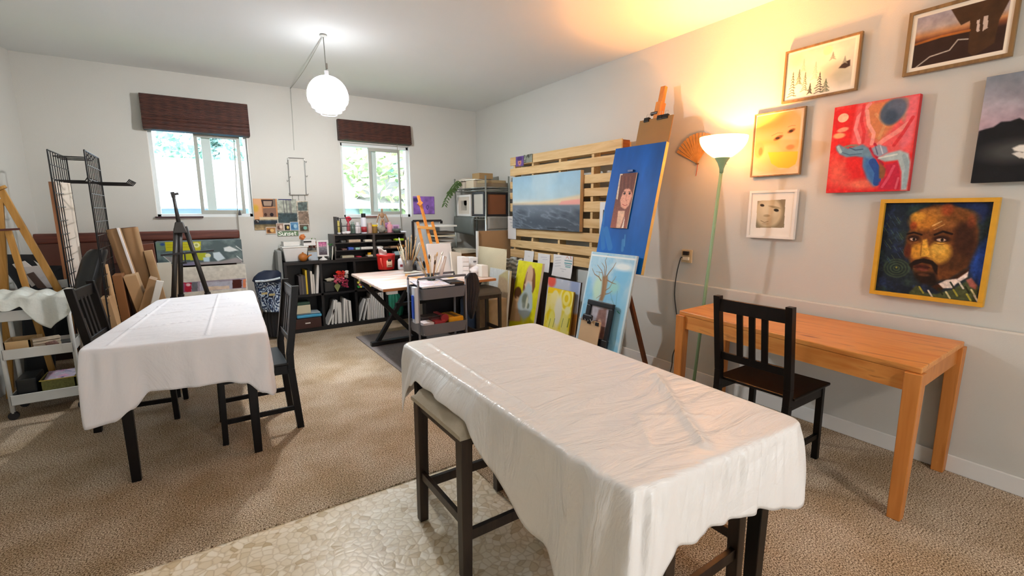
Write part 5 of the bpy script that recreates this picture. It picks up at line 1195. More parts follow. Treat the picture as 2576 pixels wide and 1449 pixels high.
lab_ = cyl_patch(r*.985, .05, .75, hh*.18, hh*.62).build('label', mat('#d8b79a', .6), t, smooth=True, solid=.001)
cyl_patch(r*.995, .2, .6, hh*.56, hh*.72).build('label_top', mat('#3a1a14', .6), t, smooth=True, solid=.001)
cyl_patch(r*.99, .2, .6, hh*.28, hh*.32).build('label_text', mat('#7a3a2c', .6), lab_, smooth=True, solid=.001)
MB().tube([Vector((-dv.x*r*.98+sd.x*a, -dv.y*r*.98+sd.y*a, z_)) for a, z_ in ((-r*.55, hh*.8), (-r*.5, hh*.5), (-r*.35, hh*.2))], r*.10, 8).build('grip', mat('#de4a3a', .35), t, smooth=True)
MB().grid(lambda u, v: Vector((-.06+.1*u-.04*v, .02*sin(v*5), hh*.8+.12*v-.03*u+.012*sin(u*6))), 8, 8).build('paper_towel', mat('#ece6e2', .8), t, smooth=True, solid=.004)
# glue bottle
b = on(1010, 678); hb = size_at(38, b)
t = thing('glue_bottle', 'white squeeze bottle with pointed cap and red mark beside the red tub', 'bottle', b); rb = size_at(8.5, b)
MB().lathe([(rb*.9, 0), (rb, .01), (rb, hb*.6), (rb*.8, hb*.7), (rb*.35, hb*.76), (rb*.3, hb*.8)], (0, 0, 0), 24).build('body', mat('#dfe0e6', .35), t, smooth=True)
MB().lathe([(rb*.34, hb*.79), (rb*.3, hb*.86), (rb*.1, hb*1.0)], (0, 0, 0), 16).build('cap', mat('#e8e4ea', .3), t, smooth=True)
cyl_patch(rb*1.01, -.4, .4, hb*.2, hb*.36).build('red_mark', mat('#7a2830', .5), t, smooth=True)
# mesh cup of brushes
b = on(1027, 684); rb = size_at(12, b); hc = size_at(30, b)
t = thing('brush_cup', 'grey mesh cup crammed with paint brushes on the drafting table', 'cup', b)
MB().lathe([(rb*.92, 0), (rb, hc), (rb*.95, hc), (rb*.88, .006), (0, .006)], (0, 0, 0), 24).build('cup', mat('#7c7671', .45, metal=.4, var=.3, scale=90), t, smooth=True)
BRC = [mat(c_, .5) for c_ in ('#d9c6a2', '#c49a62', '#e8e2d4', '#8a5a34', '#b9a084', '#efe4c8')]
def brush_fan(b, r, h, n, seed, group, where, lmin=.20, lmax=.36, spread=.5):
    rr = random.Random(seed)
    for i in range(n):
        a = rr.random()*2*pi; p0 = Vector((b.x+cos(a)*r*.5, b.y+sin(a)*r*.5, b.z+.03)); l_ = rr.uniform(lmin, lmax)
        ti = rr.uniform(.1, spread); d = Vector((cos(a)*ti, sin(a)*ti, 1)).normalized(); p1 = p0+d*l_; p2 = p1+d*.03
        t = thing('paint_brush', 'paint brush standing bristles up in the '+where, 'brush', p0, 0, group)
        MB().tube([p0, p0+d*l_*.5, p1], [.003, .0055, .004], 6).build('handle', BRC[i % 6], t, True, smooth=True)
        MB().tube([p1, p1+d*.018, p2+d*.012], [.0055, .009, .003], 6).build('bristles', BRC[(i+3) % 6] if i % 3 else mat('#3a2418', .8), t, True, smooth=True)
brush_fan(b, rb, hc, 20, 5, 'brushes in the mesh cup', 'grey mesh cup')
# small table easel with a canvas
TE = wood('orange_easel_wood', '#c8762a', '#e09a48', axis=2, rough=.4)
ye = 4.95
t = thing('table_easel', 'small orange wooden table easel holding a blank white canvas', 'easel', (on(1085, 692).x, ye-.15, ZD))
def te(px, py, k=0): # leaning plane: y grows with height
    y = ye
    for _ in range(4):
        v = at(px, py, y=y); y = 4.62+(v.z-ZD)*.28+k
    return v
MB().beam(te(1092, 640, .02), te(1052, 492, .02), .03, .018, up=(0, -1, 0)).build('mast', TE, t, True, bevel=.002)
MB().beam(te(1082, 697), te(1050, 558), .028, .02, up=(0, -1, 0)).build('side_rail', TE, t, True, bevel=.002)
MB().beam(te(1122, 690), te(1087, 558), .028, .02, up=(0, -1, 0)).build('side_rail', TE, t, True, bevel=.002)
MB().beam(te(1050, 571, -.012), te(1094, 575, -.012), .03, .016, up=(0, -1, 0)).build('crossbar', mat('#e2aa5c', .45), t, True, bevel=.002)
MB().beam(te(1053, 508, -.01), te(1060, 515, -.01), .05, .03, up=(0, -1, 0)).build('top_clamp', TE, t, True, bevel=.002)
MB().beam(on(1022, 691, ZD+.012), on(1072, 703, ZD+.012), .03, .022).build('foot_rail', mat('#dfa864', .45), t, True, bevel=.002)
MB().beam(te(1070, 660, .02), on(1064, 640, ZD+.014), .012, .02).build('back_strut', mat('#e2aa5c', .45), t, True) if 0 else None
q = [te(1074, 613, -.03), te(1134, 612, -.03), te(1144, 697, -.03), te(1088, 697, -.03)]
def slab_q(q, n, th): return MB().hexa(q, [p_+n*th for p_ in q])
nn = (q[1]-q[0]).cross(q[3]-q[0]).normalized(); nn = nn if nn.y > 0 else -nn
CNV = mat('#dedad8', .8, bump=.15, bscale=260, name='blank_canvas')
one(slab_q(q, nn, .035), 'blank_canvas', CNV, 'blank white canvas resting on the small orange table easel', 'canvas', bevel=.004)
def flat_card(name, label, px, y0, tilt, th, m, cat='canvas', group=None):
    q = []
    for a, b_ in px:
        y = y0
        for _ in range(4): v = at(a, b_, y=y); y = y0+(v.z-ZD)*tilt
        q.append(v)
    n_ = (q[1]-q[0]).cross(q[3]-q[0]).normalized(); n_ = n_ if n_.y > 0 else -n_
    return one(slab_q(q, n_, th), name, m, label, cat, group, bevel=.003)
flat_card('blank_canvas', 'cream blank canvas standing behind the easel canvas on the table', [(1134, 632), (1161, 636), (1164, 697), (1140, 697)], 4.55, .15, .03, mat('#dfd9cb', .8))
# white clutter at the right end of the table
for i, (x0, x1, y0, y1, c_, l, n_) in enumerate([(1163, 1181, 646, 696, '#e2dfdc', 'small white plastic drawer tower on the right end of the work table', 'drawer_tower'), (1183, 1203, 647, 692, '#e8e6e4', 'white carton with a grey emblem behind the crumpled towel', 'carton'),
                                        (1212, 1229, 667, 698, '#e3ddd2', 'plain white paper cup box at the far right end of the work table', 'carton')]):
    a, c2 = at(x0, y1, z=ZD), at(x1, y1, z=ZD); w_ = c2-a; d_ = Vector((0, .12, 0)); h_ = size_at(y1-y0, a)
    a.z = c2.z = ZD
    t = thing(n_, l, 'box', (a+c2)/2)
    MB().hexa([a, c2, c2+d_, a+d_], [v+Vector((0, 0, h_)) for v in (a, c2, c2+d_, a+d_)]).build('body', mat(c_, .5), t, True, bevel=.008)
    if i == 0:
        for k in range(4):
            z_ = ZD+h_*(.1+.22*k); MB().hexa([a.lerp(c2, .12)+Vector((0, -.006, z_-ZD)), a.lerp(c2, .88)+Vector((0, -.006, z_-ZD)), a.lerp(c2, .88)+Vector((0, 0, z_-ZD)), a.lerp(c2, .12)+Vector((0, 0, z_-ZD))],
              [a.lerp(c2, .12)+Vector((0, -.006, z_-ZD+h_*.16)), a.lerp(c2, .88)+Vector((0, -.006, z_-ZD+h_*.16)), a.lerp(c2, .88)+Vector((0, 0, z_-ZD+h_*.16)), a.lerp(c2, .12)+Vector((0, 0, z_-ZD+h_*.16))]).build('drawer', mat('#ebe8e6', .5), t, True, bevel=.002)
    if i == 1:
        for z0_, z1_ in ((.72, .8), (.3, .42)): MB().box(a.lerp(c2, .4)+Vector((0, -.003, h_*z0_)), a.lerp(c2, .8)+Vector((0, .001, h_*z1_))).build('emblem', mat('#77757a', .6), t, True)
def blob(name, label, cat, c, r, sq, m, seed=1, amp=.2, group=None):
    rr = np.random.RandomState(seed); mb = MB(); ph = rr.rand(8)*6
    n, k = 28, 18; prof = []
    vs = []
    for i in range(k):
        th = pi*i/(k-1)
        for j in range(n):
            a = 2*pi*j/n; d = Vector((sin(th)*cos(a), sin(th)*sin(a), -cos(th)))
            f_ = 1+amp*(sin(3*a+ph[0]+2*th)+sin(5*a+ph[1]-3*th)*.6+sin(7*th+ph[2]+2*a)*.6)*sin(th)
            vs.append(Vector(c)+Vector((d.x*sq[0], d.y*sq[1], d.z*sq[2]))*r*f_)
    mb.add(vs, [(i*n+j, i*n+(j+1) % n, (i+1)*n+(j+1) % n, (i+1)*n+j) for i in range(k-1) for j in range(n)])
    return one(mb, name, m, label, cat, group, smooth=True)
b = on(1200, 694); blob('crumpled_towel', 'crumpled white paper towel on the right end of the work table', 'paper', b+Vector((0, 0, .06)), .075, (1.1, 1, .75), mat('#e6e2e2', .8, bump=.6, bscale=12), 5, .16)
b = on(1056, 681); rb = size_at(9, b); hc = size_at(24, b)
one(MB().lathe([(rb*.8, 0), (rb, hc), (rb*.95, hc), (rb*.76, .006), (0, .006)], b, 20), 'plastic_cup', mat('#cfd2d4', .2, alpha=.6), 'clear plastic cup between the brush cup and the table easel', 'cup', smooth=True)
b = on(1050, 676); b.y = 5.22; one(MB().tube([b+Vector((-.09, 0, .051)), b+Vector((.05, 0, .051))], .05, 14), 'black_roll', BK, 'black rolled mat behind the clear plastic cup', 'roll', smooth=True)
for i, (x, y, rz, c_, l) in enumerate([(1050, 690, .5, '#e6e0da', 'white sketch sheet lying by the foot of the table easel'), (1066, 698, -.3, '#d8b8ac', 'sheet with reddish sketches at the front of the table easel'), (1035, 686, .1, '#efe6d6', 'cream paper lying left of the table easel foot')]):
    b = on(x, y); M_ = Matrix.Translation((b.x, b.y, ZD)) @ Matrix.Rotation(rz, 4, 'Z')
    one(bx((-.09, -.06, .001+.003*i), (.09, .06, .003+.003*i), M_), 'sketch_paper', mat(c_, .8, var=.2, scale=14), l, 'paper', 'loose sketches on the work table')

# ================================================================== GREY ROLLING CART
GM = mat('#6f7078', .4, metal=.1, name='grey_enamel')
cy0, cy1 = 3.72, 4.05
a = at(1060, 730, y=cy0); b = at(1176, 716, y=cy0); zt = (a.z+b.z)/2; cx0, cx1 = a.x, b.x
zl = at(1100, 815, y=cy0).z; zh = at(1100, 700, y=cy0).z
t = thing('rolling_cart', 'grey metal rolling cart full of art supplies in front of the work table', 'cart', ((cx0+cx1)/2, (cy0+cy1)/2, 0))
def tray(z, h, name):
    mb = MB(); r_ = .03; n_ = 6; out = []
    def ring(x0, x1, y0, y1, zz, r_):
        pts = []
        for cx_, cy_, a0 in ((x1-r_, y1-r_, 0), (x0+r_, y1-r_, pi/2), (x0+r_, y0+r_, pi), (x1-r_, y0+r_, 1.5*pi)):
            for i in range(n_): aa = a0+pi/2*i/(n_-1); pts.append(Vector((cx_+r_*cos(aa), cy_+r_*sin(aa), zz)))
        return pts
    o1 = ring(cx0, cx1, cy0, cy1, z, r_); o2 = ring(cx0+.015, cx1-.015, cy0+.015, cy1-.015, z-h, r_); o3 = ring(cx0+.019, cx1-.019, cy0+.019, cy1-.019, z-h+.004, r_); o4 = ring(cx0+.004, cx1-.004, cy0+.004, cy1-.004, z, r_)
    k = len(o1); mb.v = o1+o2+o3+o4
    for A_, B_ in ((0, 1), (2, 3), (3, 0)):
        for i in range(k): j = (i+1) % k; mb.f.append((A_*k+i, A_*k+j, B_*k+j, B_*k+i))
    mb.f.append(tuple(range(k, 2*k))); mb.f.append(tuple(range(2*k, 3*k)))
    return mb.build(name, GM, t, True, auto=True)
tray(zt, .10, 'tray'); tray(zl, .10, 'tray'); tray(.16, .06, 'tray')
for x in (cx0-.008, cx1+.008):
    for y in (cy0+.05, cy1-.05):
        po = MB().tube([(x, y, .05), (x, y, zh-.02)], .010, 10).build('post', GM, t, True, smooth=True); MB().tube([(x, y-.01, .03), (x, y+.01, .03)], .028, 14).build('caster', BK, po, True)
for y in (cy0+.05, cy1-.05): MB().tube([(cx0-.008, y, zh-.03), (cx0-.008, y, zh), (cx1+.008, y, zh), (cx1+.008, y, zh-.03)], .011, 10).build('handle_rail', GM, t, True, smooth=True)
# contents of the upper tray
p = Paint(.36, .24, 70, bg='#e6e2e8')
for i in range(30): p.line([(R.random()*.36, R.random()*.24), (R.random()*.36, R.random()*.24)], .006, ['#b9a6d8', '#e0a0b4', '#8890d0', '#ffffff', '#f0c8a0'][i % 5], .6)
z = zt+.004
o = painted(p, (cx0+.02, cy1-.02, z+.035), (cx0+.32, cy1-.03, z+.035), (cx0+.33, cy0+.015, z+.012), (cx0+.015, cy0+.01, z+.012), 'paint_tube_tray'); o.modifiers.new('thickness', 'SOLIDIFY').thickness = .012
tag(o, 'white tray of small coloured tubes and swatches in the top of the grey cart', 'art supplies')
o = bx((cx0+.29, cy0+.02, zt-.09), (cx1-.02, cy0+.20, zt+.035)); one(o, 'black_case', mat('#16161e', .35), 'black box at the right end of the cart top tray', 'case', bevel=.012)
p = Paint(.18, .14, 30, bg='#e4dfe4'); p.ell(.1, .06, .04, .03, '#8a68c0', soft=.8); p.ell(.12, .10, .04, .02, '#e8c870', soft=.8)
o = painted(p, (cx0+.27, cy1-.03, zt+.07), (cx1-.02, cy1-.03, zt+.07), (cx1-.025, cy0+.15, zt+.045), (cx0+.28, cy0+.15, zt+.045), 'art_print'); o.modifiers.new('thickness', 'SOLIDIFY').thickness = .006
tag(o, 'white print with a violet spot lying over the black box in the cart', 'print')
b = Vector((cx0+.21, cy1-.07, zt-.09)); t2 = thing('brush_jar', 'dark glass jar of fine brushes standing in the grey cart', 'jar', b)
MB().lathe([(.035, 0), (.038, .02), (.038, .15), (.03, .17), (.026, .17), (.03, .02), (0, .01)], (0, 0, 0), 20).build('jar', mat('#22382f', .2), t2, smooth=True)
brush_fan(b+Vector((0, 0, .04)), .03, .1, 9, 11, 'brushes in the cart jar', 'dark jar in the grey cart', .20, .30, .45)
one(MB().tube([b+Vector((.07, 0, .07)), b+Vector((.17, .05, .33))], .02, 14), 'paper_roll', mat('#e6ddda', .8), 'thin rolled white paper leaning out of the grey cart', 'roll', smooth=True)
for i in range(3):
    zz = zt-.02-.12*i; 
one(bx((cx0-.055, cy0+.02, zt-.30), (cx0-.022, cy0+.09, zt+.02)), 'marker_pouch', mat('#dfe4ee', .4, alpha=.85), 'clear pouch with blue markers hanging on the left side of the cart', 'pouch', bevel=.006)
one(bx((cx0-.066, cy0+.035, zt-.26), (cx0-.056, cy0+.075, zt-.05)), 'blue_marker', mat('#1f4fc0', .35), 'blue marker in the clear pouch on the left side of the cart', 'marker', bevel=.004)
# lower tray
z = zl-.09
one(bx((cx0+.27, cy0+.03, z), (cx1-.03, cy0+.26, z+.125), None), 'yellow_box', mat('#dd9a10', .45, name='amber_yellow'), 'yellow orange box in the lower tray of the grey cart', 'box', bevel=.008)
bx((cx0+.33, cy0+.035, z+.126), (cx0+.37, cy0+.25, z+.129)).build('printed_stripe', mat('#6a4a14', .5)); o = bpy.data.objects['printed_stripe']; o.parent = bpy.data.objects['yellow_box']
for i, (dx, dy, w_, d_, h_, c_, l) in enumerate([(.02, .02, .10, .12, .105, '#d8cfd0', 'small white box at the left front of the lower cart tray'), (.05, .15, .20, .12, .13, '#2a2426', 'dark box at the back of the lower cart tray'), (.13, .02, .10, .07, .11, '#a02a34', 'red packet beside the yellow box in the lower cart tray'), (.12, .09, .13, .06, .12, '#5a2e34', 'dark red packet between the red packet and the dark box'), (.23, .16, .04, .12, .14, '#8f2028', 'narrow red box behind the yellow box')]):
    boxthing('supply_box', (cx0+dx, cy0+dy, z), (cx0+dx+w_, cy0+dy+d_, z+h_), mat(c_, .5, var=.15, scale=30), l, 'box')
one(MB().tube([(cx0+.235, cy0+.035, z+.125), (cx0+.235, cy0+.06, z+.125)], .038, 20), 'tape_roll', mat('#8c1f28', .4), 'dark red tape roll lying over the packets in the lower cart tray', 'tape', smooth=False, bevel=.003)
# hanging jacket
def hang(name, label, cat, rows, y, m, bulge=.05, seed=1, nx=22, folds=5, group=None, back=True):
    """cloth between left/right photo edges given top to bottom"""
    mb = MB(); ph = random.Random(seed).random()*6; n = len(rows)
    def ed(v):
        k = min(int(v*(n-1)), n-2); t = v*(n-1)-k; a, b = rows[k], rows[k+1]
        return tuple(a[i]+(b[i]-a[i])*t for i in range(3))
    def fr(sgn):
        def fn(u, v):
            l_, r_, py = ed(v); px = l_+(r_-l_)*u
            yy = y-sgn*(bulge*math.sqrt(max(0, 1-(2*u-1)**2))+.25*bulge*sin(u*folds*6.28+ph+v*3)*sin(pi*u)*(.4+.6*v)*(1 if sgn > 0 else .3))
            return at(px, py, y=yy)
        return fn
    mb.grid(fr(1), nx, 20); mb.grid(fr(-1), nx, 20)
    return one(mb, name, m, label, cat, group, smooth=True)
hang('jacket', 'dark grey jacket hanging from the right end of the cart handle', 'jacket', [(1180, 1196, 686), (1173, 1201, 693), (1170, 1206, 708), (1171, 1207, 730), (1172, 1203, 750), (1174, 1199, 770), (1178, 1194, 790), (1182, 1190, 802)], 3.80, mat('#2a2426', .85, var=.3, scale=16, bump=.4, bscale=50), .05, 3)
make_stool('dark wooden stool with grey seat behind the hanging jacket, right of the cart', (2.47, 4.22, 0), 0); s_ = bpy.data.objects['counter_stool.002']; [c_.data.materials.__setitem__(0, mat('#5d5850', .8)) for c_ in s_.children if c_.name.startswith('seat_cushion')]; s_.scale = (.62, .62, 1.02); s_['group'] = 'upholstered counter stools'
# things beneath the work table
boxthing('cream_board', (2.36, 5.72, 0), (2.8, 5.74, .64), mat('#d2c9b6', .7), 'cream board standing on the floor behind the crossed table legs', 'board')
boxthing('fabric_bag', (2.62, 4.75, 0), (2.9, 5.05, .58), mat('#3a4a63', .8, var=.4, scale=9), 'blue grey fabric bag on the floor under the right end of the work table', 'bag', bevel=.05)
boxthing('scrap_box', (2.66, 4.4, 0), (2.9, 4.68, .5), mat('#a58a68', .8, var=.4, scale=12), 'box of brown and white scraps beside the tall white canvas', 'box')
# ================================================================== CUBE BOOKSHELF
YS = 6.12
bks = lambda x, y: (620+.1725*x, 600+.1725*y)
A_ = at(712, 660, y=YS); sx0 = .845; sx1 = 2.62; ZS = .885
BKS = mat('#131113', .45, var=.15, name='black_laminate')
t = thing('cube_bookshelf', 'long black cube bookshelf against the back wall under the windows', 'bookshelf', ((sx0+sx1)/2, 6.28, 0))
mb = MB(); th = .04
bx((sx0, YS, ZS-th), (sx1, 6.44, ZS)).build('top_panel', BKS, t, True, bevel=.002)
bx((sx0, YS, 0), (sx1, 6.44, .05)).build('bottom_panel', BKS, t, True, bevel=.002)
bx((sx0, 6.425, .04), (sx1, 6.44, ZS-.02)).build('back_panel', BKS, t, True)
dxs = [sx0, at(811, 790, y=YS).x, at(893, 780, y=YS).x, at(967, 770, y=YS).x, sx1]
dxs = [sx0, 1.245, 1.66, 2.07, sx1-.03]
for x in dxs: bx((x, YS+.002, .05), (x+.03, 6.425, ZS-th)).build('side_panel' if x in (dxs[0], dxs[-1]) else 'divider', BKS, t, True, bevel=.001)
ZM = .46
bx((sx0+.03, YS+.002, ZM-.012), (sx1-.03, 6.425, ZM+.012)).build('middle_shelf', BKS, t, True)
def bp(x, y): return at(*bks(x, y), y=YS+.05)
def book(x0, x1, z0, h, c_, lab, lean=0., depth=.2, yoff=.03, group='books in the cube bookshelf', cat='book', var=.1):
    w_ = x1-x0; M_ = Matrix.Translation((x0 if lean >= 0 else x1, 0, z0)) @ Matrix.Rotation(lean, 4, 'Y')
    mb = MB(); a = 0 if lean >= 0 else -w_
    y0 = YS+yoff
    mb.box((a, y0, 0), (a+w_, y0+depth, h), M_)
    return one(mb, 'book', mat(c_, .6, var=var, scale=40), lab, cat, group, bevel=.0015)
g1 = 'books in the upper left cube'
z0 = ZM+.013
xs_ = 1.0
for i, (w_, h_, c_, l) in enumerate([(.028, .23, '#4a4648', 'grey book first in the upper left cube'), (.03, .24, '#57524f', 'charcoal book next to the grey one in the upper left cube'), (.022, .23, '#3c3a3e', 'dark grey book left of the yellow spine'),
                                     (.022, .30, '#d4b430', 'slim yellow spined book in the upper left cube'), (.034, .30, '#1c1a1c', 'black book right of the yellow spine'), (.026, .28, '#d8d2c8', 'cream book right of the black one'), (.022, .24, '#c9c4bc', 'short pale book before the tall leaning binder')]):
    book(xs_, xs_+w_-.002, z0, h_, c_, l, group=g1); xs_ += w_
book(xs_+.004, xs_+.034, z0, .36, '#d9d6d0', 'tall pale binder leaning right in the upper left cube', lean=.10, group=g1)
# upper second cube: white object, bouquet
b = Vector((1.36, YS+.09, z0)); t = thing('artificial_bouquet', 'red and pink artificial flowers with an olive leaf in the second cube', 'flowers', (1.50, YS+.05, z0))
MB().tube([(1.42, YS+.12, z0), (1.47, YS+.06, z0+.12), (1.50, YS+.03, z0+.2)], .005).build('stem', mat('#4c5a34', .7), t, True)
rr = random.Random(2)
def petals(c, n, r, m, nm, spread):
    mb = MB()
    for i in range(n):
        d = Vector((rr.uniform(-1, 1)*spread[0], rr.uniform(-1, 1)*spread[1], rr.uniform(-1, 1)*spread[2])); q_ = Vector(c)+d
        a_ = Vector((rr.uniform(-1, 1), rr.uniform(-1, 1), rr.uniform(-1, 1))).normalized()*r; b_ = a_.orthogonal().normalized()*r*.6
        mb.add([q_-a_, q_+b_, q_+a_, q_-b_], [(0, 1, 2, 3)])
    mb.build(nm, m, t, True, solid=.002)
petals((1.49, YS+.0, z0+.22), 60, .022, mat('#d8301e', .7), 'red_bloom', (.05, .03, .04)); petals((1.47, YS-.01, z0+.16), 80, .018, mat('#d8607a', .7), 'pink_bloom', (.06, .03, .05)); petals((1.54, YS-.01, z0+.10), 50, .018, mat('#b83a5a', .7), 'crimson_bloom', (.035, .03, .05)); petals((1.56, YS-.01, z0+.22), 14, .03, mat('#e4d4cc', .7), 'white_bloom', (.01, .02, .04))
MB().add([(1.44, YS-.02, z0+.12), (1.40, YS-.02, z0+.08), (1.44, YS-.02, z0+.0), (1.48, YS-.02, z0+.08)], [(0, 1, 2, 3)]).build('leaf', mat('#7f8450', .7), t, True, solid=.002)
boxthing('wrapped_bundle', (1.30, YS+.04, z0), (1.42, YS+.16, z0+.13), mat('#2c2a28', .7), 'dark bundle under the pale rag in the second upper cube', 'bundle', bevel=.01)
blob('pale_rag', 'small pale rag lying on the dark bundle beside the flowers', 'rag', (1.37, YS+.06, z0+.155), .045, (1.2, .8, .5), mat('#b9b4a0', .8), 4, .2)
# upper third cube: marker ends
rr = random.Random(9); MC = [mat(c_, .35) for c_ in ('#d8c820', '#3aa04a', '#d83a3a', '#e6c848', '#2a78c0', '#e8a890', '#d84a70', '#f0e060', '#58b848', '#e8d8b0')]
boxthing('marker_rack', (1.70, YS+.03, z0), (2.055, YS+.30, z0+.018), BKS, 'black tray base of the marker rack in the third upper cube', 'rack')
for r_ in range(5):
    for c_ in range(11):
        x = 1.715+c_*.031+(.015 if r_ % 2 else 0); z_ = z0+.035+r_*.029
        if x > 2.045: continue
        o = MB().tube([(x, YS+.005+.006*rr.random(), z_), (x, YS+.15, z_)], .0135, 10)
        one(o, 'marker', MC[(r_*3+c_*7+rr.randrange(3)) % 10], 'coloured marker lying in the stacked rack of the third upper cube', 'marker', 'markers in the bookshelf rack')
# lower first cube
zb = .051
t = thing('drawer_box', 'dark brown drawer box with white label at the bottom left of the bookshelf', 'box', (1.02, YS+.1, zb))
bx((sx0+.07, YS-.02, zb), (1.22, YS+.28, zb+.125)).build('body', mat('#3c201a', .5), t, True, bevel=.003)
bx((1.03, YS-.024, zb+.06), (1.09, YS-.02, zb+.075)).build('label', mat('#ded6cc', .6), t, True)
boxthing('folded_cloth', (sx0+.10, YS+.0, zb+.128), (1.235, YS+.25, zb+.165), mat('#4a9fc4', .8), 'bright blue folded cloth on the brown drawer box', 'cloth', bevel=.012)
boxthing('folded_cloth', (sx0+.10, YS+.02, zb+.168), (1.225, YS+.25, zb+.185), mat('#9aa8ae', .8), 'grey folded cloth above the bright blue one', 'cloth', bevel=.008)
boxthing('cream_box', (sx0+.10, YS+.01, zb+.187), (sx0+.265, YS+.22, zb+.29), mat('#c9c2a6', .7), 'cream box on the folded cloths in the lower left cube', 'box')
boxthing('green_book', (sx0+.10, YS+.02, zb+.292), (sx0+.262, YS+.22, zb+.325), mat('#2f4a3c', .7), 'dark green book on the cream box', 'book')
# lower second and third cubes: white books
g2_ = 'white sketchbooks in the second lower cube'; x = 1.30
for i, (w_, h_, ln_) in enumerate([(.022, .22, .42), (.022, .31, .14), (.024, .31, .08), (.05, .27, 0), (.024, .32, .06), (.022, .30, 0), (.03, .28, -.02)]):
    book(x, x+w_, zb, h_, ['#dedad2', '#e4e0da', '#d9d5cd'][i % 3], ['cream sketchbook leaning furthest in the second lower cube', 'pale sketchbook second from the left in the second lower cube', 'pale sketchbook third from the left in the second lower cube', 'thick white sketchbook in the middle of the second lower cube', 'tall white sketchbook right of the thick one', 'white sketchbook second from the right in the second lower cube', 'white sketchbook at the right end of the second lower cube'][i], lean=ln_, group=g2_)
    x += w_+.018+(.012 if i == 0 else 0)
g3_ = 'white sketchbooks in the third lower cube'; x = 1.70
for i, (w_, h_, ln_) in enumerate([(.02, .30, .30), (.016, .24, .24), (.028, .28, .05), (.012, .28, 0), (.012, .28, 0), (.022, .34, 0), (.022, .34, 0), (.022, .34, 0), (.022, .34, 0), (.022, .35, 0), (.022, .35, 0), (.022, .35, 0)]):
    if x+w_ > 2.065: break
    book(x, x+w_-.002, zb, h_, ['#dedad4', '#e2deda', '#d8d4ce'][i % 3], ['leaning white sketchbook at the left of the third lower cube', 'short leaning white sketchbook in the third lower cube', 'thick upright white sketchbook before the thin pair'][i] if i < 3 else ('thin cream booklet between the thick sketchbook and the tall row' if i < 5 else 'tall white sketchbook in the tight row at the right of the third lower cube'), lean=ln_, group=g3_)
    x += w_+(.04 if i < 2 else .003)
# green bag in the last cube
hang('green_bag', 'teal green striped bag stuffed in the last lower cube', 'bag', [(978, 1003, 738), (971, 1010, 746), (971, 1014, 760), (973, 1015, 780), (976, 1012, 794), (980, 1008, 797)], YS+.08, mat('#2f8a70', .6, var=.35, scale=9), .07, 5)

# ================================================================== HUTCH ON THE BOOKSHELF
k8 = lambda x, y: (830+.1518*x, 500+.1518*y)
YH = 6.10; hx0 = at(841, 620, y=YH).x; hx1 = at(1021, 620, y=YH).x; hz0 = ZS+.001; hz1 = at(930, 588, y=YH).z; hxm = at(939, 620, y=YH).x
HM = mat('#3b3634', .4, var=.1, name='grey_brown_laminate')
t = thing('desk_hutch', 'grey black open hutch of pigeonholes standing on the bookshelf', 'hutch', ((hx0+hx1)/2, 6.25, hz0))
bx((hx0, YH, hz1-.014), (hx1, 6.40, hz1)).build('top_panel', HM, t, True, bevel=.001); bx((hx0, YH, hz0), (hx1, 6.40, hz0+.012)).build('bottom_panel', HM, t, True)
for x in (hx0, hxm, hx1-.014): bx((x, YH, hz0+.012), (x+(.03 if x == hxm else .014), 6.39, hz1-.014)).build('upright', HM, t, True)
bx((hx0+.014, 6.385, hz0+.012), (hx1-.014, 6.395, hz1-.014)).build('back_panel', BKS, t, True)
hs = [hz0+.012+(hz1-hz0-.026)*k/3 for k in (1, 2)]
for z_ in hs:
    bx((hx0+.014, YH+.004, z_-.004), (hxm, 6.38, z_+.004)).build('shelf', HM, t, True); bx((hxm+.03, YH+.004, z_-.004), (hx1-.014, 6.38, z_+.004)).build('shelf', HM, t, True)
lv = [hz0+.0125, hs[0]+.0045, hs[1]+.0045]
def slot(u0, u1, lvl, h, c_, name, label, cat, y0=.02, d=.12, m=None, bevel=.004):
    x0 = hx0+(hx1-hx0)*u0; x1 = hx0+(hx1-hx0)*u1
    boxthing(name, (x0, YH+y0, lv[lvl]), (x1, YH+y0+d, lv[lvl]+h), m or mat(c_, .55, var=.15, scale=40), label, cat, 'small things in the hutch', bevel=bevel)
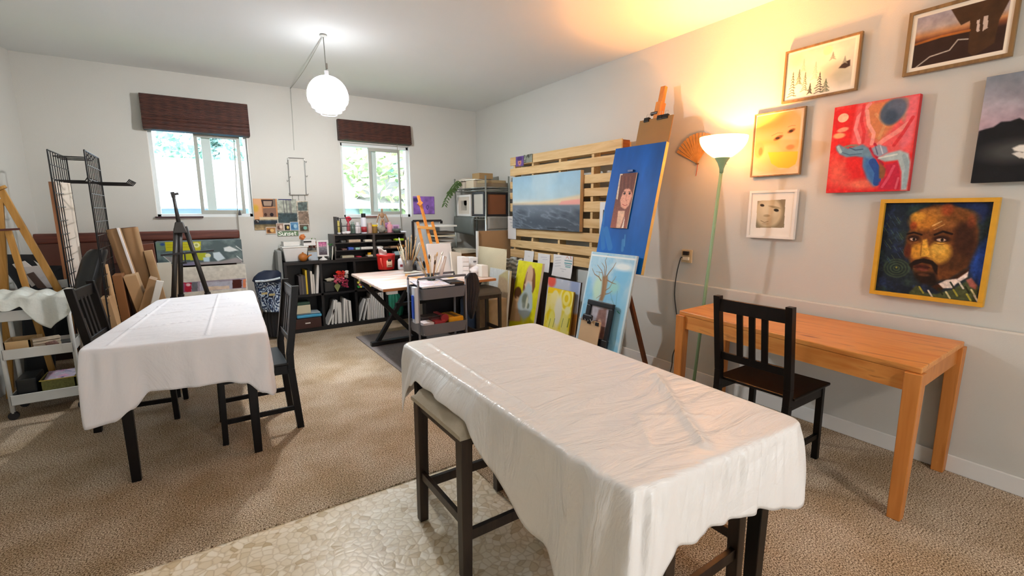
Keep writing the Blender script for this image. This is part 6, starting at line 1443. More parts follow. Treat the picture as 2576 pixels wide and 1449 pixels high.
for a in [(.10, .16, 2, .03, '#4a4a48', 'supply_tin', 'dark tin in the top left pigeonhole', 'tin'), (.20, .36, 2, .035, '#b8a48c', 'cloth_bundle', 'tan cloth bundle in the top left pigeonhole', 'cloth'), (.42, .52, 2, .028, '#e0d8c4', 'paper_pad', 'cream pad in the top left pigeonhole', 'pad'),
          (.58, .80, 2, .018, '#4a4a46', 'folder', 'dark folder in the top right pigeonhole', 'folder'), (.86, .985, 2, .026, '#b4d42c', 'lime_box', 'lime green box at the right of the top pigeonhole', 'box'),
          (.11, .17, 1, .02, '#6a4a44', 'supply_tin', 'brown tin in the middle left pigeonhole', 'tin'), (.19, .26, 1, .034, '#3f5ab0', 'blue_tape', 'blue tape block in the middle left pigeonhole', 'tape'), (.285, .345, 1, .026, '#9cc4bc', 'mint_tin', 'mint green tin in the middle left pigeonhole', 'tin'), (.36, .53, 1, .03, '#dcdcd4', 'paper_pad', 'white pad filling the middle left pigeonhole', 'pad'),
          (.585, .67, 1, .03, '#dad8d0', 'paper_pad', 'white pad in the middle right pigeonhole', 'pad'), (.69, .76, 1, .02, '#6c5c4c', 'supply_tin', 'olive tin in the middle right pigeonhole', 'tin'), (.78, .88, 1, .024, '#a48466', 'supply_tin', 'tan tin in the middle right pigeonhole', 'tin'), (.90, .985, 1, .036, '#9a6420', 'amber_box', 'amber box at the right of the middle pigeonhole', 'box'),
          (.10, .26, 0, .03, '#b4b098', 'paper_pad', 'grey green pad in the bottom left pigeonhole', 'pad'), (.45, .52, 0, .022, '#e4d8c0', 'paper_pad', 'cream pad under the yellow cap', 'pad'), (.30, .36, 0, .012, '#c03048', 'red_eraser', 'red eraser in the bottom left pigeonhole', 'eraser'), (.84, .95, 0, .05, '#a4c4cc', 'blue_box', 'pale blue box in the bottom right pigeonhole', 'box')]:
    slot(*a)
one(MB().lathe([(.024, 0), (.026, .03), (0, .03)], (hx0+(hx1-hx0)*.485, YH+.07, lv[0]+.0225), 16), 'yellow_jar', mat('#e0a820', .4), 'yellow jar lid on the cream pad in the bottom left pigeonhole', 'lid', 'small things in the hutch')
# things on top of the hutch
zt_ = hz1+.001
def top(px, y=YH+.12): v = at(px, 580, y=y); return Vector((v.x, y, zt_))
t = thing('wire_basket', 'black wire desk basket on top of the hutch', 'basket', top(873)); x0, x1 = top(845).x, top(903).x; hb_ = .20
mb = MB()
for z_ in (0.004, hb_*.5, hb_):
    mb.tube([(x0, YH+.03, zt_+z_), (x1, YH+.03, zt_+z_), (x1, YH+.2, zt_+z_), (x0, YH+.2, zt_+z_), (x0, YH+.03, zt_+z_)], .003, 6)
mb.build('wire_frame', BK, t, True); bx((x0, YH+.03, zt_), (x1, YH+.2, zt_+.004)).build('base', BK, t, True); bx((x0-.004, YH+.03, zt_), (x0, YH+.2, zt_+hb_+.02)).build('side', BK, t, True)
mb = MB()
for i in range(9): mb.tube([(x0+(x1-x0)*i/8, YH+.03, zt_), (x0+(x1-x0)*i/8, YH+.03, zt_+hb_*.5)], .0015, 4)
mb.build('mesh', BK, t, True)
def bottle(px, w_px, h_px, c_, label, cap=None, name='bottle', cat='bottle', y=YH+.12, neck=.5, z=None, group='jars and bottles on the hutch'):
    b = top(px, y) if z is None else Vector((at(px, 600, y=y).x, y, z)); r = size_at(w_px/2, b); h = size_at(h_px, b)
    t = thing(name, label, cat, b, 0, group)
    MB().lathe([(r*.95, 0), (r, .005), (r, h*.72), (r*neck, h*.8), (r*neck, h*.82)], (0, 0, 0), 20).build('body', mat(c_, .35), t, smooth=True)
    MB().lathe([(r*neck*1.1, h*.8), (r*neck*1.1, h), (0, h)], (0, 0, 0), 16).build('cap', mat(cap or c_, .4), t, auto=True)
    return t
for a in [(852, 7, 42, '#c9b860', 'yellow tube standing at the left end of the wire basket', '#2a2a2a', 'tube', 'tube'), (858, 6, 38, '#2c2c2c', 'black marker pen in the wire basket', '#111111', 'pen', 'pen'), (877, 8, 34, '#a04a50', 'dull red bottle in the wire basket', '#c02038', 'bottle', 'bottle'),
          (888, 12, 30, '#54675c', 'green grey jar in the wire basket', '#9fb0a4', 'jar', 'jar'), (900, 13, 28, '#e3dada', 'white jar at the right of the wire basket', '#e8e0e0', 'jar', 'jar')]:
    bottle(*a[:5], cap=a[5], name=a[6], cat=a[7])
t = bottle(916, 14, 50, '#d9d9e2', 'tall white and red spray can with black cap on the hutch', cap='#18161a', name='spray_can', cat='spray can', neck=.7, y=YH+.07)
b = top(916, YH+.07); MB().lathe([(size_at(7.1, b), .02), (size_at(7.1, b), .09)], (0, 0, 0), 20).build('red_label', mat('#a02830', .4), t, smooth=True)
bottle(931, 11, 26, '#b49a8c', 'tan bottle behind the spray can', name='bottle', neck=.8); bottle(943, 14, 21, '#8c6a34', 'squat amber jar with yellow lid on the hutch', cap='#e0c020', name='jar', cat='jar', neck=.98)
bottle(981, 13, 27, '#e09aa4', 'pink lotion bottle near the right end of the hutch', cap='#f0c0c4'); bottle(951, 7, 24, '#dcdcdc', 'slim white bottle left of the mannequin', name='bottle')
b = top(864, YH+.05)+Vector((0, 0, .018)); 
for i, (px, r_, c_, l) in enumerate([(866, .03, '#e2dede', 'white ceramic cup in front of the wire basket'), (875, .034, '#ebe8ea', 'larger white cup right of the small one'), (853, .022, '#c9c9c6', 'small pale dish at the left front of the hutch top')]):
    b = top(px, YH+.02+.0*i); one(MB().lathe([(r_*.5, 0), (r_, r_*.5), (r_*.95, r_*1.1), (r_*.85, r_*1.1), (r_*.8, r_*.5), (0, r_*.2)], b+Vector((0, .0, 0)), 20), 'ceramic_cup', mat(c_, .3), l, 'cup', smooth=True)
b = top(876, YH+.19); blob('red_flower', 'red fabric flower sticking up out of the wire basket', 'flower', b+Vector((0, -.03, .19)), .03, (1, .7, 1), mat('#c81f3c', .7), 6, .3)
b = top(960, YH+.08); blob('grey_stone', 'speckled grey stone pot at the foot of the mannequin', 'stone', b+Vector((0, 0, .052)), .052, (1.05, .9, 1), mat('#8a867c', .8, var=.6, scale=30), 7, .06)
# artist mannequin
b = top(963, YH+.17); MW = mat('#b08a68', .5, name='mannequin_wood')
t = thing('artist_mannequin', 'small jointed wooden mannequin standing on the hutch before the right window', 'mannequin', b)
hm = size_at(60, b); S_ = hm/1.0
MB().lathe([(.06, 0), (.06, .012), (0, .012)], (0, 0, 0), 20).build('base', MW, t); MB().tube([(0, .01, .01), (0, .01, hm*.5)], .004).build('rod', mat('#888888', .3, metal=.8), t)
MB().ball((0, 0, hm*.93), hm*.065, 14, (.75, .85, 1.15)).build('head', MW, t, smooth=True); MB().tube([(0, 0, hm*.8), (0, 0, hm*.88)], .008).build('neck', MW, t)
MB().ball((0, 0, hm*.72), hm*.11, 14, (.95, .6, 1.1)).build('chest', MW, t, smooth=True); MB().ball((0, 0, hm*.52), hm*.08, 14, (.95, .65, 1)).build('hips', MW, t, smooth=True)
for s in (-1, 1):
    MB().tube([(s*hm*.12, 0, hm*.78), (s*hm*.2, -.01, hm*.6), (s*hm*.26, -.02, hm*.42)], [.012, .009, .006], 8).build('arm', MW, t, smooth=True)
    MB().tube([(s*hm*.05, 0, hm*.5), (s*hm*.08, 0, hm*.27), (s*hm*.07, 0, .012)], [.016, .011, .008], 8).build('leg', MW, t, smooth=True)
b = top(994, YH+.14); t = thing('pink_box', 'small pink box with a patterned front at the right of the hutch top', 'box', b)
bx((-.05, -.03, 0), (.05, .03, .105)).build('body', mat('#c9a4c8', .6), t, bevel=.003); bx((-.032, -.032, .02), (.032, -.03, .085)).build('patterned_front', mat('#8a6a8c', .6, var=.5, scale=60), t)
b = top(998, YH+.05); one(MB().lathe([(.03, 0), (.055, .03), (.06, .055), (.052, .055), (.045, .02), (0, .01)], b, 24), 'patterned_bowl', mat('#5c6660', .4, var=.8, scale=30), 'black and white patterned bowl at the right front of the hutch top', 'bowl', smooth=True)
b = top(970, YH+.2); blob('toy_flowers', 'small violet and pink flowers beside the mannequin', 'flowers', b+Vector((.03, .0, .09)), .035, (1, .7, 1.2), mat('#b07aa8', .7, var=.6, scale=50), 8, .3)
boxthing('dish', (top(1002).x, YH+.02, zt_), (top(1016).x, YH+.16, zt_+.018), mat('#e0e0e4', .4), 'white dish at the far right edge of the hutch top', 'dish', bevel=.008)
# things on the bookshelf, left of the hutch
zz = ZS+.001
def sp(px, py=657): v = at(px, py, z=zz); return v
t = thing('white_bin', 'large white plastic bin at the left end of the bookshelf top', 'bin', (1.0, 6.28, zz))
x0 = at(712, 640, y=6.16).x; x1 = at(775, 640, y=6.16).x; hbn = .17
MB().hexa([Vector(v) for v in ((x0+.02, 6.16, zz), (x1-.02, 6.16, zz), (x1-.02, 6.38, zz), (x0+.02, 6.38, zz))], [Vector(v) for v in ((x0, 6.14, zz+hbn), (x1, 6.14, zz+hbn), (x1, 6.40, zz+hbn), (x0, 6.40, zz+hbn))]).build('body', mat('#dcdcda', .4), t, True, bevel=.01)
bx((x0-.008, 6.132, zz+hbn), (x1+.008, 6.408, zz+hbn+.014)).build('lid', mat('#e4e4e0', .4), t, True, bevel=.004)
boxthing('white_box', (x0+.02, 6.2, zz+hbn+.016), (x0+.20, 6.38, zz+hbn+.07), mat('#dcdad4', .5), 'flat white box on the lid of the white bin', 'box')
boxthing('white_box', (x0+.24, 6.17, zz+hbn+.016), (x1+.10, 6.36, zz+hbn+.085), mat('#e2e0de', .5), 'taller white box with a dark tag on the right of the bin lid', 'box')
boxthing('dark_tag', (x0+.24, 6.165, zz+hbn+.055), (x0+.33, 6.169, zz+hbn+.075), mat('#1c1a18', .5), 'dark tag on the front of the taller white box', 'tag')
blob('toy_figure', 'small orange and brown toy figure on the white boxes', 'toy', (x0+.24, 6.22, zz+hbn+.12), .03, (1, .8, 1.1), mat('#c8743a', .6, var=.5, scale=40), 3, .25)
b = Vector((at(763, 650, y=6.10-.0).x, 6.14, zz)); b.y = 6.135
t = thing('clay_teapot', 'round orange clay teapot at the front of the bookshelf top', 'teapot', (b.x, 6.19-.08, zz))
CL = mat('#b06a28', .4, name='orange_clay')
MB().ball((0, 0, .052), .055, 20, (1, 1, .92)).build('body', CL, t, smooth=True); MB().tube([(.045, 0, .05), (.075, 0, .07), (.10, 0, .075)], [.014, .009, .007], 8).build('spout', CL, t, smooth=True)
MB().ball((0, 0, .103), .012, 10).build('lid_knob', CL, t, smooth=True)
t = thing('blue_white_box', 'pale blue box beside the white picture stand on the bookshelf', 'box', (at(787, 650, y=6.2).x, 6.22, zz)); bx((-.055, -.04, 0), (.06, .05, .105)).build('body', mat('#b9c6d0', .5), t, bevel=.003); bx((-.058, -.043, .105), (.063, .053, .118)).build('lid', mat('#a59c88', .5), t)
t = thing('picture_stand', 'white swivel picture stand with a pink and grey picture on the bookshelf', 'picture frame', (at(814, 650, y=6.15).x, 6.16, zz)); WF = mat('#e6e4e2', .4)
MB().lathe([(.05, 0), (.045, .012), (.014, .03), (.012, .05)], (0, 0, 0), 24).build('foot', WF, t, smooth=True)
mb = MB()
for a in ((-.07, .07, .045, .065), (-.07, .07, .225, .245), (-.07, -.048, .065, .225), (.048, .07, .065, .225)): mb.box((a[0], -.01, a[2]), (a[1], .01, a[3]))
mb.build('frame', WF, t, bevel=.003)
p = Paint(.096, .16, 40, bg='#7a7680'); p.vgrad([(0, '#b85a8c'), (.05, '#c48aa4'), (.065, '#8c8a90'), (.11, '#6a666e'), (.16, '#4a3e44')]); p.noise(.3, 8, 2)
painted(p, (-.048, -.002, .225), (.048, -.002, .225), (.048, -.002, .065), (-.048, -.002, .065), 'picture', t)
t = thing('cut_flowers', 'orange flowers with green tips behind the pale blue box', 'flowers', (at(789, 640, y=6.3).x, 6.32, zz)); MB().lathe([(.02, 0), (.03, .08), (.02, .14), (.016, .14), (0, .02)], (0, 0, 0), 16).build('vase', mat('#d8d4cc', .3), t, smooth=True)
rr = random.Random(6)
for c_, n_, sp_ in (('#c24a22', 50, (.05, .03, .04)), ('#5a8a3c', 16, (.04, .02, .05))):
    mb = MB()
    for i in range(n_):
        q_ = Vector((rr.uniform(-1, 1)*sp_[0], rr.uniform(-1, 1)*sp_[1], .19+rr.uniform(-1, 1)*sp_[2]+(.03 if n_ < 20 else 0))); a_ = Vector((rr.uniform(-1, 1), rr.uniform(-1, 1), rr.uniform(-1, 1))).normalized()*.016; b_ = a_.orthogonal().normalized()*.01
        mb.add([q_-a_, q_+b_, q_+a_, q_-b_], [(0, 1, 2, 3)])
    mb.build('petals' if n_ > 20 else 'leaves', mat(c_, .7), t, solid=.001)
x_ = at(834, 650, y=6.16).x; t = thing('glass_vase', 'slim dark vase with a green sprig left of the hutch', 'vase', (x_-.01, 6.14, zz)); MB().lathe([(.014, 0), (.016, .06), (.007, .1), (.006, .17)], (0, 0, 0), 14).build('vase', mat('#3c4440', .2), t, smooth=True)
mb = MB()
for i in range(9): a_ = i*.7; mb.add([(0, 0, .17), (.02*cos(a_), .02*sin(a_), .2), (.035*cos(a_), .035*sin(a_), .19+.01*(i % 3)), (.018*cos(a_+.5), .018*sin(a_+.5), .19)], [(0, 1, 2, 3)])
mb.build('sprig', mat('#3f8a44', .6), t, solid=.001)
t = thing('greeting_card', 'white card with a leaf drawing leaning on the side of the hutch', 'card', (hx0-.03, 6.06+.07, zz)); M_ = Matrix.Rotation(.12, 4, 'Y'); bx((-.01, -.02, 0), (.03, -.015, .17), M_).build('front', mat('#dcdad2', .7), t); bx((.0, -.02, 0), (.034, .03, .168), M_).build('back', mat('#cfcbbf', .7), t); bx((0, -.0215, .06), (.006, -.0205, .13), M_).build('leaf_drawing', mat('#8a8f7c', .7), t)
# ================================================================== BLINDS
def woven_mat():
    m, nt, b = nodes('woven_bamboo'); L = nt.links; tc = N(nt, 'ShaderNodeTexCoord')
    w1 = N(nt, 'ShaderNodeTexWave', Scale=28., Distortion=1.5, Detail=2.0, bands_direction='Z'); L.new(tc.outputs['Object'], w1.inputs['Vector'])
    mp = N(nt, 'ShaderNodeMapping'); mp.inputs['Scale'].default_value = (9, 9, 60); L.new(tc.outputs['Object'], mp.inputs[0])
    nz = N(nt, 'ShaderNodeTexNoise', Scale=1.4, Detail=5.0); L.new(mp.outputs[0], nz.inputs['Vector'])
    w2 = N(nt, 'ShaderNodeTexWave', Scale=3.2, Distortion=.3, bands_direction='X'); L.new(tc.outputs['Object'], w2.inputs['Vector'])
    ad = N(nt, 'ShaderNodeMath', operation='MULTIPLY'); L.new(w1.outputs[1], ad.inputs[0]); L.new(nz.outputs[0], ad.inputs[1])
    a2 = N(nt, 'ShaderNodeMath', operation='MULTIPLY_ADD'); L.new(w2.outputs[1], a2.inputs[0]); a2.inputs[1].default_value = .08; L.new(ad.outputs[0], a2.inputs[2])
    L.new(ramp(nt, a2.outputs[0], [(.05, '#1c0d0b'), (.3, '#3c1d17'), (.6, '#6a3a2a')]), b.inputs['Base Color']); b.inputs['Roughness'].default_value = .6
    bp = N(nt, 'ShaderNodeBump', Strength=.6, Distance=.004); L.new(w1.outputs[1], bp.inputs['Height']); L.new(bp.outputs[0], b.inputs['Normal']); return m
WOV = woven_mat()
def blind(label, x0, x1, z0, z1, cord_px, front, tog):
    t = thing('woven_blind', label, 'blind', ((x0+x1)/2, YB-.06, z1), 0, 'woven blinds above the windows')
    mb = MB()
    zc = z0+(z1-z0)*.42
    def side(prof):
        n = len(prof); mb.add([(x0, y, z) for y, z in prof]+[(x1, y, z) for y, z in prof], [tuple(range(n)), tuple(reversed(range(n, 2*n)))]+[(i, n+i, n+(i+1) % n, (i+1) % n) for i in range(n)])
    yw, yf = YB-.004, YB-front
    side([(yw, z1), (yf+.03, z1), (yf+.02, z1-.02), (yf+.012, zc), (yw, zc)]); mb.build('valance', WOV, t, True)
    h = (zc-z0)/2.6
    for i in range(3):
        mb = MB(); top_ = zc+.006-i*h*.8; side([(yw, top_), (yf+.016-.006*i, top_), (yf-.004*i, top_-h*.45), (yf+.004, top_-h*.9), (yf+.03, top_-h), (yw, top_-h)]); mb.build('fold', WOV, t, True, bevel=.004)
    pts = [at(px, py, y=YB-front*.9 if i == 0 else YB-.03) for i, (px, py) in enumerate(cord_px)]
    MB().tube(pts, .004, 6).build('cord', mat('#8d8a7c', .7), t, True)
    if tog: q_ = at(*tog, y=YB-.03); MB().tube([q_+Vector((0, 0, .03)), q_, q_-Vector((0, 0, .03))], [.006, .012, .018], 10).build('toggle', mat('#17161a', .4), t, True)
blind('wide dark brown woven blind rolled up over the left window', -.345, .635, 2.335, 2.70, [(588, 350), (594, 450), (598, 545), (603, 600), (605, 662)], .13, (603, 535))
blind('narrower brown woven blind rolled up over the right window', 1.64, 2.615, 2.385, 2.65, [(999, 362), (1003, 450), (1008, 545), (1011, 583)], .10, None)
o = bx((at(391, 548, y=YB-.02).x, YB-.035, W1[2]-.004), (at(512, 548, y=YB-.02).x, YB-.008, W1[2]+.012)); one(o, 'wooden_strip', mat('#3c1c24', .5), 'dark maroon wooden strip lying along the left window sill', 'strip')
o = bx((at(918, 545, y=YB-.02).x, YB-.035, W2[2]+.002), (at(952, 545, y=YB-.02).x, YB-.008, W2[2]+.016)); one(o, 'wooden_strip', mat('#6a3428', .5), 'reddish wooden strip on the right window sill', 'strip')

# ================================================================== COLLAGE BETWEEN THE WINDOWS
kc = lambda x, y: (620+.2*x, 380+.2*y)
def wallf(px, off=.006): return Flat([kc(*q) for q in px], (0, YB-off, 0), (0, -1, 0))
gq = 'magazine cut-outs between the windows'
f = wallf([(75, 600), (375, 600), (405, 860), (105, 860)]); K = lambda x, y: f.conv(*kc(x, y)); p = Paint(f.w, f.h, 70, bg='#c98a5a'); u = f.w/300
p.poly([K(75, 600), K(180, 600), K(210, 860), K(100, 860)], '#e0a878'); p.ell(*K(115, 720), .03, .04, '#d8b040', soft=.8); p.poly([K(180, 610), K(340, 610), K(330, 700), K(205, 700)], '#3a2a28'); p.poly([K(210, 630), K(320, 630), K(310, 690), K(220, 690)], '#a8917e')
p.poly([K(205, 720), K(370, 710), K(380, 840), K(215, 850)], '#8a6a58'); p.ell(*K(318, 800), .02, .022, '#1c1018', soft=.2); p.ell(*K(240, 800), .016, .02, '#4a2c20', soft=.3); p.poly([K(330, 600), K(360, 600), K(370, 700), K(335, 700)], '#7a6a5c'); p.poly([K(160, 830), K(405, 830), K(405, 860), K(170, 862)], '#dac8a4')
sheet('magazine_cover', 'orange magazine cover of an old folding camera at the left of the wall collage', f, p, 'magazine', gq)
f = wallf([(105, 858), (395, 862), (385, 955), (95, 1030)], .008); K = lambda x, y: f.conv(*kc(x, y)); p = Paint(f.w, f.h, 60, bg='#7c6a50'); p.vgrad([(0, '#b9ab8c'), (.02, '#2c3a48'), (.05, '#22303c'), (.065, '#6a5c40'), (.12, '#a8906a')]); p.noise(.3, 9, 2)
p.poly([K(105, 830), K(160, 830), K(160, 910), K(110, 910)], '#241a1c'); p.line([K(125, 850), K(145, 850)], .005, '#e0dcd0'); p.line([K(125, 875), K(145, 875), K(145, 895)], .005, '#e0dcd0')
sheet('magazine_page', 'dark blue and tan landscape page low in the wall collage', f, p, 'magazine', gq, off=.001)
f = wallf([(370, 592), (620, 615), (648, 905), (410, 900)]); K = lambda x, y: f.conv(*kc(x, y)); p = Paint(f.w, f.h, 70, bg='#aab0a4'); p.poly([K(370, 780), K(640, 780), K(650, 910), K(400, 900)], '#3a4c50', soft=.02); p.noise(.3, 8, 3)
for x_ in (470, 505, 545, 560): p.line([K(x_-10, 620), K(x_+10, 790)], .006, '#4c4a52')
p.line([K(405, 608), K(560, 612)], .012, '#2a2a5c'); p.noise(.4, 10, 6, '#8aa09c', .66)
sheet('magazine_page', 'grey misty forest page in the middle of the wall collage', f, p, 'magazine', gq, off=.002)
f = wallf([(580, 630), (775, 630), (795, 1010), (655, 1000)], .007); K = lambda x, y: f.conv(*kc(x, y)); p = Paint(f.w, f.h, 50, bg='#b9b0a0'); p.poly([K(645, 645), K(765, 640), K(765, 750), K(650, 750)], '#5c6a68', soft=.01); p.poly([K(650, 760), K(770, 760), K(800, 920), K(670, 930)], '#8a7868', soft=.01); p.noise(.4, 8, 3); p.poly([K(580, 670), K(635, 690), K(640, 760), K(580, 700)], '#4a4640')
sheet('magazine_page', 'tall page with a grey sea and sandy rocks at the right of the wall collage', f, p, 'magazine', gq, off=.0)
for q, cs, l in ([[(240, 962), (370, 952), (372, 1040), (250, 1042)], ('#a87848', '#5a3418', '#d8b070'), 'small photo of brown rounded shapes at the bottom left of the collage'], [[(375, 908), (468, 905), (472, 1000), (378, 1002)], ('#a08878', '#5a4038', '#d8c4b4'), 'small white edged sepia photo low in the collage'],
              [[(472, 918), (552, 920), (550, 1002), (474, 1002)], ('#3a342c', '#1c1a18', '#d8c070'), 'small dark photo with a yellow flower in the collage'], [[(546, 892), (658, 890), (655, 998), (552, 1000)], ('#5c8ab0', '#3a6a94', '#9cc0d0'), 'small white edged blue sea photo in the collage'],
              [[(662, 922), (788, 920), (785, 1015), (668, 1012)], ('#5c5040', '#3a3428', '#7ab0a0'), 'small photo with a teal shape at the bottom right of the collage']):
    f = wallf(q, .010); p = Paint(f.w, f.h, 40, bg='#ece8e0'); m_ = .004; p.poly([(m_, m_), (f.w-m_, m_), (f.w-m_, f.h-m_), (m_, f.h-m_)], cs[0]); p.ell(f.w*.35, f.h*.6, f.w*.22, f.h*.25, cs[1], soft=.5); p.ell(f.w*.6, f.h*.5, f.w*.2, f.h*.24, cs[2], soft=.4)
    sheet('photo_print', l, f, p, 'photo', gq, off=.004)
f = wallf([(390, 1008), (655, 1008), (652, 1066), (395, 1064)], .010); p = Paint(f.w, f.h, 150, bg='#6a8464'); p.noise(.5, 20, 3, '#3c5440', .5)
def letters(p, txt, x, y, h, w, lw, col):
    S_ = {'S': [[(1, .12), (.5, 0), (0, .22), (.5, .5), (1, .75), (.5, 1), (0, .88)]], 'u': [[(0, .35), (0, .85), (.4, 1), (.9, .8)], [(.9, .35), (.9, 1)]], 'n': [[(0, .35), (0, 1)], [(0, .5), (.5, .35), (.9, .5), (.9, 1)]],
          's': [[(.9, .42), (.45, .35), (.05, .5), (.85, .8), (.45, 1), (0, .92)]], 'e': [[(.05, .66), (.9, .62), (.5, .35), (.05, .6), (.3, 1), (.85, .92)]], 't': [[(.4, .05), (.4, .9), (.8, 1)], [(.05, .35), (.85, .35)]]}
    for ch in txt:
        ww = w*(1.15 if ch == 'S' else .85)
        for st in S_[ch]: p.line([(x+a*ww, y+b*h) for a, b in st], lw, col)
        x += ww*1.22
letters(p, 'Sunset', f.w*.04, f.h*.06, f.h*.86, f.w*.135, f.h*.15, '#f0f0e8')
sheet('magazine_header', 'torn magazine header with white Sunset lettering under the collage', f, p, 'magazine', gq, off=.005)
# wire memo rack above the collage
t = thing('wire_rack', 'thin silver wire wall rack with little hooks hanging above the collage', 'rack', at(749, 492, y=YB-.02)); WR_ = mat('#8b8c88', .3, metal=.7)
w3 = lambda x, y, d=.015: at(*kc(x, y), y=YB-d)
MB().tube([w3(525, 85), w3(725, 93)], .004, 6).build('top_bar', WR_, t, True); MB().tube([w3(520, 110), w3(535, 330), w3(550, 540)], .005, 6).build('side_chain', WR_, t, True); MB().tube([w3(728, 110), w3(742, 350), w3(752, 550)], .005, 6).build('side_chain', WR_, t, True)
MB().tube([w3(545, 552), w3(765, 552)], .005, 6).build('bottom_bar', WR_, t, True)
for x_ in (578, 655, 735): MB().tube([w3(x_, 555), w3(x_+2, 600, .03), w3(x_+6, 612, .045)], .0035, 6).build('hook', WR_, t, True)
for x_, y_, s_ in ((522, 150, -1), (535, 320, 1), (528, 370, -1), (738, 130, 1), (748, 310, 1), (556, 535, -1), (760, 540, 1)): MB().tube([w3(x_, y_), w3(x_+14*s_, y_+14, .03), w3(x_+20*s_, y_-4, .045)], .003, 6).build('hook', WR_, t, True)
for x_, y_ in ((525, 100), (725, 108)): MB().tube([w3(x_, y_-10), w3(x_, y_+12)], .011, 8).build('fixing', mat('#dcdcd8', .4), t, True)
f = Flat([(1037, 494), (1092, 494), (1093, 539), (1042, 538)], (0, YB-.006, 0), (0, -1, 0)); p = Paint(f.w, f.h, 60, bg='#8f68b8'); p.noise(.25, 5, 2); p.line([(f.w*.62, f.h*.55), (f.w*.68, f.h*.5), (f.w*.72, f.h*.56), (f.w*.66, f.h*.75), (f.w*.6, f.h*.62), (f.w*.62, f.h*.55)], .008, '#3c3c68'); p.ell(f.w*.1, f.h*.2, f.w*.14, f.h*.12, '#4c3c70', soft=.8)
sheet('purple_print', 'purple sheet with a small dark heart pinned right of the right window', f, p, 'print')

# ================================================================== BAG BESIDE THE BOOKSHELF
def swirl_mat():
    m, nt, b = nodes('swirl_fabric'); L = nt.links; tc = N(nt, 'ShaderNodeTexCoord'); nz = N(nt, 'ShaderNodeTexNoise', Scale=5., Detail=1.0); L.new(tc.outputs['Object'], nz.inputs['Vector'])
    wv = N(nt, 'ShaderNodeTexWave', Scale=16., Distortion=14., Detail=2.0, wave_type='RINGS'); L.new(tc.outputs['Object'], wv.inputs['Vector'])
    L.new(ramp(nt, wv.outputs[1], [(.2, '#17233f'), (.5, '#2f4e7c'), (.75, '#7f9dbc'), (.9, '#c3cfd8')]), b.inputs['Base Color']); b.inputs['Roughness'].default_value = .6; return m
yb = 6.0
t_bag = hang('swirl_bag', 'navy bag printed with pale blue swirls standing left of the bookshelf', 'bag', [(652, 700, 703), (638, 706, 708), (642, 708, 730), (650, 709, 755), (656, 710, 775), (664, 710, 785)], yb, swirl_mat(), .09, 2, folds=2)
o = hang('bag_lid', 'x', 'bag', [(664, 700, 680), (650, 707, 686), (638, 708, 697), (634, 706, 707), (640, 704, 711)], yb-.035, mat('#1a2740', .6), .08, 3, folds=1)
o.parent = t_bag; del o['label'], o['category']
for pts in ([(642, 708), (665, 707), (690, 703), (705, 699)],):
    o = MB().tube([at(*q, y=yb-.135) for q in pts], .012, 8).build('trim', mat('#b9c6d0', .6, var=.6, scale=60)); o.parent = t_bag
for q in ((665, 738), (684, 741)): c_ = at(*q, y=yb-.11); o = bx(c_-Vector((.03, .01, .012)), c_+Vector((.03, .0, .012))).build('buckle', mat('#a89a6c', .5)); o.parent = t_bag
hang('black_bag', 'black bag on the floor under the swirl bag', 'bag', [(662, 706, 783), (660, 708, 795), (664, 708, 815), (670, 708, 838), (676, 706, 848)], yb+.04, mat('#141416', .7, var=.5, scale=9), .08, 5)
boxthing('grey_binder', (at(697, 640, y=6.2).x, 6.18, .66), (sx0-.005, 6.42, 1.02), mat('#8e918e', .5), 'grey file standing against the left end of the bookshelf', 'file')
boxthing('storage_crate', (at(690, 640, y=6.2).x, 6.16, 0), (sx0-.006, 6.44, .655), mat('#3c3e40', .6), 'dark crate between the swirl bag and the bookshelf', 'crate')

# ================================================================== BOARD AND BINS UNDER THE LEFT WINDOW
y_ = 6.36; q0 = at(40, 583, y=y_); q1 = at(602, 583, y=y_); zt2 = (q0.z+q1.z)/2
t = thing('wooden_headboard', 'wide reddish brown wooden board standing along the wall under the left window', 'board', ((q0.x+q1.x)/2, y_, 0))
RB = wood('red_brown_board', '#4a2219', '#6b3628', '#7d4a38', axis=0, rough=.5)
bx((q0.x, y_-.0, 0), (q1.x-.06, y_+.03, zt2-.09)).build('panel', mat('#3a2018', .6, var=.2, scale=4), t, True)
bx((q0.x, y_-.03, zt2-.10), (q1.x, y_+.06, zt2)).build('top_rail', RB, t, True, bevel=.02)
bx((q0.x, y_-.02, zt2-.32), (at(385, 600, y=y_).x, y_+.03, zt2-.10)).build('lower_rail', mat('#5a3327', .6, var=.2, scale=4), t, True)
xr = at(395, 640, y=y_).x
f = Flat([(392, 608), (607, 603), (612, 664), (396, 668)], (0, 6.12, 0), (0, -1, 0)); kf = lambda x, y: (370+.2071*x, 470+.2071*y); K = lambda x, y: f.conv(*kf(x, y))
p = Paint(f.w, f.h, 140, bg='#4c5c5e'); p.noise(.6, 6, 3, '#7c8f8e', .5)
p.poly([K(110, 680), K(220, 680), K(220, 770), K(110, 770)], '#68806c'); p.ell(*K(185, 700), .02, .015, '#2c4a80', soft=.5); p.poly([K(220, 670), K(655, 665), K(650, 770), K(225, 780)], '#b8b41c'); p.ell(*K(600, 708), .03, .028, '#d8dc9c', soft=.15); p.ell(*K(600, 708), .015, .014, '#9aa05c', soft=.2)
p.line([K(240, 705), K(540, 700)], .004, '#8c8a18'); p.line([K(240, 735), K(540, 730)], .004, '#8c8a18')
p.poly([K(420, 805), K(720, 800), K(700, 890), K(430, 890)], '#aab020'); p.ell(*K(740, 835), .026, .024, '#dcdcb0', soft=.2); p.poly([K(930, 740), K(1000, 720), K(1110, 770), K(1000, 790), K(940, 780)], '#d4dcdc', soft=.01)
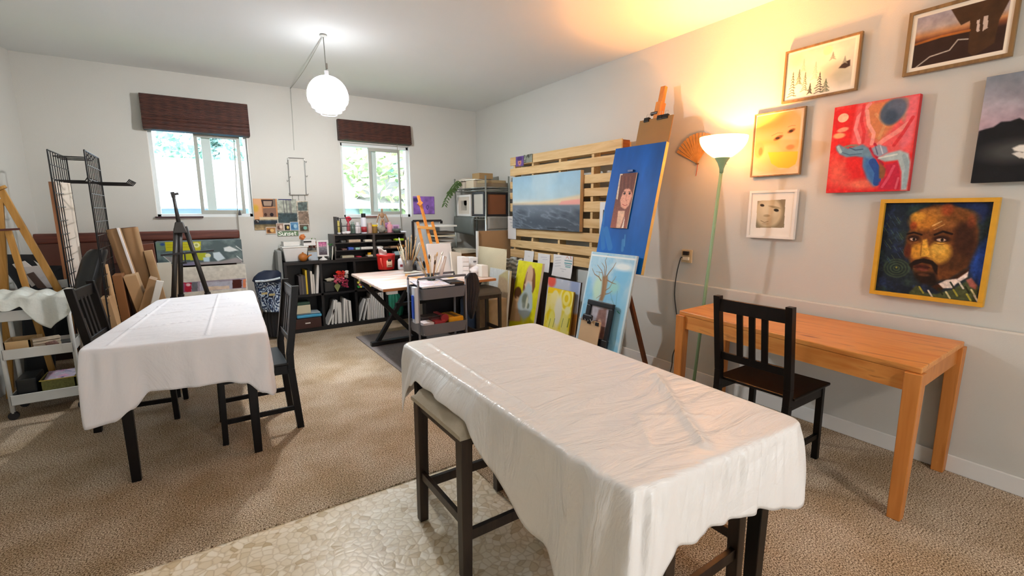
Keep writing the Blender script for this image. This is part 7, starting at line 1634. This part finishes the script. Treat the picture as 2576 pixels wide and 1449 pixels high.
p.poly([K(800, 800), K(880, 790), K(950, 870), K(860, 905), K(810, 860)], '#c4d4dc', soft=.01); p.poly([K(680, 860), K(760, 850), K(760, 910), K(690, 910)], '#b4d0dc', soft=.01); p.poly([K(640, 920), K(900, 900), K(1080, 860), K(1160, 880), K(1160, 950), K(640, 970)], '#a89c9c', .8, .02); p.line([K(1080, 720), K(1150, 770)], .007, '#dce4e4'); p.line([K(1090, 840), K(1150, 890)], .007, '#dce4e4')
p.poly([K(200, 850), K(330, 850), K(330, 930), K(270, 910)], '#8c8c8c'); p.line([K(200, 845), K(290, 920)], .006, '#c8ccc8'); p.poly([K(420, 930), K(620, 900), K(620, 980), K(440, 975)], '#8c84a4', .8, .01)
t = thing('supply_bin', 'long clear bin of art supplies with yellow green packets under the left window', 'bin', f.P(f.w/2, f.h, -.1))
mb = MB(); f.slab(mb, 0, 0, f.w, f.h, -.22, -.002); mb.build('body', mat('#5c6c6c', .4), t, True, bevel=.006)
painted(p, f.P(0, 0, 0), f.P(f.w, 0, 0), f.P(f.w, f.h, 0), f.P(0, f.h, 0), 'contents', t, True, .25)
f = Flat([(455, 674), (617, 665), (625, 745), (458, 750)], (0, 5.95, 0), (0, -1, 0)); to_floor(f)
p = Paint(f.w, f.h, 120, bg='#d2d0c6'); K = lambda x, y: f.conv(*kf(x, y))
p.poly([K(300, 1170), K(1200, 1110), K(1205, 1230), K(300, 1290)], '#9c94a4'); p.poly([K(415, 1165), K(540, 1160), K(540, 1275), K(415, 1280)], '#b02038'); p.poly([K(380, 1175), K(460, 1170), K(460, 1280), K(380, 1285)], '#98507a'); p.ell(*K(500, 1190), .02, .016, '#e0c0c8', soft=.5)
p.poly([K(545, 1160), K(615, 1155), K(615, 1270), K(545, 1275)], '#70747c'); p.poly([K(640, 1165), K(1035, 1140), K(1035, 1240), K(640, 1265)], '#b4b8c8'); p.poly([K(700, 1215), K(1000, 1200), K(1000, 1240), K(700, 1260)], '#dac8b4'); p.poly([K(1035, 1130), K(1150, 1125), K(1150, 1225), K(1040, 1235)], '#481c14'); p.poly([K(1165, 1125), K(1200, 1120), K(1200, 1225), K(1165, 1225)], '#d8845c'); p.noise(.12, 20, 3)
t = thing('display_cabinet', 'white cabinet with a strip of colourful prints under the supply bin', 'cabinet', f.P(f.w/2, f.h, -.05))
mb = MB(); f.slab(mb, 0, 0, f.w, f.h, -.05, -.002); mb.build('body', mat('#d6d3c8', .6), t, True, bevel=.003)
painted(p, f.P(0, 0, 0), f.P(f.w, 0, 0), f.P(f.w, f.h, 0), f.P(0, f.h, 0), 'print_strip', t, True, .5)
f = Flat([(397, 662), (431, 660), (440, 750), (402, 752)], (0, 5.90, 0), (0, -1, 0)); to_floor(f); mb = MB(); f.slab(mb, 0, 0, f.w, f.h, -.03, 0); one(mb, 'foam_sheet', mat('#d6d3c4', .7), 'narrow white panel standing left of the white cabinet, behind the tripod', 'panel')
f = Flat([(431, 664), (455, 664), (458, 750), (438, 750)], (0, 5.93, 0), (0, -1, 0)); to_floor(f); mb = MB(); f.slab(mb, 0, 0, f.w, f.h, -.03, 0); one(mb, 'beige_sheet', mat('#a4937c', .7), 'narrow beige panel wedged between the white panel and the white cabinet', 'panel')
# tripod
TB = mat('#2c2a28', .45, name='tripod_grey'); yt = 5.25
t = thing('tripod_easel', 'black metal tripod easel standing in front of the left window', 'easel', (at(450, 567, y=yt).x, yt, 0))
ap = at(452, 572, y=yt); ap2 = at(435, 487, y=yt)
MB().tube([ap, ap.lerp(ap2, .5), ap2], [.02, .014, .012], 10).build('mast', TB, t, True, smooth=True)
MB().beam(at(431, 490, y=yt), at(449, 487, y=yt), .012, .02).build('top_clamp', TB, t, True); MB().beam(at(433, 483, y=yt), at(437, 497, y=yt), .03, .02).build('clamp_knob', TB, t, True)
MB().hexa([ap+Vector(v) for v in ((-.055, -.04, -.05), (.055, -.04, -.05), (.055, .04, -.05), (-.055, .04, -.05))], [ap+Vector(v) for v in ((-.03, -.02, .05), (.03, -.02, .05), (.03, .02, .05), (-.03, .02, .05))]).build('hub', TB, t, True, bevel=.008)
for a_, b_, yo in (((443, 575), (438, 735), -.16), ((452, 575), (455, 735), .12), ((465, 570), (518, 725), -.08)):
    p0, p1 = at(*a_, y=yt), at(*b_, y=yt); d_ = (p1-p0); d_ = d_*((p0.z-.01)/(-d_.z)); p2 = p0+d_+Vector((0, yo, 0))
    MB().tube([p0, p0.lerp(p2, .5)], .02, 10).build('upper_leg', TB, t, True, smooth=True); MB().tube([p0.lerp(p2, .48), p2], .014, 10).build('lower_leg', TB, t, True, smooth=True); MB().tube([p0.lerp(p2, .46), p0.lerp(p2, .52)], .026, 10).build('leg_lock', BK, t, True)
MB().beam(at(404, 642, y=yt-.05), at(538, 630, y=yt-.05), .012, .018).build('canvas_rest', BK, t, True)
MB().beam(at(464, 634, y=yt-.06), at(467, 662, y=yt-.06), .012, .03, up=(0, 1, 0)).build('rest_bracket', BK, t, True); MB().beam(at(455, 662, y=yt-.04), at(470, 660, y=yt-.04), .02, .02).build('rest_knob', BK, t, True)

# ================================================================== CARDBOARD ROLLS AND BOXES
def roll(name, label, a0, b0, wpx, y, m, cat='roll', hollow=True, group='brown cardboard rolls'):
    p0, p1 = at(*a0, y=y), at(*b0, y=y+.0); d_ = p1-p0; 
    k_ = (p0.z-.02)/(-d_.z); p2 = p0+d_*min(k_, 2.2); r = size_at(wpx/2, p0)
    t = thing(name, label, cat, p2, 0, group)
    MB().tube([p0, p2], r, 26).build('roll', m, t, True, auto=True)
    n_ = (p0-p2).normalized(); MB().tube([p0-n_*.01, p0+n_*.003], r*.82, 24).build('dark_roll_end', mat('#5c3a22', .8), t, True)  # dark disc on the solid end paints the shade of a hollow
    return t
roll('cardboard_roll', 'thick brown cardboard roll leaning at the left of the cardboard pile', (284, 576), (325, 690), 30, 5.35, KR)
roll('cardboard_roll', 'wide brown cardboard roll leaning behind the first roll', (322, 573), (352, 690), 40, 5.55, KR)
roll('paper_roll', 'slim tan roll with white core leaning in front at the far left of the pile', (263, 665), (284, 757), 13, 5.05, KRL)
def quad_thing(name, label, cat, px, y, th, m, floor=False, group=None, tilt=0.):
    q = [at(*c_, y=y) for c_ in px]
    if floor:
        for i, j in ((3, 0), (2, 1)): d_ = q[i]-q[j]; q[i] = q[j]+d_*((q[j].z-.01)/(-d_.z))
    return one(MB().hexa(q, [v+Vector((0, th, 0)) for v in q]), name, m, label, cat, group, bevel=.003)
quad_thing('white_sheet', 'narrow white foam strip between the two brown rolls', 'sheet', [(292, 573), (299, 573), (340, 690), (333, 690)], 5.28, .02, mat('#e6dfdc', .7), True)
quad_thing('cardboard_sheet', 'brown cardboard sheet leaning right of the rolls', 'cardboard', [(361, 632), (382, 629), (404, 705), (380, 701)], 5.50, .05, KRL, True)
quad_thing('cardboard_sheet', 'dark reddish cardboard behind the brown sheet right of the rolls', 'cardboard', [(357, 615), (386, 612), (396, 680), (372, 680)], 5.62, .05, mat('#6a3c28', .8), True)
quad_thing('cardboard_box', 'open brown cardboard box in the middle of the pile behind the left table', 'box', [(309, 697), (342, 691), (362, 745), (330, 750)], 5.12, .22, KRL, True)
quad_thing('cardboard_box', 'darker brown box left of the open box in the pile', 'box', [(281, 694), (306, 692), (318, 752), (294, 756)], 5.10, .2, mat('#8a5c34', .8), True)
quad_thing('cardboard_box', 'brown box with open flap at the right of the pile beside the white strip', 'box', [(374, 700), (394, 706), (384, 741), (360, 745)], 5.08, .2, KR, True)
quad_thing('white_sheet', 'bent white card strip standing in front of the pile', 'sheet', [(393, 705), (412, 708), (402, 745), (384, 745)], 5.04, .02, mat('#dcdad2', .7), True)
quad_thing('paper_bag', 'brown paper bag low at the left of the pile behind the black chair', 'bag', [(250, 752), (275, 750), (290, 800), (256, 800)], 4.86, .18, KRL, True)
hang('office_chair', 'black leather office chair back seen left of the cardboard rolls', 'chair', [(228, 270, 627), (218, 272, 633), (205, 268, 650), (196, 262, 680), (188, 256, 710), (186, 258, 760), (190, 256, 800)], 5.0, mat('#1a1d1f', .35, name='black_leather'), .09, 4, folds=1)
hang('black_suitcase', 'black fabric case in the dark corner behind the office chair', 'bag', [(100, 222, 668), (90, 236, 676), (88, 240, 700), (92, 240, 740), (96, 238, 790), (100, 236, 860), (110, 230, 885)], 5.9, mat('#121214', .8), .10, 6, folds=2)

# ================================================================== GRID PANELS, FOAM BOARD
GB = mat('#121315', .4, metal=.3, name='black_grid_wire')
def grid_panel(label, x, y0, y1, z0, z1, hooks):
    t = thing('wire_grid_rack', label, 'grid panel', (x, (y0+y1)/2, z0), 0, 'black wire grid panels')
    mb = MB()
    for a, b in (((x, y0, z0), (x, y0, z1)), ((x, y1, z0), (x, y1, z1)), ((x, y0, z0), (x, y1, z0)), ((x, y0, z1), (x, y1, z1))): mb.tube([a, b], .006, 6)
    mb.build('outer_frame', GB, t, True)
    mb = MB()
    n = 8
    for i in range(1, n): y = y0+(y1-y0)*i/n; mb.tube([(x, y, z0), (x, y, z1)], .0035, 5)
    k = int((z1-z0)/.105)
    for i in range(1, k): z = z0+(z1-z0)*i/k; mb.tube([(x+.004, y0, z), (x+.004, y1, z)], .0035, 5)
    mb.build('wire_mesh', GB, t, True)
    for (z, ys, ln) in hooks:
        for y in ys: MB().tube([(x, y, z), (x+ln*.9, y, z+.0), (x+ln, y, z+.03)], .0045, 6).build('display_hook', GB, t, True)
grid_panel('black wire grid panel standing nearest the left wall', -.877, 5.06, 5.72, .02, 1.963, [(1.74, [5.15, 5.3, 5.45, 5.6], .2), (1.93, [5.2, 5.35, 5.5], .22)])
grid_panel('black wire grid panel with long hooks, right of the first grid panel', -.634, 4.83, 5.48, .02, 1.953, [(1.72, [4.92, 5.02, 5.12, 5.22, 5.32, 5.42], .24)])
FX = -1.0
t = thing('foam_board', 'white foam board with a wooden edge strip standing by the grid panel', 'board', (FX, 5.45, 0))
p0 = at(127, 457, y=5.28); p1 = at(150, 665, y=5.28)
bx((p0.x-.012, 5.27, .0), (p0.x+.02, 5.30, p0.z)).build('wooden_edge', wood('edge_strip', '#8a5a38', '#a87048', axis=2), t, True)
M_ = None; mb = MB(); mb.hexa([Vector((p0.x+.021, 5.28, .0)), Vector((p0.x+.09, 5.46, .0)), Vector((p0.x+.08, 5.475, .0)), Vector((p0.x+.011, 5.295, .0))], [Vector((p0.x+.021, 5.28, p0.z)), Vector((p0.x+.09, 5.46, p0.z)), Vector((p0.x+.08, 5.475, p0.z)), Vector((p0.x+.011, 5.295, p0.z))]); mb.build('board', mat('#dccfc0', .7), t, True)

# ================================================================== WOODEN EASELS AT THE LEFT EDGE
WE = wood('easel_beech', '#a8782c', '#c4934a', axis=2, rough=.5); ye2 = 5.12
t = thing('wooden_easel', 'honey coloured A-frame wooden easel cut by the left edge', 'easel', (-1.15, ye2, 0))
def ext(a, b, y, yo=0):
    p0, p1 = at(*a, y=y), at(*b, y=y); d_ = p1-p0; d_ = d_*((p0.z-.01)/(-d_.z)); return p0, p0+d_+Vector((0, yo, 0))
for a_, b_, w_, yo in (((2, 478), (136, 712), .045, .02), ((20, 578), (66, 718), .038, -.06), ((-2, 500), (6, 720), .045, .1)):
    p0, p1 = ext(a_, b_, ye2, yo); MB().beam(p0, p1, w_, .03, up=(0, 1, 0)).build('leg', WE, t, True, bevel=.003)
MB().beam(at(-8, 579, y=ye2-.03), at(50, 576, y=ye2-.03), .012, .016).build('cross_bar', mat('#5c2c24', .5), t, True)
MB().tube([at(2, 470, y=ye2-.03), at(8, 476, y=ye2-.03)], .028, 12).build('pivot_block', WE, t, True)
hang('black_pram', 'black padded seat at the far left holding a pile of white papers', 'seat', [(12, 90, 640), (6, 104, 650), (8, 112, 668), (20, 120, 690), (40, 130, 715), (50, 140, 740), (55, 140, 800), (60, 140, 900), (64, 140, 985)], 5.45, mat('#1d2026', .6), .06, 3, folds=1)
for i, (q, c_, l) in enumerate([([(30, 665), (62, 656), (118, 700), (80, 722)], '#dcd6d2', 'large white sheet at the back of the papers by the left easel'), ([(55, 672), (98, 668), (150, 722), (100, 726)], '#d0cac8', 'grey white sheet in front of the papers by the left easel'), ([(66, 690), (84, 684), (118, 724), (96, 726)], '#5c4a44', 'brown framed panel among the papers by the left easel'), ([(84, 655), (104, 668), (160, 722), (140, 724)], '#e4dfda', 'long white sheet sliding off the papers by the left easel'), ([(145, 705), (168, 702), (180, 722), (155, 724)], '#c4cacc', 'small pale sheet at the right end of the papers')]):
    quad_thing('loose_sheet', l, 'paper', q, 5.30-.035*i, .008, mat(c_, .8), False, 'papers piled by the left easel')

# ================================================================== WHITE ROLLING CART
yc0, yc1 = 4.66, 4.98
cvx = at(186, 880, y=yc0).x; cvl = at(4, 895, y=yc0).x; WC = mat('#dcdedb', .4, name='white_enamel')
zs_ = [at(90, 790, y=yc0).z, at(90, 885, y=yc0).z, at(100, 998, y=yc0).z]
t = thing('rolling_cart', 'white metal rolling cart with crafts boxes at the left edge', 'cart', ((cvl+cvx)/2, (yc0+yc1)/2, 0))
for z in zs_:
    mb = MB(); h_ = .075; z0_, z1_ = z-h_/2, z+h_/2
    mb.box((cvl, yc0, z0_), (cvx, yc0+.008, z1_)).box((cvl, yc1-.008, z0_), (cvx, yc1, z1_)).box((cvl, yc0, z0_), (cvl+.008, yc1, z1_)).box((cvx-.008, yc0, z0_), (cvx, yc1, z1_)).box((cvl, yc0, z0_), (cvx, yc1, z0_+.006)); mb.build('tray', WC, t, True, bevel=.003)
for x in (cvl+.0, cvx-.0):
    for y in (yc0+.02, yc1-.02):
        po = MB().tube([(x, y, .05), (x, y, zs_[0]+.12)], .014, 12).build('post', WC, t, True, smooth=True); MB().tube([(x, y-.012, .03), (x, y+.012, .03)], .03, 14).build('caster', BK, po, True)
z = zs_[1]-.03
# wooden crate and sticks on the middle tray
t = thing('wooden_crate', 'small pale wooden crate tray on the middle shelf of the white cart', 'crate', (cvl+.12, yc0+.1, z)); CW = wood('crate_wood', '#c4a070', '#d8ba8a', axis=0)
w0, w1 = cvl+.01, at(78, 870, y=yc0+.02).x
for a, b in (((w0, yc0+.015, z), (w1, yc0+.027, z+.12)), ((w0, yc0+.19, z), (w1+.03, yc0+.2, z+.12)), ((w0, yc0+.015, z), (w0+.01, yc0+.2, z+.12)), ((w1-.01, yc0+.015, z), (w1, yc0+.2, z+.12)), ((w0, yc0+.02, z), (w1, yc0+.2, z+.008))): bx(a, b).build('side', CW, t, True)
for i in range(5):
    a = Vector((w1+.01, yc0+.03, z+.008+.022*i)); M_ = Matrix.Translation(a) @ Matrix.Rotation(.35+.04*(i % 2), 4, 'Z'); one(bx((0, 0, 0), (.15, .05, .018), M_), 'craft_stick', mat('#dccdb6', .7, var=.15, scale=30), 'pale wooden slat in the stack right of the crate on the white cart', 'slat', 'slats stacked on the white cart', bevel=.002)
boxthing('tool_tin', (cvx-.10, yc0+.1, z), (cvx-.02, yc0+.2, z+.06), mat('#4c4e4e', .5), 'dark tin at the right end of the middle shelf of the white cart', 'tin')
blob('dried_flowers', 'small bunch of brownish dried flowers beside the slats on the white cart', 'flowers', Vector((cvx-.14, yc0+.06, z+.05)), .035, (1.3, .8, .9), mat('#8a6a60', .8, var=.6, scale=50), 5, .35)
z = zs_[2]-.03; bx0 = at(100, 960, y=yc0+.03).x
t = thing('patterned_box', 'olive patterned box with a gold rim on the lowest shelf of the white cart', 'box', (bx0+.1, yc0+.1, z)); bx1 = cvx-.02
OP = mat('#6b6a34', .6, var=.7, scale=90); mb = MB()
for a, b in (((bx0, yc0+.02, z), (bx1, yc0+.03, z+.14)), ((bx0, yc0+.25, z), (bx1, yc0+.26, z+.14)), ((bx0, yc0+.02, z), (bx0+.008, yc0+.26, z+.14)), ((bx1-.008, yc0+.02, z), (bx1, yc0+.26, z+.14)), ((bx0, yc0+.02, z), (bx1, yc0+.26, z+.006))): mb.box(a, b)
mb.build('body', OP, t, True); MB().tube([(bx0, yc0+.022, z+.14), (bx1, yc0+.022, z+.14), (bx1, yc0+.26, z+.14), (bx0, yc0+.26, z+.14), (bx0, yc0+.022, z+.14)], .004, 6).build('gold_rim', mat('#c8b45c', .35, metal=.5), t, True)
p = Paint(.2, .2, 50, bg='#c4bccc'); p.noise(.9, 5, 3, '#e0a4c4', .5); p.noise(.8, 6, 9, '#4c5a8c', .6); p.noise(.7, 7, 5, '#f0eef0', .6)
o = painted(p, (bx0+.012, yc0+.245, z+.15), (bx1-.012, yc0+.245, z+.15), (bx1-.012, yc0+.035, z+.125), (bx0+.012, yc0+.035, z+.125), 'magazine'); o.modifiers.new('thickness', 'SOLIDIFY').thickness = .012; tag(o, 'colourful magazine lying in the olive patterned box', 'magazine')
boxthing('storage_tub', (cvl+.03, yc0+.04, z), (bx0-.02, yc1-.04, z+.17), mat('#1d2124', .35), 'dark smoky plastic tub on the lowest shelf of the white cart', 'tub', bevel=.01)
boxthing('black_tray', (cvl+.02, yc0+.03, zs_[0]+.01), (at(62, 770, y=yc0).x, yc1-.03, zs_[0]+.075), BK, 'black folded item on the top tray of the white cart', 'tray', bevel=.015)
# plastic sheet over the top tray
mb = MB(); zt3 = zs_[0]+.135
def pl(u, v):
    x = cvl-.04+(cvx-cvl+.07)*u
    if v < .5: y = yc1-.02-(yc1-yc0-.02)*(v/.5); z_ = zt3+.012*sin(u*6)+.012*sin(v*22+u*5)+.012*sin(u*23)
    else:
        w_ = (v-.5)/.5; y = yc0-.02-.03*w_+.008*sin(u*21); L_ = .06+.012*sin(u*7)+(.19*max(0, 1-abs(u-.72)/.30)**.7 if abs(u-.72) < .3 else 0); z_ = zt3-.01-L_*w_+.01*sin(u*18)
    return Vector((x, y, z_))
mb.grid(pl, 48, 30); one(mb, 'plastic_sheet', mat('#d4d9d2', .3, bump=.5, bscale=25, name='white_plastic'), 'crumpled white plastic sheet draped over the top of the white cart', 'sheet', smooth=True, solid=.003)
# ================================================================== CAMERA AND OUTPUT
cam = bpy.data.cameras.new('camera'); cam.sensor_width = 36; cam.lens = F/2576*36; cam.clip_start = .02; cam.clip_end = 200
co = bpy.data.objects.new('camera', cam); COL.objects.link(co)
co.matrix_world = Matrix.Translation((0, 0, CH)) @ CM.to_4x4()
SC.camera = co
for o in list(COL.objects):
    if o.parent is None:
        o.location = Vector(o.location)*SCALE
        if o.type in ('MESH', 'EMPTY'): o.scale = Vector(o.scale)*SCALE
        if o.type == 'LIGHT' and o.data.type == 'AREA': o.data.size *= SCALE; o.data.size_y *= SCALE
SC.view_settings.view_transform = 'Standard'; SC.view_settings.look = 'None'; SC.view_settings.gamma = 1
SC.view_settings.exposure = 0.64
SC.cycles.max_bounces = 6; SC.cycles.diffuse_bounces = 3; SC.cycles.glossy_bounces = 2; SC.cycles.use_adaptive_sampling = True; SC.cycles.adaptive_threshold = .1; SC.cycles.transparent_max_bounces = 8
SC.cycles.sample_clamp_indirect = 6; SC.cycles.use_denoising = True
SC.cycles.caustics_reflective = False; SC.cycles.caustics_refractive = False
